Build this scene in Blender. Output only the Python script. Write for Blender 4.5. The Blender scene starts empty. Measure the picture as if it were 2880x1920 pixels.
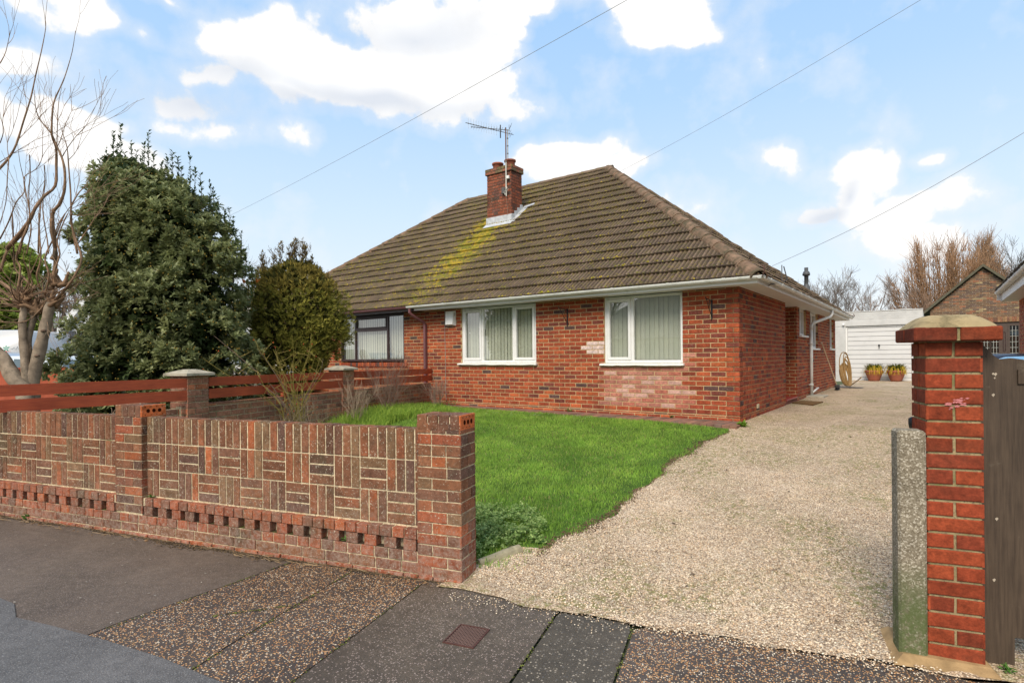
import bpy, math, random
import numpy as np
from mathutils import Vector, Matrix
random.seed(7); rng = np.random.default_rng(7)
sc = bpy.context.scene; COL = sc.collection
R = math.radians
# ------------------------------------------------------------------ frames
FPX, CY, ROLL = 1590.0, 1005.7, -0.0088
CAMZ = 1.48
A_, B_ = R(53.44), R(68.84)
cr, sr = math.cos(ROLL), math.sin(ROLL)
def raydir(px, py):
    u = (px-1440)/FPX; v = (py-CY)/FPX
    return np.array([cr*u+sr*v, 1.0, sr*u-cr*v])
def pix(px, py, Y): return np.array([0, 0, CAMZ]) + raydir(px, py)*Y
HO = np.array([3.462, 8.6, 0.0]); HX = np.array([math.sin(A_), -math.cos(A_), 0]); HY = np.array([math.cos(A_), math.sin(A_), 0])
WO = np.array([-0.34, 3.69, 0.0]); WX = np.array([math.sin(B_), -math.cos(B_), 0]); WY = np.array([math.cos(B_), math.sin(B_), 0])
ZA = np.array([0, 0, 1.0])
FR = {'H': (HO, HX, HY, math.atan2(HX[1], HX[0])), 'W': (WO, WX, WY, math.atan2(WX[1], WX[0])),
      'G': (np.zeros(3), np.array([1., 0, 0]), np.array([0, 1., 0]), 0.0)}
def to_world(fr, p):
    o, x, y, _ = FR[fr]; p = np.atleast_2d(np.asarray(p, float))
    return o + p[:, :1]*x + p[:, 1:2]*y + p[:, 2:3]*ZA
def to_frame(fr, p):
    o, x, y, _ = FR[fr]; d = np.atleast_2d(np.asarray(p, float))-o
    return np.stack([d@x, d@y, d[:, 2]], 1)
def pixf(fr, px, py, Y): return to_frame(fr, pix(px, py, Y))[0]
def gzw(yw): return np.interp(yw, [-99, 0.1, 5.7, 15, 99], [0, 0, .445, .5, .52])
def gz_frame(fr, x, y):
    x = np.asarray(x, float); y = np.asarray(y, float)
    p = np.stack([x.ravel(), y.ravel(), 0*x.ravel()], 1)
    return gzw(to_frame('W', to_world(fr, p))[:, 1]).reshape(x.shape)
def gh(x, y): return float(gz_frame('H', np.array([x]), np.array([y]))[0])
def gg(x, y): return float(gz_frame('G', np.array([x]), np.array([y]))[0])
# ------------------------------------------------------------------ mesh builder
class MB:
    def __init__(s): s.v = []; s.n = 0; s.q = []; s.t = []; s.c = []; s.qm = []; s.tm = []; s.poly = []; s.pm = []
    def add(s, verts, quads=None, tris=None, col=(1, 1, 1), m=0):
        verts = np.asarray(verts, float).reshape(-1, 3); k = len(verts)
        col = np.asarray(col, float)
        if col.ndim == 1: col = np.tile(col[:3], (k, 1))
        s.v.append(verts); s.c.append(col[:, :3])
        if quads is not None and len(quads):
            q = np.asarray(quads, int).reshape(-1, 4)+s.n; s.q.append(q); s.qm.append(np.full(len(q), m))
        if tris is not None and len(tris):
            t = np.asarray(tris, int).reshape(-1, 3)+s.n; s.t.append(t); s.tm.append(np.full(len(t), m))
        s.n += k; return s
    def box(s, x0, x1, y0, y1, z0, z1, col=(1, 1, 1), m=0, bev=0.0):
        if bev > 0:
            b = bev
            # chamfered box: 24 verts
            V = []; idx = {}
            for ix, X in enumerate((x0, x1)):
                for iy, Y in enumerate((y0, y1)):
                    for iz, Z in enumerate((z0, z1)):
                        sx, sy, sz = (1 if ix == 0 else -1), (1 if iy == 0 else -1), (1 if iz == 0 else -1)
                        idx[(ix, iy, iz, 'x')] = len(V); V.append((X, Y+sy*b, Z+sz*b))
                        idx[(ix, iy, iz, 'y')] = len(V); V.append((X+sx*b, Y, Z+sz*b))
                        idx[(ix, iy, iz, 'z')] = len(V); V.append((X+sx*b, Y+sy*b, Z))
            Q = []; T = []
            for a in (0, 1):
                Q.append([idx[(a, 0, 0, 'x')], idx[(a, 1, 0, 'x')], idx[(a, 1, 1, 'x')], idx[(a, 0, 1, 'x')]])
                Q.append([idx[(0, a, 0, 'y')], idx[(1, a, 0, 'y')], idx[(1, a, 1, 'y')], idx[(0, a, 1, 'y')]])
                Q.append([idx[(0, 0, a, 'z')], idx[(1, 0, a, 'z')], idx[(1, 1, a, 'z')], idx[(0, 1, a, 'z')]])
            for a in (0, 1):
                for c in (0, 1):
                    Q.append([idx[(a, c, 0, 'x')], idx[(a, c, 1, 'x')], idx[(a, c, 1, 'y')], idx[(a, c, 0, 'y')]])
                    Q.append([idx[(a, 0, c, 'x')], idx[(a, 1, c, 'x')], idx[(a, 1, c, 'z')], idx[(a, 0, c, 'z')]])
                    Q.append([idx[(0, a, c, 'y')], idx[(1, a, c, 'y')], idx[(1, a, c, 'z')], idx[(0, a, c, 'z')]])
                    for e in (0, 1): T.append([idx[(a, c, e, 'x')], idx[(a, c, e, 'y')], idx[(a, c, e, 'z')]])
            return s.add(V, Q, T, col, m)
        V = [(x, y, z) for x in (x0, x1) for y in (y0, y1) for z in (z0, z1)]
        Q = [[0, 1, 3, 2], [4, 6, 7, 5], [0, 4, 5, 1], [2, 3, 7, 6], [0, 2, 6, 4], [1, 5, 7, 3]]
        return s.add(V, Q, None, col, m)
    def tube(s, pts, rad, n=6, col=(1, 1, 1), m=0, cap=True):
        pts = np.asarray(pts, float); k = len(pts)
        rad = np.full(k, rad) if np.isscalar(rad) else np.asarray(rad, float)
        d = np.gradient(pts, axis=0); d /= np.linalg.norm(d, axis=1)[:, None]+1e-9
        up = np.array([0, 0, 1.]) if abs(d[0, 2]) < .9 else np.array([1., 0, 0])
        a = np.cross(d, up); bad = np.linalg.norm(a, axis=1) < 1e-3
        a[bad] = np.cross(d[bad], np.array([.3, 1., .1])); a /= np.linalg.norm(a, axis=1)[:, None]
        for i in range(1, k):
            w = a[i-1]-d[i]*(a[i-1]@d[i]); L = np.linalg.norm(w)
            if L > 1e-6: a[i] = w/L
        b = np.cross(d, a); th = np.arange(n)*2*math.pi/n
        V = pts[:, None]+rad[:, None, None]*(np.cos(th)[None, :, None]*a[:, None]+np.sin(th)[None, :, None]*b[:, None])
        i = np.arange(k-1)[:, None]*n; j = np.arange(n)[None]; j2 = (j+1) % n
        Q = np.stack([i+j, i+j2, i+n+j2, i+n+j], -1).reshape(-1, 4)
        V = V.reshape(-1, 3); T = []
        if cap and n > 2:
            V = np.vstack([V, pts[:1], pts[-1:]])
            for q in range(n):
                T.append([k*n, (q+1) % n, q]); T.append([k*n+1, (k-1)*n+q, (k-1)*n+(q+1) % n])
        c = np.asarray(col, float)
        if c.ndim == 2: c = np.repeat(c, n, 0); c = np.vstack([c, c[:1], c[-1:]]) if T else c
        return s.add(V, Q, T, c, m)
    def prism(s, poly, axis, a0, a1, col=(1, 1, 1), m=0):
        # poly: 2D list in the plane perpendicular to axis ('x': (y,z), 'y': (x,z), 'z': (x,y)); extruded a0..a1
        k = len(poly)
        def P(p, a): return {'x': (a, p[0], p[1]), 'y': (p[0], a, p[1]), 'z': (p[0], p[1], a)}[axis]
        V = [P(p, a0) for p in poly]+[P(p, a1) for p in poly]
        Q = [[i, (i+1) % k, k+(i+1) % k, k+i] for i in range(k)]
        base = s.n; s.add(V, Q, None, col, m)
        s.poly.append([base+i for i in range(k)][::-1]); s.pm.append(m)
        s.poly.append([base+k+i for i in range(k)]); s.pm.append(m)
        return s
    def lathe(s, prof, c, n=20, col=(1, 1, 1), m=0):
        th = np.arange(n)*2*math.pi/n; k = len(prof)
        V = [(c[0]+r*math.cos(t), c[1]+r*math.sin(t), c[2]+z) for r, z in prof for t in th]
        Q = [[i*n+j, i*n+(j+1) % n, (i+1)*n+(j+1) % n, (i+1)*n+j] for i in range(k-1) for j in range(n)]
        return s.add(V, Q, None, col, m)
    def build(s, name, mats, off=np.zeros(3), smooth=False):
        me = bpy.data.meshes.new(name)
        V = np.concatenate(s.v)-off; C_ = np.concatenate(s.c)
        Q = np.concatenate(s.q) if s.q else np.zeros((0, 4), int); T = np.concatenate(s.t) if s.t else np.zeros((0, 3), int)
        qm = np.concatenate(s.qm) if s.qm else np.zeros(0, int); tm = np.concatenate(s.tm) if s.tm else np.zeros(0, int)
        pl = [len(p) for p in s.poly]; nl = len(Q)*4+len(T)*3+sum(pl)
        me.vertices.add(len(V)); me.vertices.foreach_set('co', V.ravel())
        me.loops.add(nl); li = np.concatenate([Q.ravel(), T.ravel()]+[np.array(p) for p in s.poly]).astype(int)
        me.loops.foreach_set('vertex_index', li)
        tot = np.concatenate([np.full(len(Q), 4), np.full(len(T), 3), np.array(pl, int)]).astype(int)
        me.polygons.add(len(tot)); st = np.concatenate([[0], np.cumsum(tot)[:-1]]).astype(int)
        me.polygons.foreach_set('loop_start', st)
        me.polygons.foreach_set('material_index', np.concatenate([qm, tm, np.array(s.pm, int)]).astype(int))
        me.polygons.foreach_set('use_smooth', np.full(len(tot), bool(smooth)))
        me.update(calc_edges=True)
        at = me.color_attributes.new('Col', 'FLOAT_COLOR', 'POINT')
        at.data.foreach_set('color', np.hstack([C_, np.ones((len(C_), 1))]).ravel())
        for m in (mats if isinstance(mats, (list, tuple)) else [mats]): me.materials.append(m)
        me.validate()
        return me
BASE = {}
def thing(name, label, cat, fr='G', base=(0, 0, 0), group=None, kind=None):
    o = bpy.data.objects.new(name, None); COL.objects.link(o); o.empty_display_size = .2
    o.location = Vector(to_world(fr, base)[0]); o.rotation_euler = (0, 0, FR[fr][3])
    BASE[o] = np.array(base, float); o['label'] = label; o['category'] = cat
    if group: o['group'] = group
    return o
def part(name, mb, mats, par, smooth=False, label=None, kind=None):
    o = bpy.data.objects.new(name, mb.build(name, mats, BASE[par], smooth)); COL.objects.link(o); o.parent = par
    BASE[o] = BASE[par]
    if label: o['label'] = label
    if kind: o['kind'] = kind
    return o
def solo(name, mb, mats, label=None, cat=None, fr='G', base=(0, 0, 0), group=None, kind=None, smooth=False):
    o = bpy.data.objects.new(name, mb.build(name, mats, np.array(base, float), smooth)); COL.objects.link(o)
    o.location = Vector(to_world(fr, base)[0]); o.rotation_euler = (0, 0, FR[fr][3]); BASE[o] = np.array(base, float)
    if label: o['label'] = label
    if cat: o['category'] = cat
    if group: o['group'] = group
    if kind: o['kind'] = kind
    return o
# ------------------------------------------------------------------ materials
class NT:
    def __init__(s, name):
        s.m = bpy.data.materials.new(name); s.m.use_nodes = True; s.t = s.m.node_tree; s.n = s.t.nodes; s.l = s.t.links
        s.b = s.n['Principled BSDF']; s.co = s.n.new('ShaderNodeTexCoord').outputs['Object']
    def node(s, ty, **kw):
        nd = s.n.new(ty)
        for k, v in kw.items(): setattr(nd, k, v)
        return nd
    def link(s, a, b): s.l.new(a, b)
    def val(s, sock, v):
        if isinstance(v, bpy.types.NodeSocket): s.l.new(v, sock)
        else:
            if isinstance(v, (tuple, list)) and len(v) == 3 and sock.type == 'RGBA': v = (*v, 1)
            sock.default_value = v
    def noise(s, scale, detail=3, rough=.6, vec=None, dist=0.):
        nd = s.node('ShaderNodeTexNoise'); s.link(vec or s.co, nd.inputs['Vector'])
        nd.inputs['Scale'].default_value = scale; nd.inputs['Detail'].default_value = detail; nd.inputs['Roughness'].default_value = rough
        nd.inputs['Distortion'].default_value = dist
        return nd.outputs['Fac']
    def voro(s, scale, out='Color', feat='F1', rnd=1., vec=None):
        nd = s.node('ShaderNodeTexVoronoi', feature=feat); s.link(vec or s.co, nd.inputs['Vector'])
        nd.inputs['Scale'].default_value = scale; nd.inputs['Randomness'].default_value = rnd
        return nd.outputs[out]
    def ramp(s, fac, stops, interp='LINEAR'):
        nd = s.node('ShaderNodeValToRGB'); s.val(nd.inputs[0], fac); e = nd.color_ramp.elements; nd.color_ramp.interpolation = interp
        while len(e) < len(stops): e.new(.5)
        for i, (p, c) in enumerate(stops):
            e[i].position = p; e[i].color = (*c, 1) if len(c) == 3 else c
        return nd.outputs['Color']
    def mr(s, v, a, b, c=0., d=1.):
        nd = s.node('ShaderNodeMapRange'); s.val(nd.inputs[0], v)
        for i, x in enumerate((a, b, c, d)): s.val(nd.inputs[i+1], x)
        return nd.outputs[0]
    def math(s, op, a, b=0., c=None):
        nd = s.node('ShaderNodeMath', operation=op); s.val(nd.inputs[0], a); s.val(nd.inputs[1], b)
        if c is not None: s.val(nd.inputs[2], c)
        return nd.outputs[0]
    def mix(s, f, a, b, mode='MIX'):
        nd = s.node('ShaderNodeMix', data_type='RGBA', blend_type=mode); s.val(nd.inputs['Factor'], f)
        s.val(nd.inputs[6], a); s.val(nd.inputs[7], b); return nd.outputs[2]
    def sep(s, v=None):
        nd = s.node('ShaderNodeSeparateXYZ'); s.link(v or s.co, nd.inputs[0]); return nd.outputs
    def attr(s): 
        nd = s.node('ShaderNodeVertexColor'); nd.layer_name = 'Col'; return nd.outputs['Color']
    def bump(s, h, strength=.4, dist=.01):
        nd = s.node('ShaderNodeBump'); s.val(nd.inputs['Height'], h); nd.inputs['Strength'].default_value = strength; nd.inputs['Distance'].default_value = dist
        s.link(nd.outputs[0], s.b.inputs['Normal'])
    def out(s, col, rough=.8, spec=.3, metal=0.):
        s.val(s.b.inputs['Base Color'], col); s.val(s.b.inputs['Roughness'], rough)
        s.b.inputs['Specular IOR Level'].default_value = spec; s.b.inputs['Metallic'].default_value = metal
        return s.m
def var(t, col, scale, lo, hi, detail=4):
    f = t.mr(t.noise(scale, detail), .3, .7, lo, hi)
    return t.mix(1., col, t.node_rgb(f) if False else f, 'MULTIPLY')
def simple(name, col, rough=.6, spec=.4, vscale=6., lo=.85, hi=1.12, bump=.15, bscale=60, metal=0., dirt=None, attr=False):
    t = NT(name); c = t.attr() if attr else (*col, 1)
    if attr: c = t.mix(1., c, (*col, 1), 'MULTIPLY')
    c = var(t, c, vscale, lo, hi)
    if dirt:
        c = t.mix(t.mr(t.noise(dirt[1], 6, .7), dirt[2], dirt[3], 0., 1.), c, (*dirt[0], 1))
    if bump: t.bump(t.noise(bscale, 4), bump, .004)
    return t.out(c, rough, spec)
def brick_mat(name, speck=0., stain=(.03, .035, .015), stain_amt=.5, low=None, speckc=(.5, .46, .36)):
    t = NT(name); c = var(t, t.attr(), 7., .78, 1.22); c = var(t, c, 26., .72, 1.3); c = var(t, c, 90., .8, 1.25)
    c = t.mix(t.math('MULTIPLY', t.mr(t.noise(2.3, 5, .65), .52, .72), stain_amt), c, (*stain, 1))
    if speck: c = t.mix(t.math('MULTIPLY', t.mr(t.noise(75, 3, .7), .60, .66), t.mr(t.noise(9, 3), .5-speck*.25, .62)), c, (*speckc, 1))
    if low: # algae/white salts with own shape near ground
        z = t.sep()[2]
        c = t.mix(t.math('MULTIPLY', t.mr(t.math('ADD', z, t.math('MULTIPLY', t.noise(3., 4), .5)), low[0], low[1], 1., 0.), t.mr(t.noise(25, 5, .75), .42, .62, 0., low[2])), c, (*low[3], 1))
    t.bump(t.noise(140, 5, .7), .55, .004)
    return t.out(c, .88, .2)
def mortar_mat(name, col, moss=0.):
    t = NT(name); c = var(t, (*col, 1), 30., .75, 1.2); c = var(t, c, 3., .8, 1.15)
    if moss: c = t.mix(t.mr(t.noise(4, 5, .7), .62-moss*.2, .75), c, (.10, .12, .03, 1)); c = t.mix(t.mr(t.noise(60, 4, .7), .50, .60, 0, .75), c, (.16, .12, .08, 1))
    t.bump(t.noise(200, 4), .6, .004); return t.out(c, .95, .1)
M = {}
M['house_brick'] = brick_mat('house_brick', .25, (.05, .03, .022), .35)
M['wall_brick'] = brick_mat('wall_brick', 1.7, (.065, .055, .032), .8, low=(.25, .85, .60, (.36, .29, .24)))
M['pier_brick'] = brick_mat('pier_brick', .5, (.07, .075, .03), .6)
M['post_brick'] = brick_mat('post_brick', 0., (.085, .035, .020), .62)
M['chim_brick'] = brick_mat('chim_brick', .4, (.03, .025, .02), .85)
M['dull_brick'] = brick_mat('dull_brick', .4, (.06, .05, .03), .5)
M['mortar'] = mortar_mat('mortar', (.50, .36, .20))
M['mortar_wall'] = mortar_mat('mortar_wall', (.66, .55, .37), .3)
M['mortar_pier'] = mortar_mat('mortar_pier', (.42, .36, .25), .3)
M['mortar_dark'] = mortar_mat('mortar_dark', (.10, .075, .055))
M['mortar_post'] = mortar_mat('mortar_post', (.36, .29, .16), .7)
M['upvc'] = simple('white_upvc', (.78, .78, .77), .35, .5, 3, .93, 1.03, .03, 20, dirt=((.50, .50, .44), 5, .56, .9))
M['gutter'] = simple('white_gutter', (.72, .73, .70), .4, .5, 2.5, .9, 1.04, .03, 20, dirt=((.36, .37, .31), 4, .5, .85))
M['white_paint'] = simple('white_painted_sill', (.76, .76, .72), .6, .3, 8, .88, 1.05, .4, 40, dirt=((.42, .40, .34), 14, .55, .8))
M['soffit'] = simple('soffit_white', (.70, .70, .66), .5, .4, 2, .92, 1.04, .05, 30)
M['brown_upvc'] = simple('brown_upvc', (.045, .022, .022), .35, .5, 4, .9, 1.1, .05, 30)
M['brown_pipe'] = simple('maroon_pipe', (.16, .065, .07), .45, .45, 4, .85, 1.15, .05, 30)
M['lead'] = simple('lead_flashing', (.50, .52, .54), .45, .5, 9, .7, 1.15, .4, 20, dirt=((.16, .16, .16), 12, .55, .75))
M['terracotta'] = simple('terracotta', (.36, .12, .07), .8, .25, 8, .8, 1.15, .2, 60, dirt=((.12, .06, .05), 9, .5, .8))
M['black_metal'] = simple('black_metal', (.012, .012, .014), .5, .4, 8, .8, 1.2, .1, 60)
M['grey_metal'] = simple('grey_metal', (.20, .19, .18), .5, .5, 8, .7, 1.2, .1, 60, dirt=((.14, .07, .04), 20, .5, .7))
M['flue'] = simple('flue_grey', (.075, .08, .085), .55, .4, 6, .85, 1.15, .1, 40)
M['fence_red'] = None
M['concrete_cap'] = simple('concrete_cap', (.42, .38, .30), .9, .2, 8, .75, 1.15, .5, 60, dirt=((.12, .12, .07), 12, .52, .75))
M['cable'] = simple('cable_black', (.05, .052, .06), .6, .3)
t = NT('gate_brown'); mp = t.node('ShaderNodeMapping'); t.link(t.co, mp.inputs[0]); mp.inputs['Scale'].default_value = (30, 30, 1.5); gnz = t.noise(3., 6, .65, mp.outputs[0])
c = t.mix(t.mr(gnz, .35, .65), (.052, .036, .025, 1), (.088, .062, .042, 1)); c = var(t, c, 4, .8, 1.15); c = t.mix(t.mr(t.noise(9, 6, .75), .62, .74, 0, .5), c, (.16, .13, .095, 1)); t.bump(gnz, .5, .003); M['wood_gate'] = t.out(c, .6, .3)
M['blind'] = None
def fence_mat():
    t = NT('red_stained_timber'); mp = t.node('ShaderNodeMapping'); t.link(t.co, mp.inputs[0]); mp.inputs['Scale'].default_value = (6, 1.2, 26)
    c = t.mix(t.mr(t.noise(3., 6, .65, mp.outputs[0]), .35, .7), (.36, .075, .030, 1), (.24, .045, .022, 1))
    c = var(t, c, 2.2, .8, 1.2); c = t.mix(t.mr(t.noise(22, 5, .7), .66, .76, 0, .8), c, (.42, .22, .15, 1))
    t.bump(t.noise(4., 6, .7, mp.outputs[0]), .35, .004); return t.out(c, .62, .3)
M['fence_red'] = fence_mat()
def roof_mat(name, streak=True):
    t = NT(name); xyz = t.sep()
    c = var(t, t.attr(), 3.2, .75, 1.2); c = var(t, c, 45, .65, 1.3)
    c = t.mix(t.mr(t.noise(28, 4, .7), .66, .72, 0, .75), c, (.34, .27, .20, 1))          # pale lichen flecks
    n1 = t.noise(19, 5, .75); n2 = t.noise(1.1, 4, .6)
    gen = t.math('MULTIPLY', t.mr(n1, .52, .575), t.mr(n2, .36, .58, .40, .95))
    # mossier to the left of the chimney
    gen = t.math('MULTIPLY', gen, t.mr(xyz[0], -7.5, 0., 1.1, .5))
    mossc = t.mix(t.mr(t.noise(5, 4), .42, .62), (.085, .095, .018, 1), (.24, .185, .022, 1))
    c = t.mix(gen, c, mossc)
    if streak:
        # bright moss washed down the slope below the chimney
        dx = t.math('ABSOLUTE', t.math('SUBTRACT', t.math('ADD', xyz[0], t.math('MULTIPLY', t.math('SUBTRACT', t.noise(1.6, 3), .5), 1.6)), t.mr(xyz[1], -.4, 2.6, -6.85, -6.65)))
        k = t.math('MULTIPLY', t.mr(dx, .0, 1.5, 1., -.35), t.mr(xyz[1], -.3, 2.3, .42, .95))
        k = t.math('MULTIPLY', k, t.mr(xyz[1], 2.75, 3.1, 1., .35))
        k = t.mr(t.math('ADD', k, t.math('MULTIPLY', t.math('SUBTRACT', t.noise(9, 6, .8), .5), 3.4)), .42, .56, 0, .9)
        c = t.mix(k, c, t.mix(t.mr(t.noise(7, 3), .44, .60), (.15, .16, .018, 1), (.38, .27, .03, 1)))
    t.bump(t.noise(90, 5, .7), .6, .006); return t.out(c, .92, .15)
M['roof'] = roof_mat('mossy_tile'); M['roof2'] = roof_mat('mossy_tile_plain', False)
M['hip'] = simple('hip_tile', (.215, .140, .094), .9, .15, 6, .6, 1.3, 1., 45, dirt=((.09, .075, .045), 7, .44, .64))
t = NT('moss_clump'); c = t.mix(t.mr(t.noise(3, 3), .4, .6), (.17, .18, .02, 1), (.46, .34, .035, 1)); t.bump(t.noise(90, 4), .8, .01); M['moss'] = t.out(c, 1., .05)
def glass_mat(name, tint=(.98, 1., .985), refl=.45):
    t = NT(name); n = t.n; n.remove(t.b); o = n['Material Output']
    tr = n.new('ShaderNodeBsdfTransparent'); tr.inputs[0].default_value = (*tint, 1)
    gl = n.new('ShaderNodeBsdfGlossy'); gl.inputs['Roughness'].default_value = .01; gl.inputs[0].default_value = (1, 1, 1, 1)
    fr = n.new('ShaderNodeLayerWeight')
    bm = n.new('ShaderNodeBump'); bm.inputs['Strength'].default_value = .05; bm.inputs['Distance'].default_value = .02
    t.link(t.noise(1.3, 2), bm.inputs['Height']); t.link(bm.outputs[0], gl.inputs['Normal']); t.link(bm.outputs[0], fr.inputs['Normal'])
    mx = n.new('ShaderNodeMixShader'); t.link(t.math('ADD', t.math('MULTIPLY', t.math('POWER', fr.outputs[1], 4.), .7), refl*.50), mx.inputs[0])
    t.link(tr.outputs[0], mx.inputs[1]); t.link(gl.outputs[0], mx.inputs[2]); t.link(mx.outputs[0], o.inputs[0]); return t.m
M['glass'] = glass_mat('window_glass', refl=.42)
M['glass_dark'] = glass_mat('car_glass', (.35, .42, .42), .3)
M['blind'] = simple('blind_fabric', (.50, .51, .43), .9, .1, 2, .92, 1.06, .1, 80, attr=True)
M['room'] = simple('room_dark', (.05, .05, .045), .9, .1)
M['white_door'] = simple('garage_door_white', (.68, .68, .68), .4, .45, 2, .95, 1.03, .03, 20, dirt=((.52, .52, .50), 3, .56, .9))
t = NT('painted_brick_white'); c = var(t, (.60, .60, .59, 1), 3, .85, 1.05)
c = t.mix(t.mr(t.noise(6, 5, .75), .60, .74, 0, .7), c, (.42, .38, .33, 1)); c = t.mix(t.mr(t.noise(2.5, 4, .7), .66, .74, 0, .6), c, (.35, .16, .10, 1))
t.bump(t.noise(60, 4), .4, .005); M['white_brick'] = t.out(c, .7, .3)
M['leaf_dark'] = None
def leaf_mat(name, rough=.42, spec=.5, trans=.15):
    t = NT(name); c = var(t, t.attr(), 2.5, .8, 1.2); t.out(c, rough, spec)
    try: t.b.inputs['Transmission Weight'].default_value = 0.
    except Exception: pass
    n = t.n; tl = n.new('ShaderNodeBsdfTranslucent'); t.link(c, tl.inputs[0]); mx = n.new('ShaderNodeMixShader'); mx.inputs[0].default_value = trans
    t.link(t.b.outputs[0], mx.inputs[1]); t.link(tl.outputs[0], mx.inputs[2]); t.link(mx.outputs[0], n['Material Output'].inputs[0]); return t.m
M['leaf'] = leaf_mat('leaf_glossy', .42, .5, .40); M['needle'] = leaf_mat('conifer_spray', .8, .15, .25); M['grassblade'] = leaf_mat('grass_blade', .6, .25, .35)
M['bark'] = simple('bark', (1, 1, 1), .9, .15, 9, .55, 1.35, 1., 60, attr=True, dirt=((.10, .085, .06), 5, .55, .72))
M['twig'] = simple('twig', (1, 1, 1), .8, .2, 6, .8, 1.2, .2, 60, attr=True)
# ground materials
def gravel_mat():
    t = NT('shingle'); v = t.node('ShaderNodeTexVoronoi'); t.link(t.co, v.inputs['Vector']); v.inputs['Scale'].default_value = 105
    r = t.sep(v.outputs['Color'])[0]
    c = t.ramp(r, [(0., (.24, .16, .105)), (.10, (.50, .37, .24)), (.3, (.70, .54, .36)), (.5, (.78, .65, .47)), (.68, (.70, .50, .31)), (.82, (.86, .77, .61)), (.96, (.42, .29, .19))])
    c = t.mix(t.mr(v.outputs['Distance'], .35, .75), c, (.25, .18, .115, 1)); c = t.mix(1., c, (.98, .97, .99, 1), 'MULTIPLY'); c = var(t, c, .9, .84, 1.10); c = var(t, c, 14, .84, 1.12); c = t.mix(t.mr(t.noise(3.1, 6, .75), .60, .70, 0, .45), c, (.16, .12, .08, 1))  # stone edges darkened first, painting the shade in gaps between stones
    k = t.math('MULTIPLY', t.mr(t.noise(1.3, 4, .6), .45, .62), t.mr(t.noise(22, 4, .7), .47, .60, 0, .8))
    c = t.mix(k, c, (.16, .17, .035, 1)); t.bump(v.outputs['Distance'], 1., -.006)
    return t.out(c, .9, .15)
M['gravel'] = gravel_mat()
M['pebble'] = simple('pebble', (1, 1, 1), .75, .25, 40, .85, 1.1, 0, attr=True)
def agg_mat(name, base, stones, dens, scale, rough=.75, moss=0., patch=.15):
    t = NT(name); v = t.node('ShaderNodeTexVoronoi'); t.link(t.co, v.inputs['Vector']); v.inputs['Scale'].default_value = scale
    sp = t.sep(v.outputs['Color']); n = t.noise(.9, 3)
    th = t.mr(n, .3, .7, dens-patch, dens+patch)
    isst = t.math('MULTIPLY', t.math('LESS_THAN', sp[0], th), t.mr(v.outputs['Distance'], .38, .48, 1., 0.))
    c = var(t, (*base, 1), 150, .5, 1.5); c = var(t, c, 1.1, .70, 1.30); c = var(t, c, 18, .80, 1.2)
    c = t.mix(isst, c, t.ramp(sp[1], stones))
    if moss: c = t.mix(t.mr(t.noise(1.8, 5, .7), .62, .74, 0, moss), c, (.12, .13, .04, 1))
    t.bump(t.math('ADD', t.math('MULTIPLY', isst, .5), t.noise(190, 3)), .7, .003)
    rr = t.mr(t.noise(.8, 3), .4, .65, rough-.22, rough)
    return t.out(c, rr, .4)
M['agg'] = agg_mat('exposed_aggregate', (.070, .054, .044), [(0., (.48, .23, .08)), (.35, (.60, .36, .16)), (.6, (.48, .19, .065)), (.8, (.66, .52, .34)), (1., (.78, .69, .56))], .60, 105)
M['slab_dark'] = agg_mat('dark_slab', (.088, .070, .052), [(0., (.22, .17, .145)), (.5, (.34, .27, .235)), (1., (.20, .14, .11))], .30, 105, .7)
M['slab_pebble'] = agg_mat('dark_pebble_slab', (.070, .058, .042), [(0., (.09, .085, .08)), (.5, (.20, .17, .135)), (1., (.40, .34, .26))], .30, 80, .6)
M['tarmac_brown'] = agg_mat('old_tarmac', (.112, .086, .066), [(0., (.15, .12, .10)), (1., (.24, .19, .16))], .40, 120, .8, moss=.15)
M['tarmac_grey'] = agg_mat('grey_tarmac', (.112, .108, .105), [(0., (.15, .15, .15)), (1., (.26, .25, .24))], .35, 150, .7)
M['soil'] = simple('soil', (.06, .042, .028), .95, .1, 8, .6, 1.3, 1., 30, dirt=((.10, .11, .03), 3, .5, .7))
M['turf'] = simple('turf_base', (.07, .13, .022), .95, .1, 5, .6, 1.25, 1., 60)
M['farground'] = simple('ground_far', (.10, .12, .06), .95, .1, .3, .8, 1.2, .2, 3)
M['paver'] = simple('paver_red', (1, 1, 1), .85, .25, 12, .75, 1.2, .4, 60, attr=True, dirt=((.10, .10, .04), 3, .55, .8))
M['iron'] = simple('rusty_iron', (.085, .035, .028), .6, .4, 20, .7, 1.3, .3, 60)
def post_mat():
    t = NT('aggregate_concrete'); v = t.node('ShaderNodeTexVoronoi'); t.link(t.co, v.inputs['Vector']); v.inputs['Scale'].default_value = 150
    sp = t.sep(v.outputs['Color']); z = t.sep()[2]
    c = t.ramp(sp[0], [(0., (.14, .115, .08)), (.4, (.21, .18, .13)), (.7, (.26, .225, .165)), (.95, (.46, .42, .34))])
    c = var(t, c, 5, .75, 1.2)
    zz = t.math('ADD', z, t.math('MULTIPLY', t.noise(7, 4), .25))
    g = t.math('MULTIPLY', t.mr(zz, .38, .64, 1., 0.), t.mr(t.noise(28, 5, .75), .30, .52, 0, .85))
    c = t.mix(g, c, (.085, .115, .04, 1)); t.bump(v.outputs['Distance'], .25, .001); return t.out(c, .92, .15)
M['conc_post'] = post_mat()
M['conc_dome'] = simple('dome_mortar', (.36, .28, .155), .92, .15, 9, .75, 1.18, .8, 60, dirt=((.12, .10, .055), 11, .50, .72))
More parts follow.
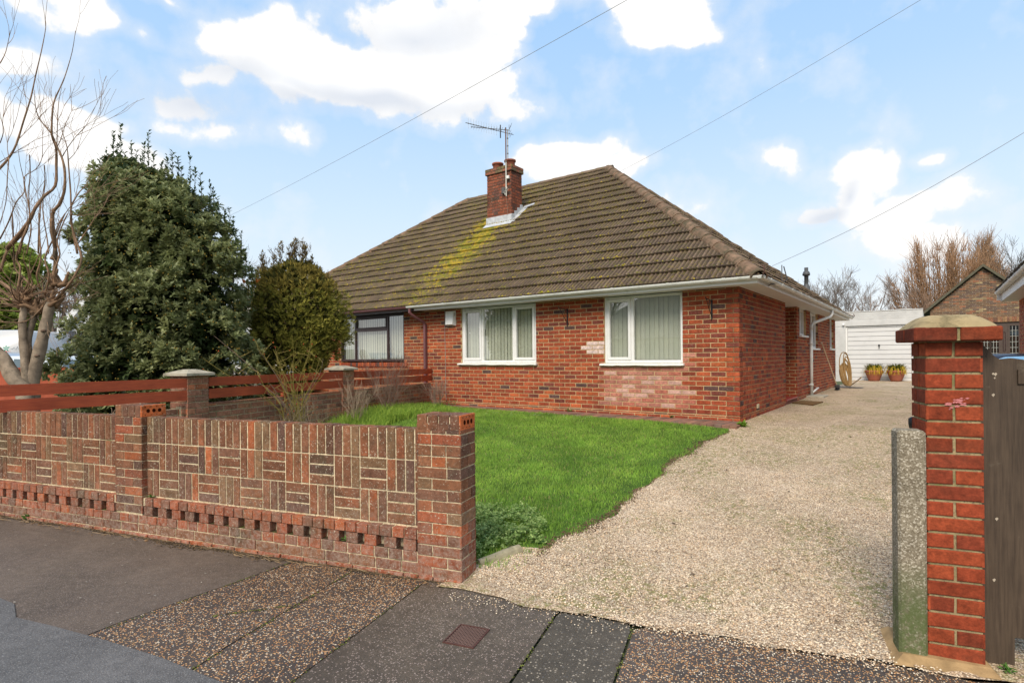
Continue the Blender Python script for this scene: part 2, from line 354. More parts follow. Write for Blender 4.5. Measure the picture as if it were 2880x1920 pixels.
# ------------------------------------------------------------------ bricks
PAL_HOUSE = [((.285, .060, .026), 5), ((.33, .074, .030), 4), ((.235, .050, .026), 4), ((.38, .092, .034), 1.2), ((.17, .045, .032), 1.8), ((.095, .05, .046), .8)]
PAL_WALL = [((.195, .085, .044), 4), ((.170, .074, .041), 4), ((.142, .068, .043), 3), ((.235, .086, .042), 2.4), ((.175, .100, .054), 2.2), ((.285, .088, .036), .8), ((.115, .062, .046), 1.2)]
PAL_WALLRED = [((.27, .076, .034), 4), ((.235, .070, .036), 3), ((.33, .092, .034), 1.), ((.20, .078, .046), 3), ((.16, .074, .048), 2.4)]
PAL_PIER = [((.26, .12, .08), 3), ((.31, .14, .085), 2), ((.20, .10, .07), 2), ((.34, .12, .06), 1)]
PAL_POST = [((.225, .043, .018), 3), ((.26, .053, .021), 3), ((.19, .038, .018), 2)]
PAL_CHIM = [((.25, .075, .040), 4), ((.20, .064, .038), 3), ((.13, .055, .042), 2), ((.09, .052, .042), .8)]
PAL_GABLE = [((.16, .095, .06), 3), ((.22, .12, .07), 2), ((.12, .075, .06), 3), ((.27, .11, .06), 1.2), ((.30, .22, .12), .7)]
def pick(pal):
    c = random.choices([p[0] for p in pal], [p[1] for p in pal])[0]; k = random.uniform(.85, 1.17)
    return tuple(x*k for x in c)
class Bricks:
    """a wall face: bricks standing 5 mm proud of a recessed mortar face. P(a, z, d) maps (along, up, outward) to the frame."""
    def __init__(s, P): s.P = P; s.a = []; s.mb = MB()
    def brick(s, a0, a1, z0, z1, col, jut=0., e=.003, dep=.012, m=0):
        j = jut+random.uniform(-.0012, .0012); r = lambda: random.uniform(-.0012, .0012)
        o = [(a0+r(), z0+r()), (a1+r(), z0+r()), (a1+r(), z1+r()), (a0+r(), z1+r())]
        i = [(a0+e+r(), z0+e+r()), (a1-e+r(), z0+e+r()), (a1-e+r(), z1-e+r()), (a0+e+r(), z1-e+r())]
        V = [s.P(p[0], p[1], j-dep) for p in o]+[s.P(p[0], p[1], j-.0025) for p in o]+[s.P(p[0], p[1], j) for p in i]
        Q = [[8, 9, 10, 11]]
        for k in range(4): k2 = (k+1) % 4; Q += [[k, k2, 4+k2, 4+k], [4+k, 4+k2, 8+k2, 8+k]]
        s.mb.add(V, Q, None, col, m)
    def field(s, a0, a1, z0, z1, openings=(), pal=PAL_HOUSE, bond='stretcher', pitch=.075, L=.225, colf=None, mort=.014, phase=0., clip=None, jut=0.):
        row = 0; z = z0
        while z < z1-.02:
            zt = min(z+pitch, z1)-mort*.5; zb = z+mort*.5
            ints = [(a0, a1)]
            if clip:
                c0, c1 = clip((zb+zt)/2); ints = [(max(a0, c0), min(a1, c1))]
            for (o0, o1, p0, p1) in openings:
                if zt > p0+.012 and zb < p1-.012:
                    n = []
                    for (b0, b1) in ints:
                        if o1 <= b0 or o0 >= b1: n.append((b0, b1)); continue
                        if o0 > b0: n.append((b0, o0))
                        if o1 < b1: n.append((o1, b1))
                    ints = n
            for (b0, b1) in ints:
                # joints on a global grid
                if bond == 'stretcher': starts = np.arange(math.floor((b0-a0)/L)-1, (b1-a0)/L+1)*L+a0+(L/2 if row % 2 else 0)+phase
                else:
                    per = L*1.5; k0 = math.floor((b0-a0)/per)-1; starts = []
                    off = (L*.75 if row % 2 else 0)
                    for k in range(k0, int((b1-a0)/per)+2): starts += [a0+k*per+off, a0+k*per+off+L]
                starts = list(starts)+[1e9]
                for q in range(len(starts)-1):
                    x0, x1 = max(starts[q], b0), min(starts[q+1], b1)
                    if x1-x0 < .022: continue
                    c = pick(pal); jj = jut
                    if colf: c = colf((x0+x1)/2, (zb+zt)/2, c)
                    s.brick(x0+(mort/2 if x0 > b0 else 0), x1-(mort/2 if x1 < b1 else 0), zb, zt, c, jj)
            z += pitch; row += 1
def planeY(y0): return lambda a, z, d: (a, y0-d, z)          # faces -y
def planeX(x0): return lambda a, z, d: (x0+d, a, z)          # faces +x
def planeXn(x0): return lambda a, z, d: (x0-d, a, z)
def planeYp(y0): return lambda a, z, d: (a, y0+d, z)
# ------------------------------------------------------------------ ground sheets
def sheet(fr, poly_test=None, xs=None, ys=None, dz=0., col=(1, 1, 1), wob=0.):
    X, Y = np.meshgrid(xs, ys, indexing='ij'); Z = gz_frame(fr, X, Y)+dz
    nx, ny = X.shape; V = np.stack([X, Y, Z], -1).reshape(-1, 3)
    i = np.arange(nx-1)[:, None]; j = np.arange(ny-1)[None]; a = i*ny+j
    Q = np.stack([a, a+ny, a+ny+1, a+1], -1).reshape(-1, 4)
    return V, Q
def poly_sheet(fr, poly, dz=0., step=.4):
    """triangle-filled polygon draped over the terrain: strips between polyline 'left' and 'right' given as rows [(y, x0, x1), ...]"""
    mb = MB(); rows = []
    for k in range(len(poly)-1):
        (y0, a0, b0), (y1, a1, b1) = poly[k], poly[k+1]; n = max(1, int(abs(y1-y0)/step))
        for q in range(n): f = q/n; rows.append((y0+(y1-y0)*f, a0+(a1-a0)*f, b0+(b1-b0)*f))
    rows.append(poly[-1]); m = 9
    V = []
    for (y, a, b) in rows:
        xs = np.linspace(a, b, m); zz = gz_frame(fr, xs, np.full(m, y))+dz
        V += [(x, y, z) for x, z in zip(xs, zz)]
    Q = [[r*m+c, r*m+c+1, (r+1)*m+c+1, (r+1)*m+c] for r in range(len(rows)-1) for c in range(m-1)]
    mb.add(V, Q); return mb
xs = np.concatenate([[-900, -300, -120, -60, -40], np.arange(-30, 31, 1.5), [40, 60, 120, 300, 900]])
ys = np.concatenate([[-900, -200, -60, -30], np.arange(-12, 30, 1.4), [40, 60, 120, 300, 900]])
V, Q = sheet('W', xs=xs, ys=np.sort(np.concatenate([ys, [0.1, 5.7, 15]])), dz=-.035)
solo('ground', MB().add(V, Q), M['farground'], kind='structure', fr='W')
# pavement pieces (wall frame; x right along the wall, y towards the house)
def pave(name, rows, mat, dz=0.): solo(name, poly_sheet('W', rows, dz, .3), mat, kind='structure', fr='W')
G_ = .006
pave('pavement', [(-1.33, -14, -1.62), (-1.12, -14, -1.60), (-.2, -14, -1.39), (0.02, -14, -1.34)], M['tarmac_brown'])
pave('pavement', [(-2.6, -1.95, -.78), (-1.33, -1.61, -.775), (-1.12, -1.60+G_, -.80), (-.2, -1.39+G_, -.83), (0.02, -1.34+G_, -.83)], M['agg'])
pave('pavement', [(-2.6, -.772, -.24-G_), (-1.33, -.767, -.24-G_), (-1.12, -.792, -.24-G_), (-.2, -.823, -.25-G_), (0.02, -.823, -.26-G_)], M['agg'])
pave('pavement', [(-2.6, -.235+G_, .695-G_), (-.16, -.255+G_, .70-G_), (-.06, -.26+G_, .55), (.04, -.26+G_, .3)], M['slab_dark'])
pave('pavement', [(-2.6, .695+G_, 1.14-G_), (-.9, .70+G_, 1.145-G_), (-.22, .70+G_, 1.135-G_), (-.16, .71+G_, 1.1)], M['slab_pebble'])
pave('pavement', [(-2.6, 1.15+G_, 12), (-.22, 1.14+G_, 12), (-.07, 1.4, 12), (0.02, 2.4, 12)], M['agg'])
# grey trench repair / road at the bottom-left
rd = MB(); edge = [(-14, -1.12), (-3.4, -1.16), (-2.75, -1.17), (-2.45, -1.19), (-2.22, -1.31), (-1.9, -1.30), (-1.45, -1.30), (-1.0, -1.33), (-.6, -1.37), (-.2, -1.42), (.4, -1.5), (3, -1.9), (12, -2.6)]
V = []; 
for (x, y) in edge: V += [(x, y+random.uniform(-.01, .01), .006), (x, -9, .006)]
rd.add(V, [[2*i, 2*i+1, 2*i+3, 2*i+2] for i in range(len(edge)-1)])
solo('road', rd, M['tarmac_grey'], kind='structure', fr='W')
pave('road', [(-9, -14, -2.72), (-2.2, -14, -2.62), (-1.72, -14, -2.72), (-1.62, -14, -3.1)], M['agg'], .012)
# driveway of shingle (house frame); left edge follows x ~ 0, wobbling
def edge_x(y): return .03+.10*np.exp(-((y+4.5)/.8)**2)-.05*np.exp(-((y+2.3)/.9)**2)+.03*np.sin(y*5.1)+.018*np.sin(y*13.7+1)
gr = MB(); rows = []
def wy(y, x): return to_frame('W', to_world('H', [[x, y, 0]]))[0]
nyv = np.arange(-6.35, 16.2, .1); m = 24; V = []
for y in nyv:
    xl = edge_x(y) if y < -.62 else -.02
    if y < -5.55: xl = -.24
    xr = 3.4
    for q in range(m):
        x = xl+(xr-xl)*q/(m-1); V.append((x, y, 0))
V = np.array(V); Wf = to_frame('W', to_world('H', V))
V[:, 2] = gzw(Wf[:, 1])+.016+.004*np.sin(V[:, 0]*9)*np.cos(V[:, 1]*7)
lim = -.16+.02*np.sin(Wf[:, 0]*9)+.015*np.sin(Wf[:, 0]*23)+.09*np.clip(1-Wf[:, 0]*1.6, 0, 1)
# pull vertices in front of the pavement line onto it
dy = np.clip(lim-Wf[:, 1], 0, None); Wf[:, 1] += dy
back = to_frame('H', to_world('W', Wf)); V[:, :2] = back[:, :2]
V[:, 2] = np.where(dy > 0, .007, V[:, 2])
n = len(nyv); Q = [[r*m+c, r*m+c+1, (r+1)*m+c+1, (r+1)*m+c] for r in range(n-1) for c in range(m-1)]
gr.add(V, Q)
solo('driveway', gr, M['gravel'], kind='structure', fr='H')
# loose pebbles over the near part of the drive
def ico():
    p = [(0, 0, 1)]+[(math.cos(a)*.9, math.sin(a)*.9, .1*(-1)**k) for k, a in enumerate(np.arange(5)*2*math.pi/5)]+[(0, 0, -1)]
    T = [[0, 1+k, 1+(k+1) % 5] for k in range(5)]+[[6, 1+(k+1) % 5, 1+k] for k in range(5)]
    return np.array(p), np.array(T)
IV, IT = ico()
def scatter_lumps(mb, pos, size, flat, cols, m=0):
    n = len(pos); ang = rng.uniform(0, 6.28, n); sc_ = size[:, None]*rng.uniform(.75, 1.25, (n, 3)); sc_[:, 2] *= flat
    v = IV[None]*sc_[:, None]; ca, sa = np.cos(ang)[:, None], np.sin(ang)[:, None]
    v = np.stack([v[..., 0]*ca-v[..., 1]*sa, v[..., 0]*sa+v[..., 1]*ca, v[..., 2]], -1)+pos[:, None]
    T = (IT[None]+np.arange(n)[:, None, None]*7).reshape(-1, 3)
    mb.add(v.reshape(-1, 3), None, T, np.repeat(cols, 7, 0), m)
pc = np.array([(.30, .22, .155), (.66, .52, .37), (.76, .63, .46), (.68, .48, .30), (.86, .76, .60), (.52, .37, .24), (.78, .66, .49), (.12, .09, .065)])
n = 42000; yy = -6.1+np.abs(rng.normal(0, 2.6, n)); xx = rng.uniform(-.3, 3.2, n)
wf_ = to_frame('W', to_world('H', np.stack([xx, yy, 0*xx], 1)))
ok = (wf_[:, 1] > -.24+.10*np.clip(1-wf_[:, 0]*1.6, 0, 1)+rng.uniform(-.03, .05, n)) & (xx > np.where(yy < -5.5, -.2, edge_x(yy)-.01)) & (wf_[:, 0] > .02) & (yy < .5) & (wf_[:, 0] < 2.55+np.clip(wf_[:, 1], 0, 9)*.5)
xx, yy, wy_ = xx[ok], yy[ok], wf_[ok, 1]; z = gzw(wy_)+.018
mb = MB(); scatter_lumps(mb, np.stack([xx, yy, z], 1), rng.uniform(.0035, .0068, len(xx)), .7, pc[rng.choice(8, len(xx), p=[.12, .15, .17, .13, .11, .13, .12, .07])])
# stones kicked on to the dark slabs
n = 900; w = np.stack([rng.uniform(0, 2.5, n), -.12-np.abs(rng.normal(0, .09, n)), np.full(n, .006)], 1)
scatter_lumps(mb, to_frame('H', to_world('W', w)), rng.uniform(.003, .005, n), .7, pc[rng.choice(8, n)])
solo('loose_shingle', mb, M['pebble'], 'loose beige shingle lying over the driveway', 'shingle', fr='H', kind='stuff')
# lawn base
LX0 = -4.35
def lawn_right_w(yw):
    # x (wall frame) of the lawn edge at wall-y, from house x = edge
    xs_, ys_ = [], []
    for y in np.arange(-6.2, -.3, .05):
        q = wy(y, float(edge_x(y))); xs_.append(q[0]); ys_.append(q[1])
    return np.interp(yw, ys_, xs_)
ywr = np.arange(.2, 5.4, .2)
rows = [(float(y), -4.4, float(lawn_right_w(y))) for y in ywr]
lb = MB(); m = 14; V = []
for (y, a, b) in rows:
    for q in range(m): x = a+(b-a)*q/(m-1); V.append((x, y, gzw(y)+.012))
# back part runs up to the brick path in front of the house
Q = [[r*m+c, r*m+c+1, (r+1)*m+c+1, (r+1)*m+c] for r in range(len(rows)-1) for c in range(m-1)]
lb.add(V, Q)
V = []; hx = np.linspace(-7.2, .03, 30)
for x in hx:
    w = wy(-.2-.37*(1-min(1, -x/6.2 if x < 0 else 0)), x); V += [(w[0], w[1], gzw(w[1])+.011)]
    yb = min(5.3, w[1]-.02) if w[1] > 5.3 else w[1]-.05; V += [(w[0], yb-.15, gzw(yb-.15)+.011)]
lb.add(V, [[2*i, 2*i+1, 2*i+3, 2*i+2] for i in range(len(hx)-1)])
solo('lawn', lb, M['turf'], kind='structure', fr='W')
# grass blades
def in_lawn(w):
    h = to_frame('H', to_world('W', w))
    ph = -.23-.36*np.clip(1+h[:, 0]/6.2, 0, 1)
    return (w[:, 0] > -4.28) & (w[:, 1] > .25) & (h[:, 0] < edge_x(h[:, 1])+.01) & (h[:, 1] < ph) & ~((w[:, 0] < -.0) & (w[:, 1] < .26))
def blades(mb, w, hgt, wid, cols, lean=.55, z0=None):
    n = len(w); a = rng.uniform(0, 6.28, n); l = rng.uniform(.1, lean, n)*hgt; d = np.stack([np.cos(a), np.sin(a)], 1)
    b = rng.uniform(0, 6.28, n); s_ = np.stack([np.cos(b), np.sin(b)], 1)*wid[:, None]*.5
    p = w.copy(); mid = p.copy(); mid[:, :2] += d*l[:, None]*.35; mid[:, 2] += hgt*.6
    tip = p.copy(); tip[:, :2] += d*l[:, None]; tip[:, 2] += hgt*np.sqrt(np.clip(1-(l/hgt)**2*.6, .2, 1))
    v = np.zeros((n, 5, 3)); v[:, 0] = p; v[:, 0, :2] -= s_; v[:, 1] = p; v[:, 1, :2] += s_
    v[:, 2] = mid; v[:, 2, :2] += s_*.8; v[:, 3] = mid; v[:, 3, :2] -= s_*.8; v[:, 4] = tip
    k = np.arange(n)[:, None]*5
    mb.add(v.reshape(-1, 3), (np.array([[0, 1, 2, 3]])+k), (np.array([[3, 2, 4]])+k), np.repeat(cols, 5, 0))
def fbm2(x, y, s, seed=0):
    r = np.zeros_like(x)
    for o in range(4):
        f = s*2**o; r += np.sin(x*f+seed+o*1.7+1.3*np.sin(y*f*.7+o))*np.cos(y*f*1.1-seed*.7+o*2.3+1.1*np.sin(x*f*.8))/2**o
    return r/1.9
n = 210000; w = np.stack([rng.uniform(-4.3, 1.7, n), rng.uniform(.25, 7.6, n), np.zeros(n)], 1)
dens = np.where(w[:, 1] > 4.5, .8, 1.); w = w[in_lawn(w) & (rng.uniform(0, 1, n) < dens)]
w[:, 2] = gzw(w[:, 1])+.008
f = fbm2(w[:, 0], w[:, 1], 1.9); f2 = fbm2(w[:, 0], w[:, 1], 7., 3)
hh = to_frame('H', to_world('W', w)); edge_d = np.clip(-(hh[:, 0]-edge_x(hh[:, 1]))/.35, .25, 1)
g1, g2, g3 = np.array([.085, .19, .022]), np.array([.38, .56, .09]), np.array([.13, .26, .038])
k = np.clip(.5+.45*f+.3*f2+rng.normal(0, .16, len(w)), 0, 1)[:, None]; colr = g3*(1-k)+g2*k; colr = np.where(rng.uniform(0, 1, (len(w), 1)) < .06, np.array([[.40, .36, .15]]), colr)
thin = np.clip((fbm2(w[:, 0], w[:, 1], 4.3, 8)-.55)*2.2, 0, .55); keep = rng.uniform(0, 1, len(w)) < np.clip(edge_d*1.2+.1+.3*f2-thin, 0, 1); w, colr, f, f2, edge_d = w[keep], colr[keep], f[keep], f2[keep], edge_d[keep]
mb = MB(); blades(mb, w, (.022+.022*rng.uniform(0, 1, len(w))+.012*np.clip(f2, 0, 1))*(.45+.55*edge_d), rng.uniform(.0035, .006, len(w)), colr, .9)
# long tufts along the back edge and tufts in the lawn
n = 5200; c = np.stack([rng.uniform(-4.2, 1.6, n), rng.uniform(.3, 7, n), np.zeros(n)], 1); c = c[in_lawn(c)]
c = c[fbm2(c[:, 0], c[:, 1], 3., 5) > .0]; c = np.repeat(c, 12, 0); c[:, :2] += rng.normal(0, .022, (len(c), 2)); c[:, 2] = gzw(c[:, 1])+.008
blades(mb, c, rng.uniform(.03, .065, len(c)), rng.uniform(.003, .005, len(c)), np.array([.24, .42, .06])*rng.uniform(.55, 1.35, (len(c), 1)), 1.)
# white daisies near the path
n = 60; c = np.stack([rng.uniform(-6, -2, n), rng.uniform(-1.1, -.35, n), np.zeros(n)], 1); c = to_frame('W', to_world('H', c)); c = c[in_lawn(c)]; c[:, 2] = gzw(c[:, 1])+.04
scatter_lumps(mb, c, np.full(len(c), .007), .4, np.tile([[.75, .75, .68]], (len(c), 1)))
solo('grass', mb, M['grassblade'], 'short green lawn grass between brick wall, bungalow and shingle drive', 'grass', fr='W', kind='stuff')
# fallen leaves on the lawn
def leaf_litter(n, area, col, size, label, fr='W'):
    mb = MB()
    for i in range(n):
        x, y = random.uniform(*area[0]), random.uniform(*area[1]); a = random.uniform(0, 6.28); s_ = size*random.uniform(.6, 1.3); z = float(gz_frame(fr, np.array([x]), np.array([y]))[0])+random.uniform(.012, .03)
        d = np.array([math.cos(a), math.sin(a), .2]); e = np.array([-math.sin(a), math.cos(a), .3])*.5; p = np.array([x, y, z])
        mb.add([p-d*s_, p+e*s_, p+d*s_, p-e*s_, p+np.array([0, 0, s_*.3])], None, [[0, 1, 4], [1, 2, 4], [2, 3, 4], [3, 0, 4]], np.array(col)*random.uniform(.6, 1.3))
    return mb
mbl = leaf_litter(34, ((-3.6, .3), (.6, 4.)), (.26, .12, .06), .022, '')
solo('fallen_leaf', mbl, M['twig'], 'scattered brown dead leaves lying on the lawn', 'leaves', fr='W', kind='stuff')
mbl = leaf_litter(150, ((-5.2, -.1), (-.16, -.01)), (.20, .12, .06), .014, '')
for q in range(60):
    x = random.uniform(-5.2, -.2); y = -random.uniform(.02, .12)
    mbl.tube([(x, y, .012), (x+random.uniform(-.06, .06), y+random.uniform(-.03, .03), .02), (x+random.uniform(-.12, .12), y, .012)], .0018, 4, (.30, .21, .12))
solo('leaf_litter', mbl, M['twig'], 'dead leaves and twigs gathered along the foot of the street wall', 'leaves', fr='W', kind='stuff')
mbl = MB()
for i in range(46):
    x, y = random.uniform(-4.5, -1.3), random.uniform(-1.2, -.15); a = random.uniform(0, 3.14); s_ = random.uniform(.005, .013); d = np.array([math.cos(a), math.sin(a), 0])*s_; e = np.array([-math.sin(a), math.cos(a), 0])*s_*.4; p = np.array([x, y, .007])
    mbl.add([p-d, p+e, p+d, p-e], [[0, 1, 2, 3]], None, np.array((.5, .45, .38))*random.uniform(.5, 1.))
solo('leaf_litter', mbl, M['twig'], 'pale leaf scraps scattered over the brown tarmac pavement', 'leaves', fr='W', kind='stuff')
mbl = MB(); n = 2600; y_ = rng.uniform(-5.6, -.75, n); x_ = edge_x(y_)+rng.normal(-.015, .028, n)*(1+.8*np.sin(y_*2.3)); w = to_frame('W', to_world('H', np.stack([x_, y_, 0*x_], 1)))
scatter_lumps(mbl, np.stack([w[:, 0], w[:, 1], gzw(w[:, 1])+.016], 1), rng.uniform(.004, .012, n), .6, np.array([[.11, .07, .04]])*rng.uniform(.5, 1.5, (n, 1)))
n = 5200; x_ = rng.uniform(-6, -.05, n); y_ = -.014-np.abs(rng.normal(0, .022, n))*(1.+.7*np.sin(x_*2.1)+.5*np.sin(x_*7)); scatter_lumps(mbl, np.stack([x_, y_, np.full(n, .004)], 1), rng.uniform(.003, .009, n), .6, np.array([[.085, .06, .035]])*rng.uniform(.4, 1.8, (n, 1)))  # dark crumbs laid along the wall foot as its contact shadow
for (xa, ya, xb, yb) in ((-.24, -1.5, -.255, -.1), (.697, -1.5, .70, -.2), (1.145, -1.5, 1.14, -.24), (-.772, -1.4, -.827, -.05), (-1.60, -1.3, -1.36, -.05), (-1.16, -.9, -.8, -.6), (-2.6, -1.19, -2.2, -1.32), (-2.2, -1.32, -.2, -1.41)):
    n = 420; f_ = rng.uniform(0, 1, n); g_ = np.sin(f_*23+xa*9)+rng.normal(0, .6, n) > -.1; x_ = xa+(xb-xa)*f_+rng.normal(0, .006, n); y_ = ya+(yb-ya)*f_+rng.normal(0, .006, n)
    scatter_lumps(mbl, np.stack([x_, y_, np.full(n, .003)], 1)[g_], rng.uniform(.002, .006, n)[g_], .5, (np.where(rng.uniform(0, 1, (n, 1)) < .45, np.array([[.12, .14, .03]]), np.array([[.05, .04, .028]]))*rng.uniform(.6, 1.5, (n, 1)))[g_])
solo('soil_and_foot_shade', mbl, M['twig'], 'crumbly dark soil along the lawn edge and dark crumbs standing in for contact shadow at the street wall foot', 'soil', fr='W', kind='stuff')
mbl = MB(); n = 70; y_ = rng.uniform(-5.5, 12, n); x_ = rng.uniform(.3, 2.4, n); w = to_frame('W', to_world('H', np.stack([x_, y_, 0*x_], 1)))
scatter_lumps(mbl, np.stack([x_, y_, gzw(w[:, 1])+.022], 1), rng.uniform(.006, .018, n), .35, np.array([[.07, .05, .035]])*rng.uniform(.6, 2., (n, 1)))
n = 500; cx_ = rng.uniform(.1, 2.6, 40); cy_ = rng.uniform(-5.6, 8, 40); q_ = rng.integers(0, 40, n); x_ = cx_[q_]+rng.normal(0, .06, n); y_ = cy_[q_]+rng.normal(0, .09, n); w = to_frame('W', to_world('H', np.stack([x_, y_, 0*x_], 1)))
ok = w[:, 1] > .1; c = np.stack([x_, y_, gzw(w[:, 1])+.015], 1)[ok]; blades(mbl, c, rng.uniform(.012, .03, len(c)), np.full(len(c), .006), np.tile([[.16, .20, .04]], (len(c), 1)), 1.)
solo('drive_debris', mbl, M['twig'], 'scattered dead leaf bits and tiny weeds on the shingle drive', 'debris', fr='H', kind='stuff')
# brick-paved strip in front of the house
mb = MB(); x = -6.6
mb.box(-6.6, .0, -.30, .02, .30, .40, (.12, .09, .06))
while x < .02:
    d = -.22-.36*min(1, max(0, 1+x/6.2)); z = gh(x, d/2)+.035
    for (ya, yb) in ((d, d+.5*(-d)), (d+.5*(-d)+.006, -.003)):
        z2 = z+random.uniform(-.003, .003); mb.box(x, x+.104, ya, yb, z2-.07, z2, pick([((.22, .12, .09), 3), ((.27, .14, .10), 2), ((.17, .11, .085), 2)]), 0, .004)
    x += .110
solo('path', mb, M['paver'], kind='structure', fr='H')
# ------------------------------------------------------------------ street wall
def slab_between(mb, p, q, th, z0, z1, col=(1, 1, 1), m=0, zq=None):
    p = np.array(p, float); q = np.array(q, float); d = (q-p)/np.linalg.norm(q-p); n = np.array([d[1], -d[0]])*th/2
    z0q, z1q = (z0, z1) if zq is None else zq
    V = [(*(p-n), z0), (*(q-n), z0q), (*(q+n), z0q), (*(p+n), z0), (*(p-n), z1), (*(q-n), z1q), (*(q+n), z1q), (*(p+n), z1)]
    mb.add(V, [[0, 3, 2, 1], [4, 5, 6, 7], [0, 1, 5, 4], [1, 2, 6, 5], [2, 3, 7, 6], [3, 0, 4, 7]], None, col, m)
sw = thing('street_wall', 'low decorative basket-weave brick wall along the pavement with two square pillars', 'brick wall', 'W', (-2.6, 0, 0))
PY = .045
def panel(x0, x1, right_gap):
    core = MB(); core.box(x0, x1, PY+.008, PY+.098, .325, 1.0-.004); part('panel_mortar', core, M['mortar_wall'], sw) if False else None
    b = Bricks(planeY(PY)); b.mb.box(x0, x1, PY+.006, PY+.098, .32, .996, (1, 1, 1), 1)
    # soldiers
    x = x1-right_gap+.225*3
    xs = []; x = x1-right_gap
    while x > x0-.2: xs.append(x); x -= .075
    cols = list(xs)
    for x in [x1]+cols:
        a1 = min(x, x1); a0 = max(x-.075, x0) if x != x1 else x1-right_gap
        if a1-a0 < .02: continue
        c = pick(PAL_WALL); c = tuple(v*.95 for v in c); h = random.uniform(-.003, .003)
        b.mb.box(a0+.005, a1-.005, PY+random.uniform(-.002, .002), PY+.1025, .789, 1.003+h, c, 0, .004)
    # basketweave rows
    for row, (z0, z1) in enumerate(((.560, .785), (.335, .560))):
        x = x1-right_gap; k = 0
        for (zz0, zz1) in [(z0+i*.075, z0+(i+1)*.075) for i in range(3)]:
            b.brick(x1-right_gap+.005, x1-.002, zz0+.005, zz1-.005, pick(PAL_WALL)) if row == 0 else None
        if row == 1: b.brick(x1-right_gap+.005, x1-.002, z0+.005, z1-.005, pick(PAL_WALL))
        while x > x0+.01:
            a0 = max(x-.225, x0)
            if (k+row) % 2 == 0:
                for i in range(3):
                    v1 = x-i*.075; v0 = v1-.075
                    if v1 < x0+.02: break
                    b.brick(max(v0, x0)+.0055, v1-.0055, z0+.005, z1-.005, pick(PAL_WALL))
            else:
                for i in range(3): b.brick(a0+.0055, x-.0055, z0+i*.075+.006, z0+(i+1)*.075-.006, pick(PAL_WALL))
            x -= .225; k += 1
    # back face in plain stretchers
    b.P = planeYp(PY+.098); b.field(x0, x1, .03, .785, pal=PAL_WALL)
    b.mb.box(x0, x1, PY+.02, PY+.092, .0, .32, (1, 1, 1), 1)
    part('panel', b.mb, [M['wall_brick'], M['mortar_wall']], sw)
panel(-6.6, -3.325, .05); panel(-2.995, -.33, .045)
pl = MB()
def course(z0, z1, w, y0, pal, jit=.003, x0=-6.6, x1=-.001, gap=.009, skip=()):
    x = x1
    while x > x0:
        ww = w*random.uniform(.95, 1.05) if w < .2 else w*random.uniform(.9, 1.05); a0 = max(x-ww, x0)
        if not any(s0 < (a0+x)/2 < s1 for s0, s1 in skip):
            j = random.uniform(-jit, jit); pl.box(a0+gap/2, x-gap/2, y0+j, y0+.16, z0+.004, z1-.004+random.uniform(-.002, .002), pick(pal), 0, .003)
        x = a0
pl.box(-6.6, -.004, .008, .12, -.1, .176, (1, 1, 1), 1); pl.box(-6.6, -.33, .012, .16, .257, .322, (1, 1, 1), 1); pl.box(-6.6, -.33, .165, .18, .1, .3, (1, 1, 1), 2); pl.box(-6.6, -.33, .012, .165, .170, .1795, (.3, .3, .2), 2)
course(.255, .33, .0975, .0, PAL_WALLRED, .003, x1=-.335, skip=((-3.33, -2.99),))
course(.105, .18, .1125, .0, PAL_WALLRED, .003, x1=-.335)
course(.03, .105, .225, .0, PAL_WALLRED[3:]+PAL_WALL[:1], .003, x1=-.225)
course(-.03, .03, .23, -.012, PAL_WALLRED[:3], .006)
x = -.345
while x > -6.5:
    if not (-3.35 < x < -2.95):
        a = random.uniform(-.07, .07); c = pick(PAL_WALLRED); pl.box(x-.098, x, .003+random.uniform(-.002, .002), .165, .180, .2545, c, 0, .003)
    x -= .158+random.uniform(-.004, .004)
part('plinth', pl, [M['wall_brick'], M['mortar_wall'], M['soil']], sw)
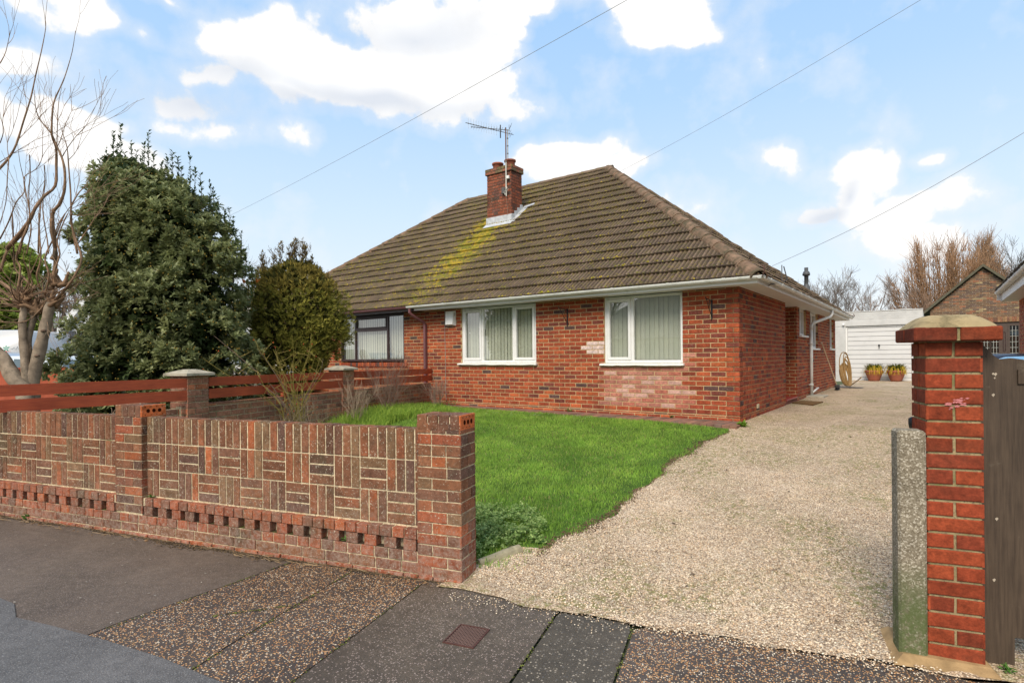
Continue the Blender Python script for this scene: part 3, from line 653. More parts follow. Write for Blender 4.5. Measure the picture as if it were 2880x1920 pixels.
def pillar(x0, x1, z0, cap_hole=True, pal=PAL_WALL, redlow=True):
    b = Bricks(planeY(0)); dpt = .225
    b.mb.box(x0+.006, x1-.006, .006, dpt-.004, 0, 1.0, (1, 1, 1), 1)
    def pc_(a, z, c): return pick(PAL_WALLRED) if (z < .33 and redlow) or random.random() < .12 else c
    z = z0; r = 0
    while z < .995:
        zt = z+.0742
        js = [x0, x0+.1125, x1] if r % 2 == 0 else [x0, x0+.225, x1]
        if r > 9: js = [x0, x0+.11, x0+.22, x1] if r % 3 else js
        for i in range(len(js)-1): b.brick(js[i]+(.0045 if i else 0), js[i+1]-(.0045 if i < len(js)-2 else 0), z+.005, zt-.004, pc_(0, z, pick(pal)))
        b.P = planeX(x1); js = [0, .1125, dpt] if r % 2 == 0 else [0, dpt]
        if r % 4 == 1: js = [0, dpt]
        elif r % 2: js = [0, .16, dpt]
        for i in range(len(js)-1): b.brick(js[i]+(.0045 if i else 0), js[i+1]-(.0045 if i < len(js)-2 else 0), z+.005, zt-.004, pc_(0, z, pick(pal)))
        b.P = planeXn(x0)
        b.brick(0, dpt, z+.005, zt-.004, pc_(0, z, pick(pal)))
        b.P = planeYp(dpt); b.brick(x0, x1, z+.005, zt-.004, pc_(0, z, pick(pal))); b.P = planeY(0)
        z = zt; r += 1
    p = part('pillar', b.mb, [M['wall_brick'], M['mortar_wall']], sw, label='brick pillar topped by four bricks on edge')
    # bricks on edge
    cp = MB(); w = (x1-x0)/4; cp.box(x0+.01, x1-.01, .008, dpt-.008, 1.0, 1.092, (1, 1, 1), 1)
    for i in range(4):
        last = i == 3
        a0, a1 = x0+i*w, x0+(i+1)*w; c = pick(PAL_WALL[:4])
        if last:
            cp.box(a0+.004, a1-.012, .0, dpt, 1.004, 1.104, c, 0, .004)
        else: cp.box(a0+.004, a1-.004, random.uniform(-.002, .002), dpt, 1.004, 1.104+random.uniform(-.003, .002), c, 0, .004)
    cp.box(x1-.012, x1, .0, dpt, 1.004, 1.104, (.50, .13, .04), 0, .003)
    part('capping', cp, [M['wall_brick'], M['mortar_wall']], p)
    hl = MB()
    for q in (-1, 0, 1):
        hl.tube([(x1-.01, dpt/2+q*.052, 1.054), (x1+.0012, dpt/2+q*.052, 1.054)], .0165, 12)
    for yy_, zz_ in [(q*.052+.026, s*.034) for q in (-2, -1, 0, 1) for s in (-1, 1)]:
        hl.tube([(x1-.01, dpt/2+yy_, 1.054+zz_), (x1+.0012, dpt/2+yy_, 1.054+zz_)], .0045, 6)
    part('brick_hole', hl, M['hole'], p)
t = NT('brick_hole'); M['hole'] = t.out((.035, .010, .005, 1), 1., 0.)
pillar(-.33, 0, .012); pillar(-3.325, -2.995, .188, redlow=False)
# ------------------------------------------------------------------ gate pillar, post, gate
gp = thing('gate_pillar', 'narrow bright red brick gate pillar with domed mortar cap', 'gate pillar', 'W', (2.63, .04, 0))
b = Bricks(planeY(-.07)); X0, X1, Y0, Y1 = 2.52, 2.745, -.07, .155
b.mb.box(X0+.007, X1-.007, Y0+.007, Y1-.007, -.02, 1.545, (1, 1, 1), 1)
z = .022; r = 0
while z < 1.53:
    zt = z+.0759
    for side in range(4):
        full = (r+side) % 2 == 0
        P_, a0, a1 = [(planeY(Y0), X0, X1), (planeXn(X0), Y0, Y1), (planeX(X1), Y0, Y1), (planeYp(Y1), X0, X1)][side]
        b.P = P_; mid = (a0+a1)/2
        js = [(a0, a1)] if full else [(a0, mid-.006), (mid+.006, a1)]
        if side == 1 and not full: js = [(a0, a1-.075), (a1-.062, a1)]
        if side == 1 and full: js = [(a0, a0+.10), (a0+.112, a1)]
        for (u, v) in js: b.brick(u, v, z+.006, zt-.006, pick(PAL_POST), 0, .0045)
    z = zt; r += 1
part('pillar_shaft', b.mb, [M['post_brick'], M['mortar_post']], gp)
cp = MB(); cx0, cx1, cy0, cy1 = 2.462, 2.803, -.125, .21
cp.box(cx0+.01, cx1-.01, cy0+.01, cy1-.01, 1.542, 1.604, (1, 1, 1), 1)
for (a, c, d, e) in ((cx0, 2.632, cy0, .04), (2.644, cx1, cy0, .04), (cx0, 2.632, .05, cy1), (2.644, cx1, .05, cy1)):
    cp.box(a, c, d, e, 1.54, 1.606, tuple(v*.72 for v in pick(PAL_POST)), 0, .006)
part('pillar_capping', cp, [M['post_brick'], M['mortar_post']], gp)
dm = MB(); V = []; NR = 9; NA = 40
for i in range(NR+1):
    f = i/NR; zz = 1.604+.063*(1-(1-f)**1.7); k = 1-.54*f**1.15
    for q in range(NA):
        a = q*2*math.pi/NA; ca, sa = math.cos(a), math.sin(a); e = .28+.35*f
        sx = (abs(ca)**e)*(1 if ca > 0 else -1); sy = (abs(sa)**e)*(1 if sa > 0 else -1)
        V.append((2.6325+sx*.168*k, .0425+sy*.166*k, zz+random.uniform(-.0012, .0012)))
V.append((2.6325, .0425, 1.673)); Q = [[i*NA+q, i*NA+(q+1) % NA, (i+1)*NA+(q+1) % NA, (i+1)*NA+q] for i in range(NR) for q in range(NA)]
V[-1] = (2.6325, .0425, 1.6685); dm.add(V, Q, [[NR*NA+q, NR*NA+(q+1) % NA, (NR+1)*NA] for q in range(NA)])
sp_ = MB()
for k in range(46):
    x, z = random.gauss(2.640, .022), random.gauss(1.249, .012)+.25*0; s_ = random.uniform(.002, .007); z += (x-2.64)*.25
    sp_.add([(x-s_*1.6, Y0-.0022, z), (x, Y0-.0026, z-s_*.6), (x+s_*1.4, Y0-.0022, z+s_*.3), (x, Y0-.0026, z+s_*.8)], [[0, 1, 2, 3]])
part('paint_splash', sp_, simple('pink_paint', (.55, .20, .20), .8, .2), gp)
part('mortar_dome', dm, M['conc_dome'], gp, True)
ft = MB(); V = []; 
for (x, y, z) in [(2.36, -.17, .012), (2.78, -.15, .01), (2.78, .2, .01), (2.36, .2, .01), (2.41, -.11, .045), (2.76, -.09, .03), (2.76, .18, .03), (2.41, .18, .045)]: V.append((x, y, z))
ft.add(V, [[4, 5, 6, 7], [0, 1, 5, 4], [1, 2, 6, 5], [2, 3, 7, 6], [3, 0, 4, 7]]); part('mortar_footing', ft, simple('footing_sand', (.36, .24, .12), .95, .1, 12, .7, 1.2, .8, 60), gp)
cpst = MB(); cpst.box(2.398, 2.516, -.095, .03, -.02, 1.112, (1, 1, 1), 0, .011)
solo('concrete_post', cpst, M['conc_post'], 'short weathered concrete post, green with algae at its foot, against the red gate pillar', 'post', 'W', (2.45, -.03, 0))
bl = MB(); q = to_frame('W', pix(2573, 1188, 3.05))[0]
bl.lathe([(.0, -.03), (.026, -.03), (.03, -.01), (.03, .02), (.018, .03), (0, .032)], q, 14)
bl.tube([q, q+np.array([.09, .0, .01])], .012, 8); bl.tube([q+np.array([.085, 0, -.03]), q+np.array([.085, 0, .04])], .02, 8)
solo('gate_stop', bl, M['black_metal'], 'small rounded black fitting sticking out from behind the red gate pillar', 'gate fitting', 'W', q, smooth=True)
M['chip'] = simple('bare_wood_chip', (.42, .36, .28), .9, .1)
gt = thing('wooden_gate', 'dark brown painted wooden gate with a curved top beside the red gate pillar', 'gate', 'W', (2.76, .02, 0))
st = MB()
top = lambda x: 1.532-.082*math.sin(min(1, max(0, (x-2.757)/.088))*math.pi/2)**1.3
xs = np.linspace(2.757, 2.845, 9); poly = [(x, top(x)) for x in xs]+[(2.845, .015), (2.757, .015)]
st.prism(poly, 'y', .0, .045); part('gate_stile', st, M['wood_gate'], gt)
lf = MB()
xs = np.linspace(2.847, 4.0, 30); f = lambda x: 1.452+.006*math.sin((x-2.847)*30)-.12*(max(0, x-2.90))**1.2
xe = [2.847, 2.885]
lf.prism([(2.8465, f(2.85)), (2.884, f(2.884)), (2.884, .015), (2.8465, .015)], 'y', .012, .055)
x = 2.886
while x < 3.9:
    lf.prism([(x, f(x)), (x+.088, f(x+.088)), (x+.088, .14), (x, .14)], 'y', .022, .05); x += .092
part('gate_boards', lf, M['wood_gate'], gt)
lp = MB(); lp.box(2.905, 3.0, .012, .021, 1.335, 1.405, (1, 1, 1), 0, .002); lp.tube([(2.955, .012, 1.37), (2.955, -.02, 1.37)], .012, 10)
part('latch', lp, M['wood_gate'], gt)
for (x, z, s) in ((2.815, 1.383, .007), (2.806, 1.385, .005), (2.812, 1.365, .004), (2.806, 1.285, .007), (2.815, .70, .007), (2.803, .41, .007)):
    pm = MB(); pm.add([(x-s, -.0012, z), (x, -.0015, z-s*1.5), (x+s, -.0012, z+s*.2), (x+.2*s, -.0015, z+s)], [[0, 1, 2, 3]]); part('paint_chip', pm, M['chip'], gt)
# bins behind the gate
def bin_(name, label, px, py, Y, col, lidcol, s=1.):
    p = pixf('G', px, py, Y); g = gg(p[0], p[1]); t_ = thing(name, label, 'bin', 'G', (p[0], p[1], g), 'wheelie bins behind the gate')
    zt = p[2]; w = .29*s; mb = MB(); V = []
    for (k, z) in ((.8, g+.06), (1., zt-.09)):
        for (sx, sy) in ((-1, -1), (1, -1), (1, 1), (-1, 1)): V.append((p[0]+sx*w*k, p[1]+sy*w*k*1.1, z))
    mb.add(V, [[0, 1, 5, 4], [1, 2, 6, 5], [2, 3, 7, 6], [3, 0, 4, 7], [3, 2, 1, 0], [4, 5, 6, 7]])
    part('bin_body', mb, simple(name+'_body', col, .5, .4), t_)
    ld = MB(); V = []
    for (k, z) in ((1.08, zt-.09), (1.08, zt-.055), (.8, zt-.01), (.3, zt)):
        for q in range(16):
            a = q*math.pi/8; ca, sa = math.cos(a), math.sin(a); e = .35
            V.append((p[0]+w*k*abs(ca)**e*(1 if ca > 0 else -1), p[1]+1.1*w*k*abs(sa)**e*(1 if sa > 0 else -1), z))
    ld.add(V, [[i*16+q, i*16+(q+1) % 16, (i+1)*16+(q+1) % 16, (i+1)*16+q] for i in range(3) for q in range(16)]); ld.poly.append([48+q for q in range(16)]); ld.pm.append(0)
    part('lid', ld, simple(name+'_lid', lidcol, .35, .5), t_, True)
    for s_ in (-1, 1):
        wh = MB(); wh.tube([(p[0]+s_*w*.75, p[1]+w, g+.1), (p[0]+s_*w*.95, p[1]+w, g+.1)], .1, 14); part('wheel', wh, M['black_metal'], t_)
bin_('wheelie_bin', 'black-lidded bin behind the brown gate, farther from the pillar cap', 2850, 994, 7.4, (.03, .03, .04), (.03, .03, .045), 1.1)
bin_('wheelie_bin', 'green bin with a pale blue lid just behind the brown gate', 2952, 1000, 5.6, (.04, .12, .05), (.25, .50, .72), 1.1)
# ------------------------------------------------------------------ boundary fence on low brick wall
bf = thing('boundary_fence', 'red-stained horizontal board fence on a low brick wall between the two front gardens', 'fence', 'W', (-4.53, 4, 0))
FP = [(-4.93, .14), (-4.56, 1.66), (-4.535, 1.96), (-4.535, 4.60), (-4.535, 4.92), (-4.535, 7.66)]
b = Bricks(planeX(-4.535))
b.mb.box(-4.63, -4.541, 1.6, 7.7, 0, .925, (1, 1, 1), 1)
b.field(1.6, 7.7, .0, .93, pal=PAL_PIER, phase=.05)
# angled first bay
p, q = np.array(FP[0]), np.array(FP[1]); d = (q-p)/np.linalg.norm(q-p); nrm = np.array([d[1], -d[0]])
b.P = lambda a, z, dd: (p[0]+d[0]*a+nrm[0]*dd, p[1]+d[1]*a+nrm[1]*dd, z)
b.field(.02, 1.56, .0, .90, pal=PAL_PIER)
slab_between(b.mb, p+d*.03-nrm*.056, q-nrm*.056, .1, 0, .895, (1, 1, 1), 1)
x = 1.6
while x < 7.65: b.mb.box(-4.632, -4.537, x+.004, x+.221, .925, .94+random.uniform(-.002, .002), pick(PAL_PIER), 0, .004); x += .225
part('brick_base', b.mb, [M['pier_brick'], M['mortar_pier']], bf)
for (y0, y1) in ((1.655, 1.955), (4.60, 4.91)):
    b = Bricks(planeX(-4.50)); xa, xb = -4.80, -4.50
    b.mb.box(xa+.006, xb-.006, y0+.006, y1-.006, 0, 1.295, (1, 1, 1), 1); z = .0; r = 0
    while z < 1.28:
        for (P_, a0, a1) in ((planeX(xb), y0, y1), (planeY(y0), xa, xb), (planeXn(xa), y0, y1), (planeYp(y1), xa, xb)):
            b.P = P_; w = a1-a0; js = [a0, a0+w*.36, a1] if (r) % 2 else [a0, a0+w*.68, a1]
            for i in (0, 1): b.brick(js[i]+.004*i, js[i+1]-.004*(1-i), z+.005, z+.0695, pick(PAL_PIER))
        z += .0745; r += 1
    pp = part('pier', b.mb, [M['pier_brick'], M['mortar_pier']], bf)
    c = MB(); cx, cy, h = (xa+xb)/2, (y0+y1)/2, .2
    V = [(cx+sx*h, cy+sy*h, z) for z in (1.295, 1.325) for sx, sy in ((-1, -1), (1, -1), (1, 1), (-1, 1))]+[(cx+sx*.05, cy+sy*.05, 1.372) for sx, sy in ((-1, -1), (1, -1), (1, 1), (-1, 1))]
    c.add(V, [[0, 3, 2, 1], [8, 9, 10, 11]]+[[i, (i+1) % 4, 4+(i+1) % 4, 4+i] for i in range(4)]+[[4+i, 4+(i+1) % 4, 8+(i+1) % 4, 8+i] for i in range(4)])
    part('cap', c, M['concrete_cap'], pp)
def board(p, q, z0, z1, zq=None):
    mb = MB(); slab_between(mb, p, q, .02, z0, z1, zq=zq); part('board', mb, M['fence_red'], bf)
for (a, c, zz) in (((-5.0, -.10), (-4.515, 1.655), (-.01, -.005)), ((-4.505, 1.957), (-4.505, 4.60), (0, .0)), ((-4.505, 4.912), (-4.505, 7.66), (-.005, -.012))):
    m_ = ((a[0]+c[0])/2, (a[1]+c[1])/2); dz = zz[0]
    board(a, c, 1.155+dz, 1.268+dz, (1.157+zz[1], 1.270+zz[1])); board(a, c, 1.0+dz, 1.122+dz, (1.002+zz[1], 1.125+zz[1]))
for (x, y) in ((-4.56, 3.3), (-4.56, 6.3)): pst = MB(); pst.box(x-.03, x+.025, y-.03, y+.03, .9, 1.24); part('fence_post', pst, M['fence_red'], bf)
# ------------------------------------------------------------------ bungalow
EO = .41; EZ = 2.60; AP = 4.77; RZ = 6.38; TS = (RZ-EZ)/AP
XL = -13.95; YB = 11.0; WT = 2.53; PX_ = -6.70
bg = thing('bungalow', 'red brick semi-detached bungalow with mossy hipped tile roof and white windows', 'bungalow', 'H', (0, 0, 0))
def housecol(a, z, c):
    # pink rebuilt patch with salts under the right-hand window
    k = (-2.42+.10*math.sin(z*37) < a < -.78+.12*math.sin(z*29)) and .62 < z < 1.29
    k = k or (-2.75 < a < -2.3 and (1.55 < z < 1.78)) or (-1.0 < a < -.7 and 1.28 < z < 1.50)
    if k:
        c = random.choice([(.42, .17, .12), (.46, .20, .15), (.38, .13, .09), (.36, .15, .11)])
        if random.random() < .22 and z < 1.2: c = (.50, .30, .25)
        if -2.75 < a < -2.3 and z > 1.5 and random.random() < .6: c = (.60, .46, .42)
    elif z < 1.3 and random.random() < .5: c = tuple(v*1.08 for v in c)
    return c
W1 = (-5.64, -3.735, 1.34, WT+.2); W2 = (-2.285, -.88, 1.33, WT+.2); W3 = (-9.74, -7.40, 1.38, WT+.2)
b = Bricks(planeY(0)); b.field(-6.70, 0, .56, WT+.02, (W1, W2), colf=housecol, L=.232)
b.field(-6.70, 0, .30, .555, (), colf=housecol, phase=.1, L=.232)
def core_front(mb, x0, x1, ops, z0, z1, y0=.007, y1=.2):
    xs_ = sorted([x0, x1]+[v for o in ops for v in o[:2]]); 
    for i in range(len(xs_)-1):
        a, c = xs_[i], xs_[i+1]; o = [q for q in ops if q[0] <= a+1e-6 and q[1] >= c-1e-6]
        if o:
            mb.box(a, c, y0, y1, z0, o[0][2], (1, 1, 1), 1)
        else: mb.box(a, c, y0, y1, z0, z1, (1, 1, 1), 1)
core_front(b.mb, -6.70, -.007, (W1, W2), .2, WT+.02)
# brick reveals of window openings
part('wall', b.mb, [M['house_brick'], M['mortar']], bg, label='front brick wall with pale salt-stained patch under the right window')
b = Bricks(planeY(.0)); b.field(XL+EO, -6.702, .56, WT+.02, (W3,), L=.232, phase=.07, pal=[((c[0]*1.02, c[1]*1.15, c[2]*1.1), w) for c, w in PAL_HOUSE])
b.field(XL+EO, -6.702, .30, .555, ()); core_front(b.mb, XL+EO, -6.702, (W3,), .2, WT+.02)
x = W3[0]-.03
while x < W3[1]+.05: b.mb.box(x+.004, x+.069, -.025, .0, 1.30, 1.395, pick(PAL_HOUSE), 0, .004); x += .073
part('wall', b.mb, [M['house_brick'], M['mortar']], bg, label='brick front wall of the attached left-hand half')
# side wall facing the drive
SA = (4.90, 5.75, 1.90, 2.8); SB = (6.30, 7.45, 1.62, 2.8); SC = (9.55, 10.35, 1.63, 2.8); YE = 10.72; RC0, RC1 = 3.40, 4.58
b = Bricks(planeX(0))
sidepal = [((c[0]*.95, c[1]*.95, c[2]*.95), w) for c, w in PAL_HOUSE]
b.field(0, RC0, .56, WT+.02, bond='flemish', pal=sidepal); b.field(0, RC0, .30, .555, bond='flemish')
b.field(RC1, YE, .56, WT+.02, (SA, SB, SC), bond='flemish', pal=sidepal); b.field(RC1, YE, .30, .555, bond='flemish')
b.field(RC0, RC1, .33, .56, bond='flemish', pal=[((.16, .06, .045), 1)])
ops = (SA, SB, SC); ysl = sorted([RC1, YE]+[v for o in ops for v in o[:2]])
b.mb.box(-.2, -.007, .007, RC0-.007, .2, WT+.02, (1, 1, 1), 1)
b.mb.box(-1.1, -.007, RC0-.007, RC1+.007, .2, .555, (1, 1, 1), 1)
for i in range(len(ysl)-1):
    o = [q for q in ops if q[0] <= ysl[i]+1e-6 and q[1] >= ysl[i+1]-1e-6]
    b.mb.box(-.2, -.007, ysl[i]+(.007 if i == 0 else 0), ysl[i+1], .2, o[0][2] if o else WT+.02, (1, 1, 1), 1)
# recess walls
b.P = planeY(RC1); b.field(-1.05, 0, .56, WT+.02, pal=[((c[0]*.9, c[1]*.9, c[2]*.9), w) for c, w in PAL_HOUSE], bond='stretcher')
b.P = planeYp(RC0); b.field(-1.05, 0, .56, WT+.02)
for (y0, y1, z0, z1) in ops:
    b.P = planeY(y1); b.field(-.11, 0, z0, WT+.02, L=.225)
    b.P = planeYp(y0); b.field(-.11, 0, z0, WT+.02, L=.225)
b.mb.box(-1.06, -.2, RC1+.007, RC1+.2, .2, WT+.02, (1, 1, 1), 1); b.mb.box(-1.06, -.2, RC0-.2, RC0-.007, .2, WT+.02, (1, 1, 1), 1)
b.P = planeYp(YE); b.field(-4, 0, .3, WT+.02); b.mb.box(XL+EO, -.2, YE-.2, YE-.007, .2, WT+.02, (1, 1, 1), 1)
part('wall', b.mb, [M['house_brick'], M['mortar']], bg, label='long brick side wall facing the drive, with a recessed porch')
# party end wall and recess door
mb = MB(); mb.box(XL+EO, XL+EO+.15, .21, YE-.21, .2, WT, (.30, .09, .05)); part('wall', mb, M['house_brick'], bg, label='far end wall of the attached half')
d_ = MB(); d_.box(-1.10, -1.05, RC0+.1, RC1-.1, .57, 2.5, (1, 1, 1), 0, .01); dr = part('door', d_, M['upvc'], bg)
d2 = MB(); d2.box(-1.049, -1.03, RC0+.3, RC1-.3, 1.6, 2.3, (1, 1, 1), 0, .005); part('door_panel', d2, M['upvc'], dr)
stp = MB(); stp.box(-1.05, .012, RC0+.002, RC1-.002, .556, .585, (.36, .045, .035), 0, .004); part('doorstep', stp, simple('red_tile_step', (.30, .035, .028), .35, .5, 6, .8, 1.15), bg)
av = MB(); av.box(.0, .012, 1.02, 1.15, .60, .67, (.55, .50, .36), 0, .003); part('air_brick', av, simple('buff_airbrick', (.55, .48, .33), .9, .1), bg)
# windows
BLC = [(1, 1, 1), (.96, .97, .95), (1.03, 1.03, 1.0)]
def blinds(mb, x0, x1, y, z0, z1, gaps=()):
    x = x0; w = .089
    while x < x1:
        a = min(x+w, x1)
        if not any(g0 < (x+a)/2 < g1 for g0, g1 in gaps):
            c = BLC[random.randrange(3)]; dy = random.uniform(.0, .01)
            mb.add([(x, y+.012, z0), (a-.002, y-.008+dy, z0), (a-.002, y-.008+dy, z1), (x, y+.012, z1)], [[0, 1, 2, 3]], None, c)
        x += w*.93
def frame_rect(mb, x0, x1, z0, z1, y0, y1, t=.05, bev=.006, T=None):
    T = T or t
    mb.box(x0, x0+t, y0, y1, z0, z1, (1, 1, 1), 0, bev); mb.box(x1-t, x1, y0, y1, z0, z1, (1, 1, 1), 0, bev)
    mb.box(x0+t, x1-t, y0+.001, y1, z0, z0+T, (1, 1, 1), 0, bev); mb.box(x0+t, x1-t, y0+.001, y1, z1-T, z1, (1, 1, 1), 0, bev)
def win_front(o, lab, panes, matf, depth=.03, sill=True, vents=()):
    x0, x1, z0, z1 = o[0], o[1], o[2]+.045, WT-.004
    fr_ = MB(); y0 = depth; frame_rect(fr_, x0, x1, z0, z1, y0, y0+.07, .045)
    gl_, bd = MB(), MB(); w = x1-x0; inner = []
    for (a, c, opening) in panes:
        px0, px1 = x0+w*a, x0+w*c
        if a > 0: fr_.box(px0-.024, px0+.024, y0+.002, y0+.068, z0+.04, z1-.04, (1, 1, 1), 0, .005)
        gx0, gx1 = px0+(.045 if a == 0 else .024), px1-(.045 if c == 1 else .024); gz0, gz1 = z0+.045, z1-.045
        if opening: frame_rect(fr_, gx0+.001, gx1-.001, gz0+.001, gz1-.001, y0-.014, y0+.04, .052, .007); gx0 += .05; gx1 -= .05; gz0 += .05; gz1 -= .05
        segs = [(gz0, gz1)]
        if opening == 0 and (a, c) in vents:
            zc = gz1-.30; fr_.box(gx0-.001, gx1+.001, y0+.002, y0+.06, zc-.03, zc+.03, (1, 1, 1), 0, .005)
            frame_rect(fr_, gx0+.001, gx1-.001, zc+.03, gz1, y0-.012, y0+.04, .035); segs = [(gz0, zc-.03), (zc+.062, gz1-.03)]
        for (s0, s1) in segs:
            ga, gb = (gx0, gx1) if s0 == gz0 or not vents else (gx0+.03, gx1-.03)
            gl_.add([(ga, y0+.03, s0), (gb, y0+.03, s0), (gb, y0+.03, s1), (ga, y0+.03, s1)], [[0, 1, 2, 3]])
    wn = part('window', fr_, matf, bg, label=lab)
    part('glass', gl_, M['glass'], wn)
    blinds(bd, x0+.04, x1-.04, y0+.10, z0+.05, z1-.02); part('blind', bd, M['blind'], wn)
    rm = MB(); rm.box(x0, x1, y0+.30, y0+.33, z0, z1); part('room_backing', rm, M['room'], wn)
    if sill:
        s_ = MB(); V = []
        n = 18; 
        for i in range(n+1):
            x = x0-.07+(x1-x0+.10)*i/n; j = random.uniform(-.004, .004); 
            V += [(x, y0+.02, z0-.002), (x, -.055+j*.4, z0-.018), (x, -.060+j*.5, z0-.045+j), (x, -.01, z0-.050+j), (x, .02, z0-.046)]
        s_.add(V, [[i*5+k, (i+1)*5+k, (i+1)*5+k+1, i*5+k+1] for i in range(n) for k in range(4)]); s_.poly += [[0, 1, 2, 3, 4], [n*5+k for k in (4, 3, 2, 1, 0)]]; s_.pm += [0, 0]
        part('sill', s_, M['white_paint'], wn)
    return wn
win_front(W1, 'white three-pane window nearer the downpipe', [(0, .29, 1), (.29, .705, 0), (.705, 1, 1)], M['upvc'])
win_front(W2, 'white two-pane window nearer the drive, with tree reflections', [(0, .37, 1), (.37, 1, 0)], M['upvc'])
win_front(W3, 'dark brown framed window of the attached half', [(0, .24, 0), (.24, .75, 0), (.75, 1, 0)], M['brown_upvc'], .015, False, vents=((.24, .75),))
for (y0, y1, z0, z1) in ops:
    f_ = MB(); z1 = WT-.004; z0 += .03; xb = -.055
    for (a, c) in ((y0, y0+.05), (y1-.05, y1), ((y0+y1)/2-.03, (y0+y1)/2+.03)): f_.box(xb-.06, xb, a, c, z0, z1, (1, 1, 1), 0, .005)
    f_.box(xb-.06, xb-.001, y0+.05, y1-.05, z0, z0+.05, (1, 1, 1), 0, .005); f_.box(xb-.06, xb-.001, y0+.05, y1-.05, z1-.05, z1, (1, 1, 1), 0, .005)
    wn = part('window', f_, M['upvc'], bg, label='narrow white side window above the drive')
    g_ = MB(); g_.add([(xb-.03, y0, z0), (xb-.03, y1, z0), (xb-.03, y1, z1), (xb-.03, y0, z1)], [[0, 1, 2, 3]]); part('glass', g_, M['glass'], wn)
    s_ = MB(); s_.box(xb-.02, .05, y0-.03, y1+.03, z0-.045, z0-.002, (1, 1, 1), 0, .006); part('sill', s_, M['white_paint'], wn)
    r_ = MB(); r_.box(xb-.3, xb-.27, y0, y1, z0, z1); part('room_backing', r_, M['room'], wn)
# soffit, fascia, gutters
FO = .33
sf = MB(); 
def ring(mb, o0, o1, z0, z1, xl=XL+EO, xr=0., yf=0., yb=YE, parts='frblx'):
    if 'f' in parts: mb.box(xl-o1, xr+o1, yf-o1, yf-o0, z0, z1)
    if 'r' in parts: mb.box(xr+o0, xr+o1, yf-o0, yb+o0, z0, z1)
    if 'b' in parts: mb.box(xl-o1, xr+o1, yb+o0, yb+o1, z0, z1)
sf.box(PX_, FO, -FO, .006, WT+.003, WT+.02); sf.box(-.2, FO, .006, YE+.28, WT+.003, WT+.02); sf.box(-1.2, -.2, RC0-.1, RC1+.1, WT+.003, WT+.02)
part('soffit', sf, M['soffit'], bg)
sf2 = MB(); sf2.box(XL+.08, PX_-.002, -FO, .006, WT+.003, WT+.02); part('soffit', sf2, M['brown_upvc'], bg, label='dark soffit of the attached half')
fa = MB(); fa.box(PX_, FO+.018, -FO-.018, -FO, WT-.008, EZ+.01); fa.box(FO, FO+.018, -FO, YE+.30, WT-.008, EZ+.01); fa.box(-3, FO+.018, YE+.28, YE+.30, WT-.008, EZ+.01)
part('fascia', fa, M['upvc'], bg)
fb = MB(); fb.box(XL+.06, PX_-.002, -FO-.018, -FO, WT-.008, EZ+.01); part('fascia', fb, M['brown_upvc'], bg, label='dark fascia of the attached half')
def gutter(mb, p, q, out, r=.052, bands=None):
    p = np.array(p, float); q = np.array(q, float); out = np.array(out, float); n = 12
    V = []
    for P_ in (p, q):
        for k in range(n+1):
            a = math.pi*k/n; V.append(P_-out*r*math.cos(a)+np.array([0, 0, -r*math.sin(a)]))
        for k in range(n+1):
            a = math.pi*(n-k)/n; V.append(P_-out*(r-.006)*math.cos(a)+np.array([0, 0, -(r-.006)*math.sin(a)]))
    m_ = 2*(n+1); mb.add(V, [[k, (k+1) % m_, m_+(k+1) % m_, m_+k] for k in range(m_)])
    d = q-p; L = np.linalg.norm(d); d /= L
    for t_ in bands or []:
        c = p+d*t_; V = []
        w_ = .022
        for P_ in (c-d*w_, c+d*w_):
            for rr in (r+.007, r-.001):
                for k in range(n+1): a = math.pi*k/n; V.append(P_-out*rr*math.cos(a)+np.array([0, 0, -rr*math.sin(a)+.004]))
        s_ = n+1
        mb.add(V, [[k, k+1, 2*s_+k+1, 2*s_+k] for k in range(n)]+[[k, s_+k, s_+k+1, k+1] for k in range(n)]+[[2*s_+k, 2*s_+k+1, 3*s_+k+1, 3*s_+k] for k in range(n)])
gw = MB(); gy = -FO-.018-.053; gx = FO+.018+.053
gutter(gw, (PX_-.15, gy, EZ+.018), (gx+.05, gy, EZ+.018), (0, -1, 0), bands=[.35, 1.1, 1.95, 2.85, 3.15, 4.0, 4.95, 5.9, 6.75])
gutter(gw, (gx, gy-.05, EZ+.018), (gx, YE+.36, EZ+.018), (1, 0, 0), bands=list(np.arange(.5, 11, .8)))
gt_ = part('gutter', gw, M['gutter'], bg)
gb_ = MB(); gutter(gb_, (XL+.02, gy, EZ+.012), (PX_-.15, gy, EZ+.012), (0, -1, 0), bands=[1, 2.5, 4, 5.5, 6.6]); part('gutter', gb_, M['brown_pipe'], bg, label='maroon gutter of the attached half')
dp = MB(); Yd = 6.02; dp.tube([(gx, Yd+.75, EZ-.02), (gx, Yd+.75, EZ-.13), (gx-.03, Yd+.70, EZ-.19), (.09, Yd+.05, EZ-.36), (.062, Yd, EZ-.42), (.06, Yd, EZ-.55)], .034, 12); dp.tube([(.06, Yd, EZ-.40), (.06, Yd, .50)], .034, 12); dp.tube([(.06, Yd, EZ-.50), (.06, Yd, EZ-.40)], .040, 12)
for z in (1.75, .78): dp.box(.0, .10, Yd-.05, Yd+.05, z-.012, z+.012)
part('downpipe', dp, M['gutter'], bg, True)
wp = MB(); wp.tube([(.05, 6.15, .58), (.07, 6.9, .66), (.0, 6.95, .66)], .022, 10); part('waste_pipe', wp, M['gutter'], bg, True)
dn = MB(); xq = -6.76; dn.tube([(xq-.02, gy, EZ-.03), (xq-.02, gy, EZ-.12), (xq+.0, gy+.05, EZ-.17), (xq+.08, -.08, EZ-.32), (xq+.09, -.045, EZ-.38)], .032, 12); dn.box(xq+.06, xq+.12, -.075, -.01, .55, EZ-.36, (1, 1, 1), 0, .004)
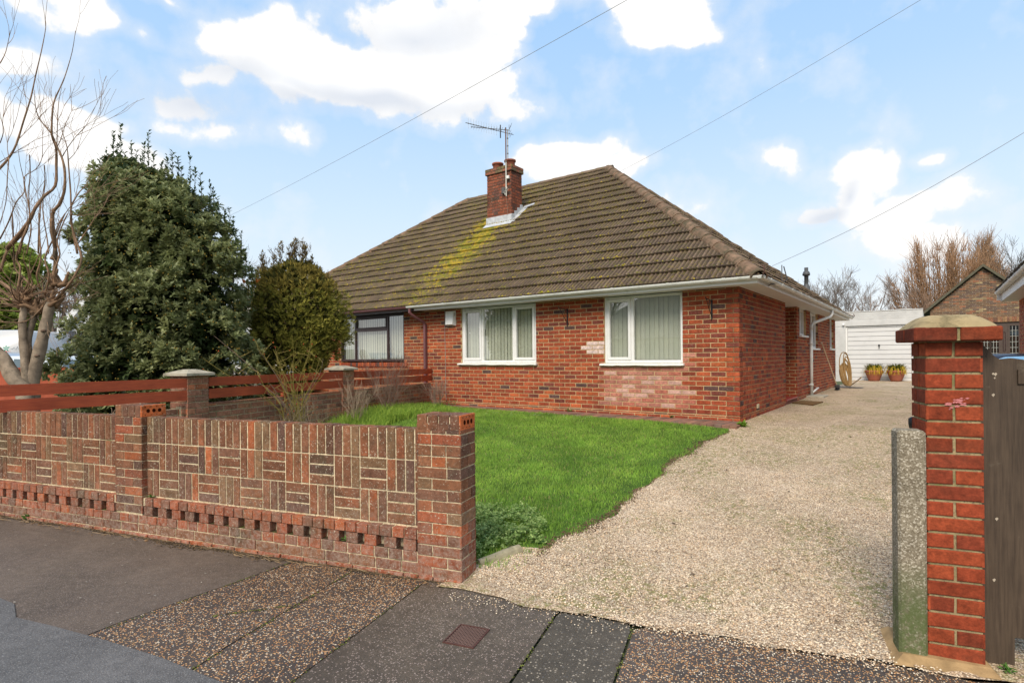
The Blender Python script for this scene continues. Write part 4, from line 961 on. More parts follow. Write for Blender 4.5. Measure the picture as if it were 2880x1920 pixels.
part('downpipe', dn, M['brown_pipe'], bg, label='square maroon downpipe where the two halves meet')
# alarm box, wall cable, basket brackets
ab = MB(); V = [(-6.03, 0, 2.49), (-5.79, 0, 2.49), (-5.79, 0, 2.17), (-6.03, 0, 2.17), (-6.02, -.075, 2.48), (-5.80, -.075, 2.48), (-5.81, -.095, 2.20), (-6.01, -.095, 2.20)]
ab.add(V, [[4, 7, 6, 5], [0, 1, 5, 4], [1, 2, 6, 5], [2, 3, 7, 6], [3, 0, 4, 7]]); al = part('alarm_box', ab, M['upvc'], bg)
av = MB(); 
for k in range(5): av.box(-5.797, -5.792, -.055, -.02, 2.38+k*.015, 2.388+k*.015)
part('vent_slot', av, simple('slot_grey', (.25, .25, .25), .6), al)
cb = MB(); cb.tube([(-6.10, -.01, WT), (-6.105, -.01, 2.0), (-6.09, -.012, 1.4), (-6.1, -.01, .8), (-6.07, -.02, .56)], .005, 5, (.3, .28, .27)); part('wall_cable', cb, M['twig'], bg)
for (x, z) in ((-3.03, 2.07), (-.41, 2.06)):
    br = MB(); br.box(x-.012, x+.012, -.012, .0, z, z+.30); br.tube([(x, -.01, z+.28), (x, -.30, z+.30), (x, -.315, z+.325)], .007, 6); br.tube([(x, -.01, z+.04), (x, -.12, z+.13), (x, -.27, z+.295)], .006, 6); br.tube([(x, -.10, z+.20), (x, -.14, z+.23), (x, -.12, z+.27), (x, -.09, z+.25)], .005, 5)
    br.tube([(x, -.012, z+.02), (x, -.03, z-.01), (x, -.012, z-.02)], .006, 5)
    part('basket_bracket', br, M['black_metal'], bg)
# ---- roof
TILE = .15
def roof_face(mb, O, U, upv, nrm, L, umin, umax, gauge=.335, base=(.185, .132, .096), m=0, samp=.0188, amp=.021):
    O, U, upv, nrm = map(lambda v: np.array(v, float), (O, U, upv, nrm)); nc = int(math.ceil(L/gauge))
    for k in range(nc):
        s0, s1 = k*gauge, min((k+1)*gauge+.03, L+.02); e0, e1 = umin(min(s0, L)), umax(min(s0, L)); f0, f1 = umin(min(s1, L)), umax(min(s1, L))
        a, c = min(e0, f0), max(e1, f1)
        if c-a < .03: continue
        us = np.arange(math.floor(a/samp)*samp, c+samp, samp); n = len(us); ti = np.floor((us+(TILE if k % 2 else 0))/(.30)).astype(int)
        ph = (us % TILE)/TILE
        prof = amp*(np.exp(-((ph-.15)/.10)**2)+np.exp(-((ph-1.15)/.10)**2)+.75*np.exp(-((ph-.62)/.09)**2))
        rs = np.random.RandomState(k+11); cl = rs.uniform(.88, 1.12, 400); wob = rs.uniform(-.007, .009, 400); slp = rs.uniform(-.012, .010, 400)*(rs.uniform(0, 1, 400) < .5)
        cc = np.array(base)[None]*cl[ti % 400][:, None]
        cc = cc*(.32+.85*np.clip(prof/amp, 0, 1))[:, None]; lift = .046+wob[ti % 400]  # rib valleys painted darker: shade between the ribs, plus some moss and dirt
        ulo = np.clip(us, e0, e1); uhi = np.clip(us, f0, f1)
        P0 = O+ulo[:, None]*U+upv*s0; P1 = O+uhi[:, None]*U+upv*s1
        P0 = P0+upv*slp[ti % 400][:, None]*(k > 0); V = np.concatenate([P0+nrm*0.004, P0+nrm*(lift+prof)[:, None]+upv*.0, P1+nrm*(.006+prof*.9)[:, None]])
        i = np.arange(n-1); Q = np.concatenate([np.stack([i, i+1, n+i+1, n+i], 1), np.stack([n+i, n+i+1, 2*n+i+1, 2*n+i], 1)])
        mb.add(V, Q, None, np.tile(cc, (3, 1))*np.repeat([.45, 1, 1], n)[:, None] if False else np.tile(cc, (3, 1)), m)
ang = math.atan(TS); SL = AP/math.cos(ang); XR = EO
rf = MB(); upf = (0, math.cos(ang), math.sin(ang)); nf_ = (0, -math.sin(ang), math.cos(ang))
cosA = math.cos(ang)
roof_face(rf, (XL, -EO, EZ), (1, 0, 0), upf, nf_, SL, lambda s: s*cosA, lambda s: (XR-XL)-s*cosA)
# right (drive) plane: triangle eave corner - apex - rear corner
YR = YB+.10; LY = YR+EO
def side_lo(s): return s*cosA            # along y from front corner
def side_hi(s): return LY-(LY-AP)*min(1, s/SL)
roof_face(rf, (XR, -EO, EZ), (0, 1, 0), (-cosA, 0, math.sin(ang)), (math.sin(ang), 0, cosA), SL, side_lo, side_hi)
# left plane and rear plane (unseen): plain sheets
A1 = (XR-AP, AP-EO, RZ); A0 = (XL+AP, AP-EO, RZ)
rf.add([(XL, -EO, EZ), (XL, YR, EZ), A0, A1, (XR, YR, EZ)], [[1, 4, 3, 2]], [[0, 2, 1]], (.16, .12, .09))
# closing board under the eaves
rf.add([(XL, -EO+.04, EZ-.005), (XR-.04, -EO+.04, EZ-.005), (XR-.04, YR, EZ-.005), (XL, YR, EZ-.005)], [[0, 1, 2, 3]], None, (.1, .08, .06))
# moss cushions on the tile edges
n = 13000; ms = rng.integers(0, 17, n); xs_ = rng.uniform(XL, XR, n)
s_ = ms*.335+np.abs(rng.normal(0, .02, n)); yv = s_*cosA-EO
dx = np.abs(xs_-(-6.75)+.2*np.sin(s_*3)); pk = np.where(dx < .8, .9*np.clip(1-dx/1.0, 0, 1)*(s_ < 3.7)*np.clip(.25+s_/3.5, 0, 1), 0)+.16*(xs_ < -2)+.13
pk += .35*(np.abs(xs_+4.3) < .8)*(s_ > 4.6)
ok = (rng.uniform(0, 1, n) < pk) & (xs_ > XL+yv+EO+.1) & (xs_ < XR-(yv+EO)-.25); xs_, s_, yv = xs_[ok], s_[ok], yv[ok]
pos = np.stack([xs_, yv, EZ+s_*math.sin(ang)+.045], 1); sz = rng.uniform(.014, .040, len(pos))
mossm = MB(); scatter_lumps(rf, pos, sz, .55, np.tile([[1., 1, 1]], (len(pos), 1)), 1)
n = 300; s_ = rng.integers(0, 16, n)*.335+.01; u = rng.uniform(0, 9, n); ok = (u > s_*cosA+.2) & (u < LY-(LY-AP)*s_/SL-.2); s_, u = s_[ok], u[ok]
scatter_lumps(rf, np.stack([XR-s_*cosA, u-EO, EZ+s_*math.sin(ang)+.045], 1), rng.uniform(.012, .028, len(u)), .6, np.ones((len(u), 3)), 1)
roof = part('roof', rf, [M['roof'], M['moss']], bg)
def ridge_tiles(mb, p, q, r=.105, L=.42, drop=.05, base=(1, 1, 1)):
    p = np.array(p, float); q = np.array(q, float); D = np.linalg.norm(q-p); d = (q-p)/D; n = max(1, int(round(D/L)))
    side = np.cross(d, ZA); side /= np.linalg.norm(side); upn = np.cross(side, d)
    for i in range(n):
        a, c = p+d*D*i/n, p+d*D*(i+1)/n; V = []; K = 9
        for (P_, rr) in ((a, r*(1.06+random.uniform(0, .04))), (c+d*.02, r*(.96+random.uniform(-.02, .02)))):
            for rad in (rr, rr-.018):
                for k in range(K+1):
                    th = math.pi*k/K; V.append(P_+side*rad*math.cos(th)*1.05+upn*(rad*math.sin(th)-drop))
        s_ = K+1; Q = []
        for k in range(K): Q += [[k, k+1, 2*s_+k+1, 2*s_+k], [k, s_+k, s_+k+1, k+1], [2*s_+k, 2*s_+k+1, 3*s_+k+1, 3*s_+k]]
        Q += [[0, 2*s_, 3*s_, s_], [K, s_+K, 3*s_+K, 2*s_+K]]
        c_ = random.uniform(.82, 1.15); mb.add(V, Q, None, tuple(v*c_ for v in base))
hp = MB(); ridge_tiles(hp, (XR-.02, -EO+.02, EZ+.03), (A1[0], A1[1], RZ+.02), .115); part('hip_ridge', hp, M['hip'], roof, label='front hip ridge of rough brown half-round tiles'); hp = MB()
ridge_tiles(hp, (A1[0]-.35*(A1[0]-XR)*0, A1[1], RZ+.02), (A1[0]+(XR-A1[0])*.42, A1[1]+(YR-A1[1])*.42, RZ-(RZ-EZ)*.42+.02), .11); part('hip_ridge', hp, M['hip'], roof, label='rear hip ridge'); hp = MB()
ridge_tiles(hp, (XL+.02, -EO+.02, EZ+.03), (A0[0], A0[1], RZ+.02), .11); part('hip_ridge', hp, M['hip'], roof, label='left-hand hip ridge')
rt = MB(); ridge_tiles(rt, (A0[0], A0[1], RZ+.01), (A1[0]+.1, A1[1], RZ+.02), .09, .45, .045, (.17, .12, .09)); 
part('ridge_tiles', rt, M['roof2'], roof)
hi_ = MB(); hi_.tube([(XR-.12, -EO+.1, EZ+.02), (XR+.03, -EO-.05, EZ+.0), (XR+.06, -EO-.07, EZ+.05), (XR+.06, -EO-.07, EZ+.12), (XR+.03, -EO-.05, EZ+.15)], .008, 6, (.2, .08, .05)); part('hip_iron', hi_, M['iron'], roof)
hi_ = MB(); hi_.tube([(XR-.3, YR-.2, EZ+.1), (XR+.03, YR+.0, EZ+.0), (XR+.06, YR, EZ+.07), (XR+.03, YR, EZ+.12)], .012, 6); part('hip_iron', hi_, M['iron'], roof)
# chimney
cx0, cx1, cyf, cyb = -6.90, -6.12, 2.47, 2.93; ZC = 6.20
ch = Bricks(planeY(cyf)); ch.mb.box(cx0+.006, cx1-.006, cyf+.006, cyb-.006, 4.6, ZC+.15, (1, 1, 1), 1)
for (P_, a0, a1) in ((planeY(cyf), cx0, cx1), (planeX(cx1), cyf, cyb), (planeXn(cx0), cyf, cyb), (planeYp(cyb), cx0, cx1)): ch.P = P_; ch.field(a0, a1, 4.7, ZC, pal=PAL_CHIM, bond='flemish')
e = .035
for (P_, a0, a1) in ((planeY(cyf-e), cx0-e, cx1+e), (planeX(cx1+e), cyf-e, cyb+e), (planeXn(cx0-e), cyf-e, cyb+e), (planeYp(cyb+e), cx0-e, cx1+e)): ch.P = P_; ch.field(a0, a1, ZC, ZC+.15, pal=[((.18, .13, .07), 2), ((.26, .10, .06), 2), ((.22, .16, .06), 1)], bond='flemish')
ch.mb.box(cx0-e+.006, cx1+e-.006, cyf-e+.006, cyb+e-.006, ZC-.001, ZC+.152, (1, 1, 1), 1)
chm = part('chimney', ch.mb, [M['chim_brick'], M['mortar_dark']], roof)
for xq in (-6.72, -6.32):
    pt = MB(); pt.lathe([(.13, ZC+.14), (.125, ZC+.30), (.15, ZC+.305), (.152, ZC+.345), (.128, ZC+.35), (.12, ZC+.30), (.11, ZC+.2)], (xq, 2.70, 0), 20); part('chimney_pot', pt, M['terracotta'], chm, True)
roofz = lambda y: EZ+(y+EO)*TS
fl = MB(); fl.add([(cx0-.03, cyf-.012, roofz(cyf)-.02), (cx1+.02, cyf-.012, roofz(cyf)-.02), (cx1+.02, cyf-.012, roofz(cyf)+.22), (cx0-.03, cyf-.012, roofz(cyf)+.22)], [[0, 1, 2, 3]])
fl.add([(cx0-.04, cyf-.012, roofz(cyf)+.055), (cx1+.06, cyf-.012, roofz(cyf)+.055), (cx1+.07, cyf-.14, roofz(cyf-.14)+.058), (cx0-.05, cyf-.14, roofz(cyf-.14)+.055)], [[0, 3, 2, 1]])
ny = 4
for i in range(ny):
    ya, yb = cyf-.02+(cyb-cyf+.04)*i/ny, cyf-.02+(cyb-cyf+.04)*(i+1)/ny; zt = roofz(yb)+.16
    fl.add([(cx1+.012, ya, roofz(ya)), (cx1+.012, yb, roofz(yb)), (cx1+.012, yb, zt), (cx1+.012, ya, zt-.02)], [[0, 1, 2, 3]])
fl.add([(cx1+.01, cyf-.05, roofz(cyf-.05)+.06), (cx1+.13, cyf-.08, roofz(cyf-.08)+.058), (cx1+.14, cyb+.05, roofz(cyb+.05)+.058), (cx1+.01, cyb+.05, roofz(cyb+.05)+.065)], [[0, 1, 2, 3]])
fl.add([(cx1+.01, cyb+.0, roofz(cyb)+.08), (cx1+.30, cyb+.12, roofz(cyb+.12)+.07), (cx1+.26, cyb+.2, roofz(cyb+.2)+.07), (cx1+.01, cyb+.1, roofz(cyb+.1)+.08)], [[0, 1, 2, 3]])
part('flashing', fl, M['lead'], chm)
# aerials on the chimney
def H(px, py, Y): return pixf('H', px, py, Y)
ae = MB(); mt = np.array([cx1-.12, cyf-.05, 0])
ae.tube([mt+[0, 0, 5.55], mt+[0, 0, 6.45]], .016, 8, (.55, .55, .5)); ae.tube([mt+[0, 0, 6.40], mt+[0, 0, 7.28]], .016, 8, (.16, .09, .07))
tip = H(1325, 367, 14.1); tip[2] = 7.24; b0 = mt+[0, 0, 7.22]; d = (tip-b0); ae.tube([b0-d*.12, tip], .008, 6, (.12, .12, .12))
pd = np.array([-d[1], d[0], 0]); pd /= np.linalg.norm(pd)
for k in range(13):
    f = .03+k/12*.95; c = b0+d*f; ae.tube([c-pd*(.13-.04*f)+[0, 0, .008], c+pd*(.13-.04*f)+[0, 0, .008]], .0035, 4, (.15, .15, .15))
c = b0-d*.10
for zz in (-.12, -.06, .06, .12): ae.tube([c-pd*.17+[0, 0, zz]-d*abs(zz)*.4, c+pd*.17+[0, 0, zz]-d*abs(zz)*.4], .004, 4, (.15, .15, .15))
ae.tube([c+[0, 0, -.14], c+[0, 0, .14]], .006, 4, (.1, .1, .1))
an = part('aerial', ae, M['twig'], chm, label='television aerial on the mast clamped to the chimney front')
ae = MB(); m2 = np.array([-6.60, 2.98, 0]); ae.tube([m2+[0, 0, 6.35], m2+[0, 0, 7.50]], .013, 8, (.35, .33, .30))
for k in range(4): ae.tube([m2+[0, 0, 6.65+.2*k], m2+[0, 0, 6.68+.2*k]], .02, 6, (.12, .12, .12))
b0 = m2+[0, 0, 7.40]; tip = H(1312, 346, 14.0); d = tip-b0; d *= 1.02; ae.tube([b0-d*.15, b0+d], .008, 6, (.14, .14, .14)); c = b0+d*.18; ae.tube([c+[0, 0, -.17], c+[0, 0, .17]], .014, 6, (.05, .05, .05))
for k in range(12):
    c = b0+d*(.28+.06*k); ae.tube([c-[0, 0, .13], c+[0, 0, .13]], .0028, 4, (.3, .3, .3)); ae.tube([c-[0, 0, .012], c+[0, 0, .012]], .011, 5, (.1, .1, .1))
part('aerial', ae, M['twig'], chm, label='television aerial on the thin mast between the chimney pots')
jb = MB(); jb.box(mt[0]-.13, mt[0]-.02, mt[1]-.04, mt[1]+.05, 5.62, 5.78, (.09, .09, .09), 0, .01); j2 = MB(); j2.box(mt[0]+.02, mt[0]+.09, mt[1]-.02, mt[1]+.03, 5.98, 6.06, (.7, .7, .68), 0, .006); part('junction_box', j2, M['twig'], chm)
for k in range(7): a = random.uniform(0, 6); jb.tube([mt+[0, -.02, 5.7], mt+[.05*math.cos(a), -.04, 5.7+.1*math.sin(a)], mt+[.1*math.cos(a+1), -.03, 5.68+.1*math.sin(a+1)]], .006, 4, (.5, .48, .44))
jb.tube([mt+[0, 0, 5.6], (mt[0]+.01, cyf-.02, 5.2), (mt[0], cyf-.02, roofz(cyf)+.2)], .005, 4, (.3, .2, .15)); part('aerial_bracket', jb, M['twig'], chm)
# flue on the drive side of the roof
fz = to_frame('H', pix(2268, 815, 16.055))[0]; sp = MB()
sp.lathe([(.11, -.15), (.10, .06), (.062, .14), (.055, .16)], fz, 18); sp.lathe([(.055, .12), (.055, .40), (.098, .41), (.10, .45), (.075, .52), (.052, .525), (.052, .63), (.0, .635)], fz, 18); sp.lathe([(.098, .41), (.055, .39)], fz, 18)
part('flue', sp, M['flue'], roof, True)
ck = MB(); ck.tube([(FO+.02, .35, EZ-.05), (FO+.10, .1, EZ-.06), (FO+.07, .9, EZ+.02), (FO+.10, 1.3, EZ+.14), (.35, 1.45, 2.98)], .009, 6, (.05, .05, .05)); ck.tube([(.33, 1.4, 2.66), (.33, 1.4, 3.0)], .008, 6, (.1, .1, .1)); part('cable_bracket', ck, M['twig'], bg)
# ------------------------------------------------------------------ garage
GY = 15.874
ga = thing('garage', 'white painted brick garage with flat roof at the end of the drive', 'garage', 'H', (.8, GY, .45))
WPAL = [((1, 1, 1), 3), ((.96, .96, .95), 2), ((.9, .89, .87), 1)]
b = Bricks(planeY(GY)); GX0, GX1 = -1.1, 2.115; DO = (-.27, 1.815, .0, 2.555)
b.field(GX0, GX1, .40, 3.075, (DO, (GX0, GX1, 2.555, 2.74)), pal=WPAL); b.mb.box(GX0, GX1, GY-.004, GY+.1, 2.56, 2.735, (1, 1, 1), 0, .004)
b.mb.box(GX0, DO[0], GY+.006, GY+.2, .2, 3.07, (1, 1, 1), 0); b.mb.box(DO[1], GX1-.006, GY+.006, GY+.2, .2, 3.07, (1, 1, 1), 0); b.mb.box(DO[0], DO[1], GY+.006, GY+.2, 2.56, 3.07, (1, 1, 1), 0)
b.P = planeX(GX1); b.field(GY, GY+5.2, .4, 3.075, pal=WPAL); b.mb.box(GX1-.2, GX1-.006, GY+.2, GY+5.2, .2, 3.07); b.mb.box(GX0, GX0+.2, GY+.2, GY+5.2, .2, 3.0); b.mb.box(GX0+.2, GX1-.2, GY+5, GY+5.2, .2, 3.0)
xq = GX0
while xq < GX1: b.mb.box(xq, min(xq+.22, GX1+.01), GY-.012, GY+.21, 3.077+random.uniform(0, .004), 3.11+random.uniform(-.006, .010), (.62, .6, .56), 0, .004); xq += .224
part('wall', b.mb, [M['white_brick'], M['white_brick']], ga)
rr_ = MB(); rr_.box(GX0+.2, GX1-.2, GY+.2, GY+5, 2.9, 2.95, (.2, .2, .2)); part('flat_roof', rr_, M['flue'], ga)
fm = MB(); fm.box(DO[0], DO[0]+.055, GY+.05, GY+.12, .44, 2.555); fm.box(DO[1]-.04, DO[1], GY+.05, GY+.12, .44, 2.555); fm.box(DO[0]+.055, DO[1]-.04, GY+.05, GY+.12, 2.50, 2.555); part('door_frame', fm, M['upvc'], ga)
dd = MB(); z = .462; k = 0; n = 12; hgt = (2.495-z)/n
for k in range(n): dd.box(DO[0]+.06, DO[1]-.045, GY+.075, GY+.10, z+k*hgt+.008, z+(k+1)*hgt-.008, (1, 1, 1), 0, .006)
dd.box(DO[0]+.06, DO[1]-.045, GY+.094, GY+.11, .46, 2.497, (1, 1, 1), 1)
gd = part('garage_door', dd, [M['white_door'], simple('door_groove', (.34, .34, .35), .7)], ga); hd = MB(); hd.box(.765, .825, GY+.05, GY+.076, 1.79, 1.85, (1, 1, 1), 0, .008); hd.tube([(.795, GY+.045, 1.82), (.795, GY+.04, 1.70)], .013, 8); part('handle', hd, M['black_metal'], gd)
sl = MB(); sl.tube([(-.33, GY-.0, 2.62), (-.33, GY-.10, 2.64)], .035, 10); part('lamp', sl, M['upvc'], ga)
# plant pots in front of the garage door
for i, (x, lab) in enumerate(((.66, 'left terracotta pot of drooping yellow-green leaves at the garage door'), (1.33, 'right terracotta pot of yellowing leaves at the garage door, wider in leaf'))):
    y = GY-.42; g = gh(x, y)+.015; pt_ = thing('potted_plant', lab, 'potted plant', 'H', (x, y, g), 'terracotta pots at the garage door')
    mb = MB(); mb.lathe([(0, 0), (.165, 0), (.19, .06), (.245, .22), (.28, .32), (.295, .33), (.30, .385), (.27, .39), (.25, .35), (0, .34)], (x, y, g), 26); part('pot', mb, M['terracotta'], pt_, True)
    lf = MB(); n = 420
    for q in range(n):
        a = random.uniform(0, 6.28); L = random.uniform(.32, .56)*(1.05 if i else 1); r0 = random.uniform(0, .20); out = random.uniform(.35, 1.); hgt = random.uniform(.16, .30)
        cs, sn = math.cos(a), math.sin(a); pts = []
        droop = random.random() < .55
        for f in np.linspace(0, 1, 6):
            rr = r0+L*out*f*.62; zz = g+.34+hgt*math.sin(f*math.pi*(.85 if droop else .5))-(.20*f*f if droop else 0)
            pts.append((x+cs*rr, y+sn*rr, zz))
        w = .015; V = []
        for j, p in enumerate(pts):
            ww = w*(1-(j/5)**2*.9); V += [(p[0]-sn*ww, p[1]+cs*ww, p[2]), (p[0]+sn*ww, p[1]-cs*ww, p[2])]
        green = np.array((.10, .20, .03)); yel = np.array((.52, .36, .03)); c0 = green if not droop or random.random() < .25 else yel
        cc = np.array([c0*(1-j/5)*.8+yel*(j/5 if droop else .15)+c0*.2*(j/5) for j in range(6)]).repeat(2, 0)
        lf.add(V, [[2*j, 2*j+1, 2*j+3, 2*j+2] for j in range(5)], None, cc*random.uniform(.7, 1.2))
    for q in range(8): a = random.uniform(0, 6.28); lf.tube([(x, y, g+.34), (x+.08*math.cos(a), y+.08*math.sin(a), g+.50), (x+.13*math.cos(a), y+.1*math.sin(a), g+.60)], .003, 4, (.25, .2, .1))
    part('foliage', lf, M['grassblade'], pt_)
# broom, hose, mat, gully
g = gh(.3, 10.1)+.02; bp = to_frame('H', pix(2341, 1083, 16.6))[0]; tp = np.array([.035, 7.8, 1.80])
p0 = np.array([.27, 8.75, g]); bt = thing('broom', 'long pale handled broom leaning on the side wall beside the hose', 'broom', 'H', p0)
mb = MB(); mb.tube([p0+[0, 0, .10], tp], .013, 8, (.62, .50, .34)); mb.tube([tp-[0, .09, .0], tp+[0, .05, 0]], .012, 6, (.75, .72, .62)); part('handle', mb, M['twig'], bt)
mb = MB(); mb.box(p0[0]-.05, p0[0]+.05, p0[1]-.10, p0[1]+.10, g+.06, g+.14, (.05, .05, .05), 0, .01)
for q in range(60): a, c = random.uniform(-.045, .045), random.uniform(-.1, .1); mb.tube([(p0[0]+a, p0[1]+c, g+.07), (p0[0]+a*1.4+random.uniform(-.01, .01), p0[1]+c*1.1, g)], .004, 3, (.03, .03, .035))
part('brush_head', mb, M['twig'], bt)
hs = MB(); c = np.array([.16, 10.45, g]); pts = []
for k in range(15):
    ph = random.uniform(-.2, .2); W_ = random.uniform(.08, .20); Hh = random.uniform(.30, .50)
    for q in range(28):
        a = q/28*2*math.pi; lean = (1-math.cos(a))/2
        pts.append((c[0]+.05+W_*.6*math.sin(a)+(1-lean)*.10+.02*k*.3, c[1]-.06*k*.2+W_*1.2*math.sin(a+ph)+.02*k, g+.04+Hh*2*lean*(1 if k % 3 else .9)))
hs.tube(pts, .014, 6, (.33, .20, .075))
pts = [(c[0]+.1+.35*math.sin(q/12*3.1)+.1, c[1]+.05+.30*math.cos(q/12*5.5), g+.02+.28*max(0, math.sin(q/12*3.14))) for q in range(13)]; hs.tube(pts, .014, 6, (.33, .20, .075))
solo('hose', hs, simple('hose_tan', (1, 1, 1), .5, .4, 6, .8, 1.2, 0, attr=True), 'coiled tan garden hose propped against the far end of the side wall', 'hose', 'H', c)
hw = MB(); hw.box(.02, .75, 10.0, 10.5, g-.008, g+.004, (1, 1, 1)); solo('rubber_mat', hw, M['black_metal'], 'thin dark mat on the shingle under the hose and broom', 'mat', 'H', (.3, 10.2, g))
mm = MB(); zc = gh(.4, 4.)+.018; mm.add([(.02, 3.86, zc), (.46, 3.52, zc), (.52, 4.42, zc), (.06, 4.50, zc)]+[(.02, 3.86, zc+.02), (.46, 3.52, zc+.02), (.52, 4.42, zc+.02), (.06, 4.50, zc+.02)], [[4, 5, 6, 7], [0, 1, 5, 4], [1, 2, 6, 5], [2, 3, 7, 6], [3, 0, 4, 7]])
solo('doormat', mm, simple('coir_mat', (.16, .095, .045), .98, .05, 30, .6, 1.35, 1., 120), 'brown coir doormat on the shingle at the recessed porch', 'doormat', 'H', (.25, 4.1, zc))
gl = MB(); zc = gh(.1, 6)+.02; gl.box(-.0, .36, 5.62, 6.35, zc-.02, zc+.035, (1, 1, 1), 0, .008); solo('drain_gully', gl, M['concrete_cap'], 'small concrete gully slab at the foot of the white downpipe', 'drain', 'H', (.15, 6, zc))
# drain cover in the dark slab
dc = thing('drain_cover', 'small square rusty iron drain cover in the dark pavement slab', 'drain cover', 'W', (.326, -.60, .004))
x0, x1, y0, y1 = .236, .414, -.708, -.495
mb = MB(); frame = [(x0, x1, y0, y0+.007), (x0, x1, y1-.007, y1), (x0, x0+.007, y0+.007, y1-.007), (x1-.007, x1, y0+.007, y1-.007)]
for f in frame: mb.box(*f, -.01, .006, (.35, .3, .3))
part('cover_frame', mb, M['iron'], dc)
mb = MB(); mb.box(x0+.007, x1-.007, y0+.007, y1-.007, -.01, .0025)
nl = 10
for i in range(-nl, nl+1):
    for s in (1, -1):
        # diagonal ribs clipped to the square
        ccx, ccy = (x0+x1)/2, (y0+y1)/2; hx, hy = (x1-x0)/2-.010, (y1-y0)/2-.010; off = i*.0215
        # line: y = s*x+off
        xs_ = []
        for X in (-hx, hx):
            Y = s*X+off
            if -hy <= Y <= hy: xs_.append((X, Y))
        for Y in (-hy, hy):
            X = (Y-off)*s
            if -hx < X < hx: xs_.append((X, Y))
        if len(xs_) >= 2: mb.tube([(ccx+xs_[0][0], ccy+xs_[0][1], .003), (ccx+xs_[1][0], ccy+xs_[1][1], .003)], .003, 4, (1, 1, 1), 1)
part('cover_plate', mb, [simple('iron_recess', (.035, .018, .014), .7, .3), simple('pale_iron_rib', (.115, .068, .055), .5, .4)], dc)  # ribs paler and plate darker, for contrast between them
# rounded concrete edging at the lawn corner
kb = MB(); p = np.array([-.02, .30]); q = np.array([.175, .60]); d = (q-p)/np.linalg.norm(q-p); nn = np.array([d[1], -d[0]]); V = []; K = 8; S_ = 5
for i in range(S_+1):
    c = p+(q-p)*i/S_
    for k in range(K+1):
        a = math.pi*k/K; w = .045; jj = random.uniform(-.0015, .0015); V.append((c[0]-nn[0]*w*math.cos(a), c[1]-nn[1]*w*math.cos(a), .035*(i/S_)-.02+.085*math.sin(a)**.6+jj))
kb.add(V, [[i*(K+1)+k, i*(K+1)+k+1, (i+1)*(K+1)+k+1, (i+1)*(K+1)+k] for i in range(S_) for k in range(K)]); kb.poly += [list(range(K+1)), list(range(S_*(K+1), (S_+1)*(K+1)))[::-1]]; kb.pm += [0, 0]
solo('edging_kerb', kb, simple('old_concrete', (.34, .30, .20), .92, .15, 12, .7, 1.2, .5, 90, dirt=((.13, .13, .06), 14, .5, .72)), 'short mossy concrete edging piece between the end pillar and the shingle', 'kerb', 'W', (.08, .45, 0))
# ------------------------------------------------------------------ neighbours on the right
gp_ = pixf('H', 2764, 752, 24); GYH = gp_[1]
le = to_frame('H', pix(2610, 872, 24)); 
def on_planeY(px, py, y):
    r = raydir(px, py); c = np.array([0, 0, CAMZ]); o, X_, Y_, _ = FR['H']; t_ = ((o-c)@Y_+y)/(r@Y_); return to_frame('H', c+r*t_)[0]
AX, AZ = gp_[0], gp_[2]; L_ = on_planeY(2612, 874, GYH); sl_ = (AZ-L_[2])/(AX-L_[0]); GW = AX-L_[0]; ZT = on_planeY(2800, 906, GYH)[2]
gh_ = thing('gable_house', 'brown brick gabled building with leaded brown windows seen above the gate', 'house', 'H', (AX, GYH, .5))
b = Bricks(planeY(GYH)); X0, X1 = AX-GW+.05, AX+GW-.05
b.field(X0, X1, .4, AZ-.1, ((X0+.25, X1-.25, 0, ZT),), pal=PAL_GABLE, clip=lambda z: (X0 if z < L_[2] else AX-(AZ-z)/sl_+.03, X1 if z < L_[2] else AX+(AZ-z)/sl_-.03))
b.mb.prism([(X0, .2), (X0, L_[2]-.05), (AX, AZ-.05), (X1, L_[2]-.05), (X1, .2), (X1-.25, .2), (X1-.25, ZT), (X0+.25, ZT), (X0+.25, .2)], 'y', GYH+.008, GYH+.25, (1, 1, 1), 1)
xq = X0+.25
while xq < X1-.3: b.mb.box(xq+.004, xq+.07, GYH-.008, GYH+.0, ZT+.006, ZT+.22, pick([((.26, .11, .06), 2), ((.18, .09, .06), 2), ((.30, .17, .09), 1)]), 0); xq += .075
part('wall', b.mb, [M['dull_brick'], mortar_mat('mortar_gable', (.30, .25, .17))], gh_)
rfm = MB(); o = .18
for s in (-1, 1):
    ex = AX+s*(GW+.25); ez_ = AZ-sl_*(GW+.25)
    V = [(AX, GYH-o, AZ+.02), (ex, GYH-o, ez_+.02), (ex, GYH+7, ez_+.02), (AX, GYH+7, AZ+.02), (AX, GYH-o, AZ+.14), (ex, GYH-o, ez_+.14), (ex, GYH+7, ez_+.14), (AX, GYH+7, AZ+.14)]
    rfm.add(V, [[0, 1, 2, 3], [4, 5, 6, 7], [0, 1, 5, 4], [1, 2, 6, 5], [3, 0, 4, 7]])
part('roof', rfm, simple('gable_roof', (.11, .10, .07), .9, .15, 4, .7, 1.2, .5, 20, dirt=((.12, .12, .085), 3, .5, .7)), gh_)
wm = MB(); wm.box(X0+.25, X1-.25, GYH+.06, GYH+.10, ZT-.16, ZT, (1, 1, 1)); lat = MB(); gls = MB(); pan = MB()
cols_ = [on_planeY(px, 950, GYH)[0] for px in (2760, 2786, 2812, 2838, 2868, 2895, 2921)]
zb_ = 1.25
wm.box(X0+.25, X1-.25, GYH+.05, GYH+.12, zb_-.6, zb_-.0)
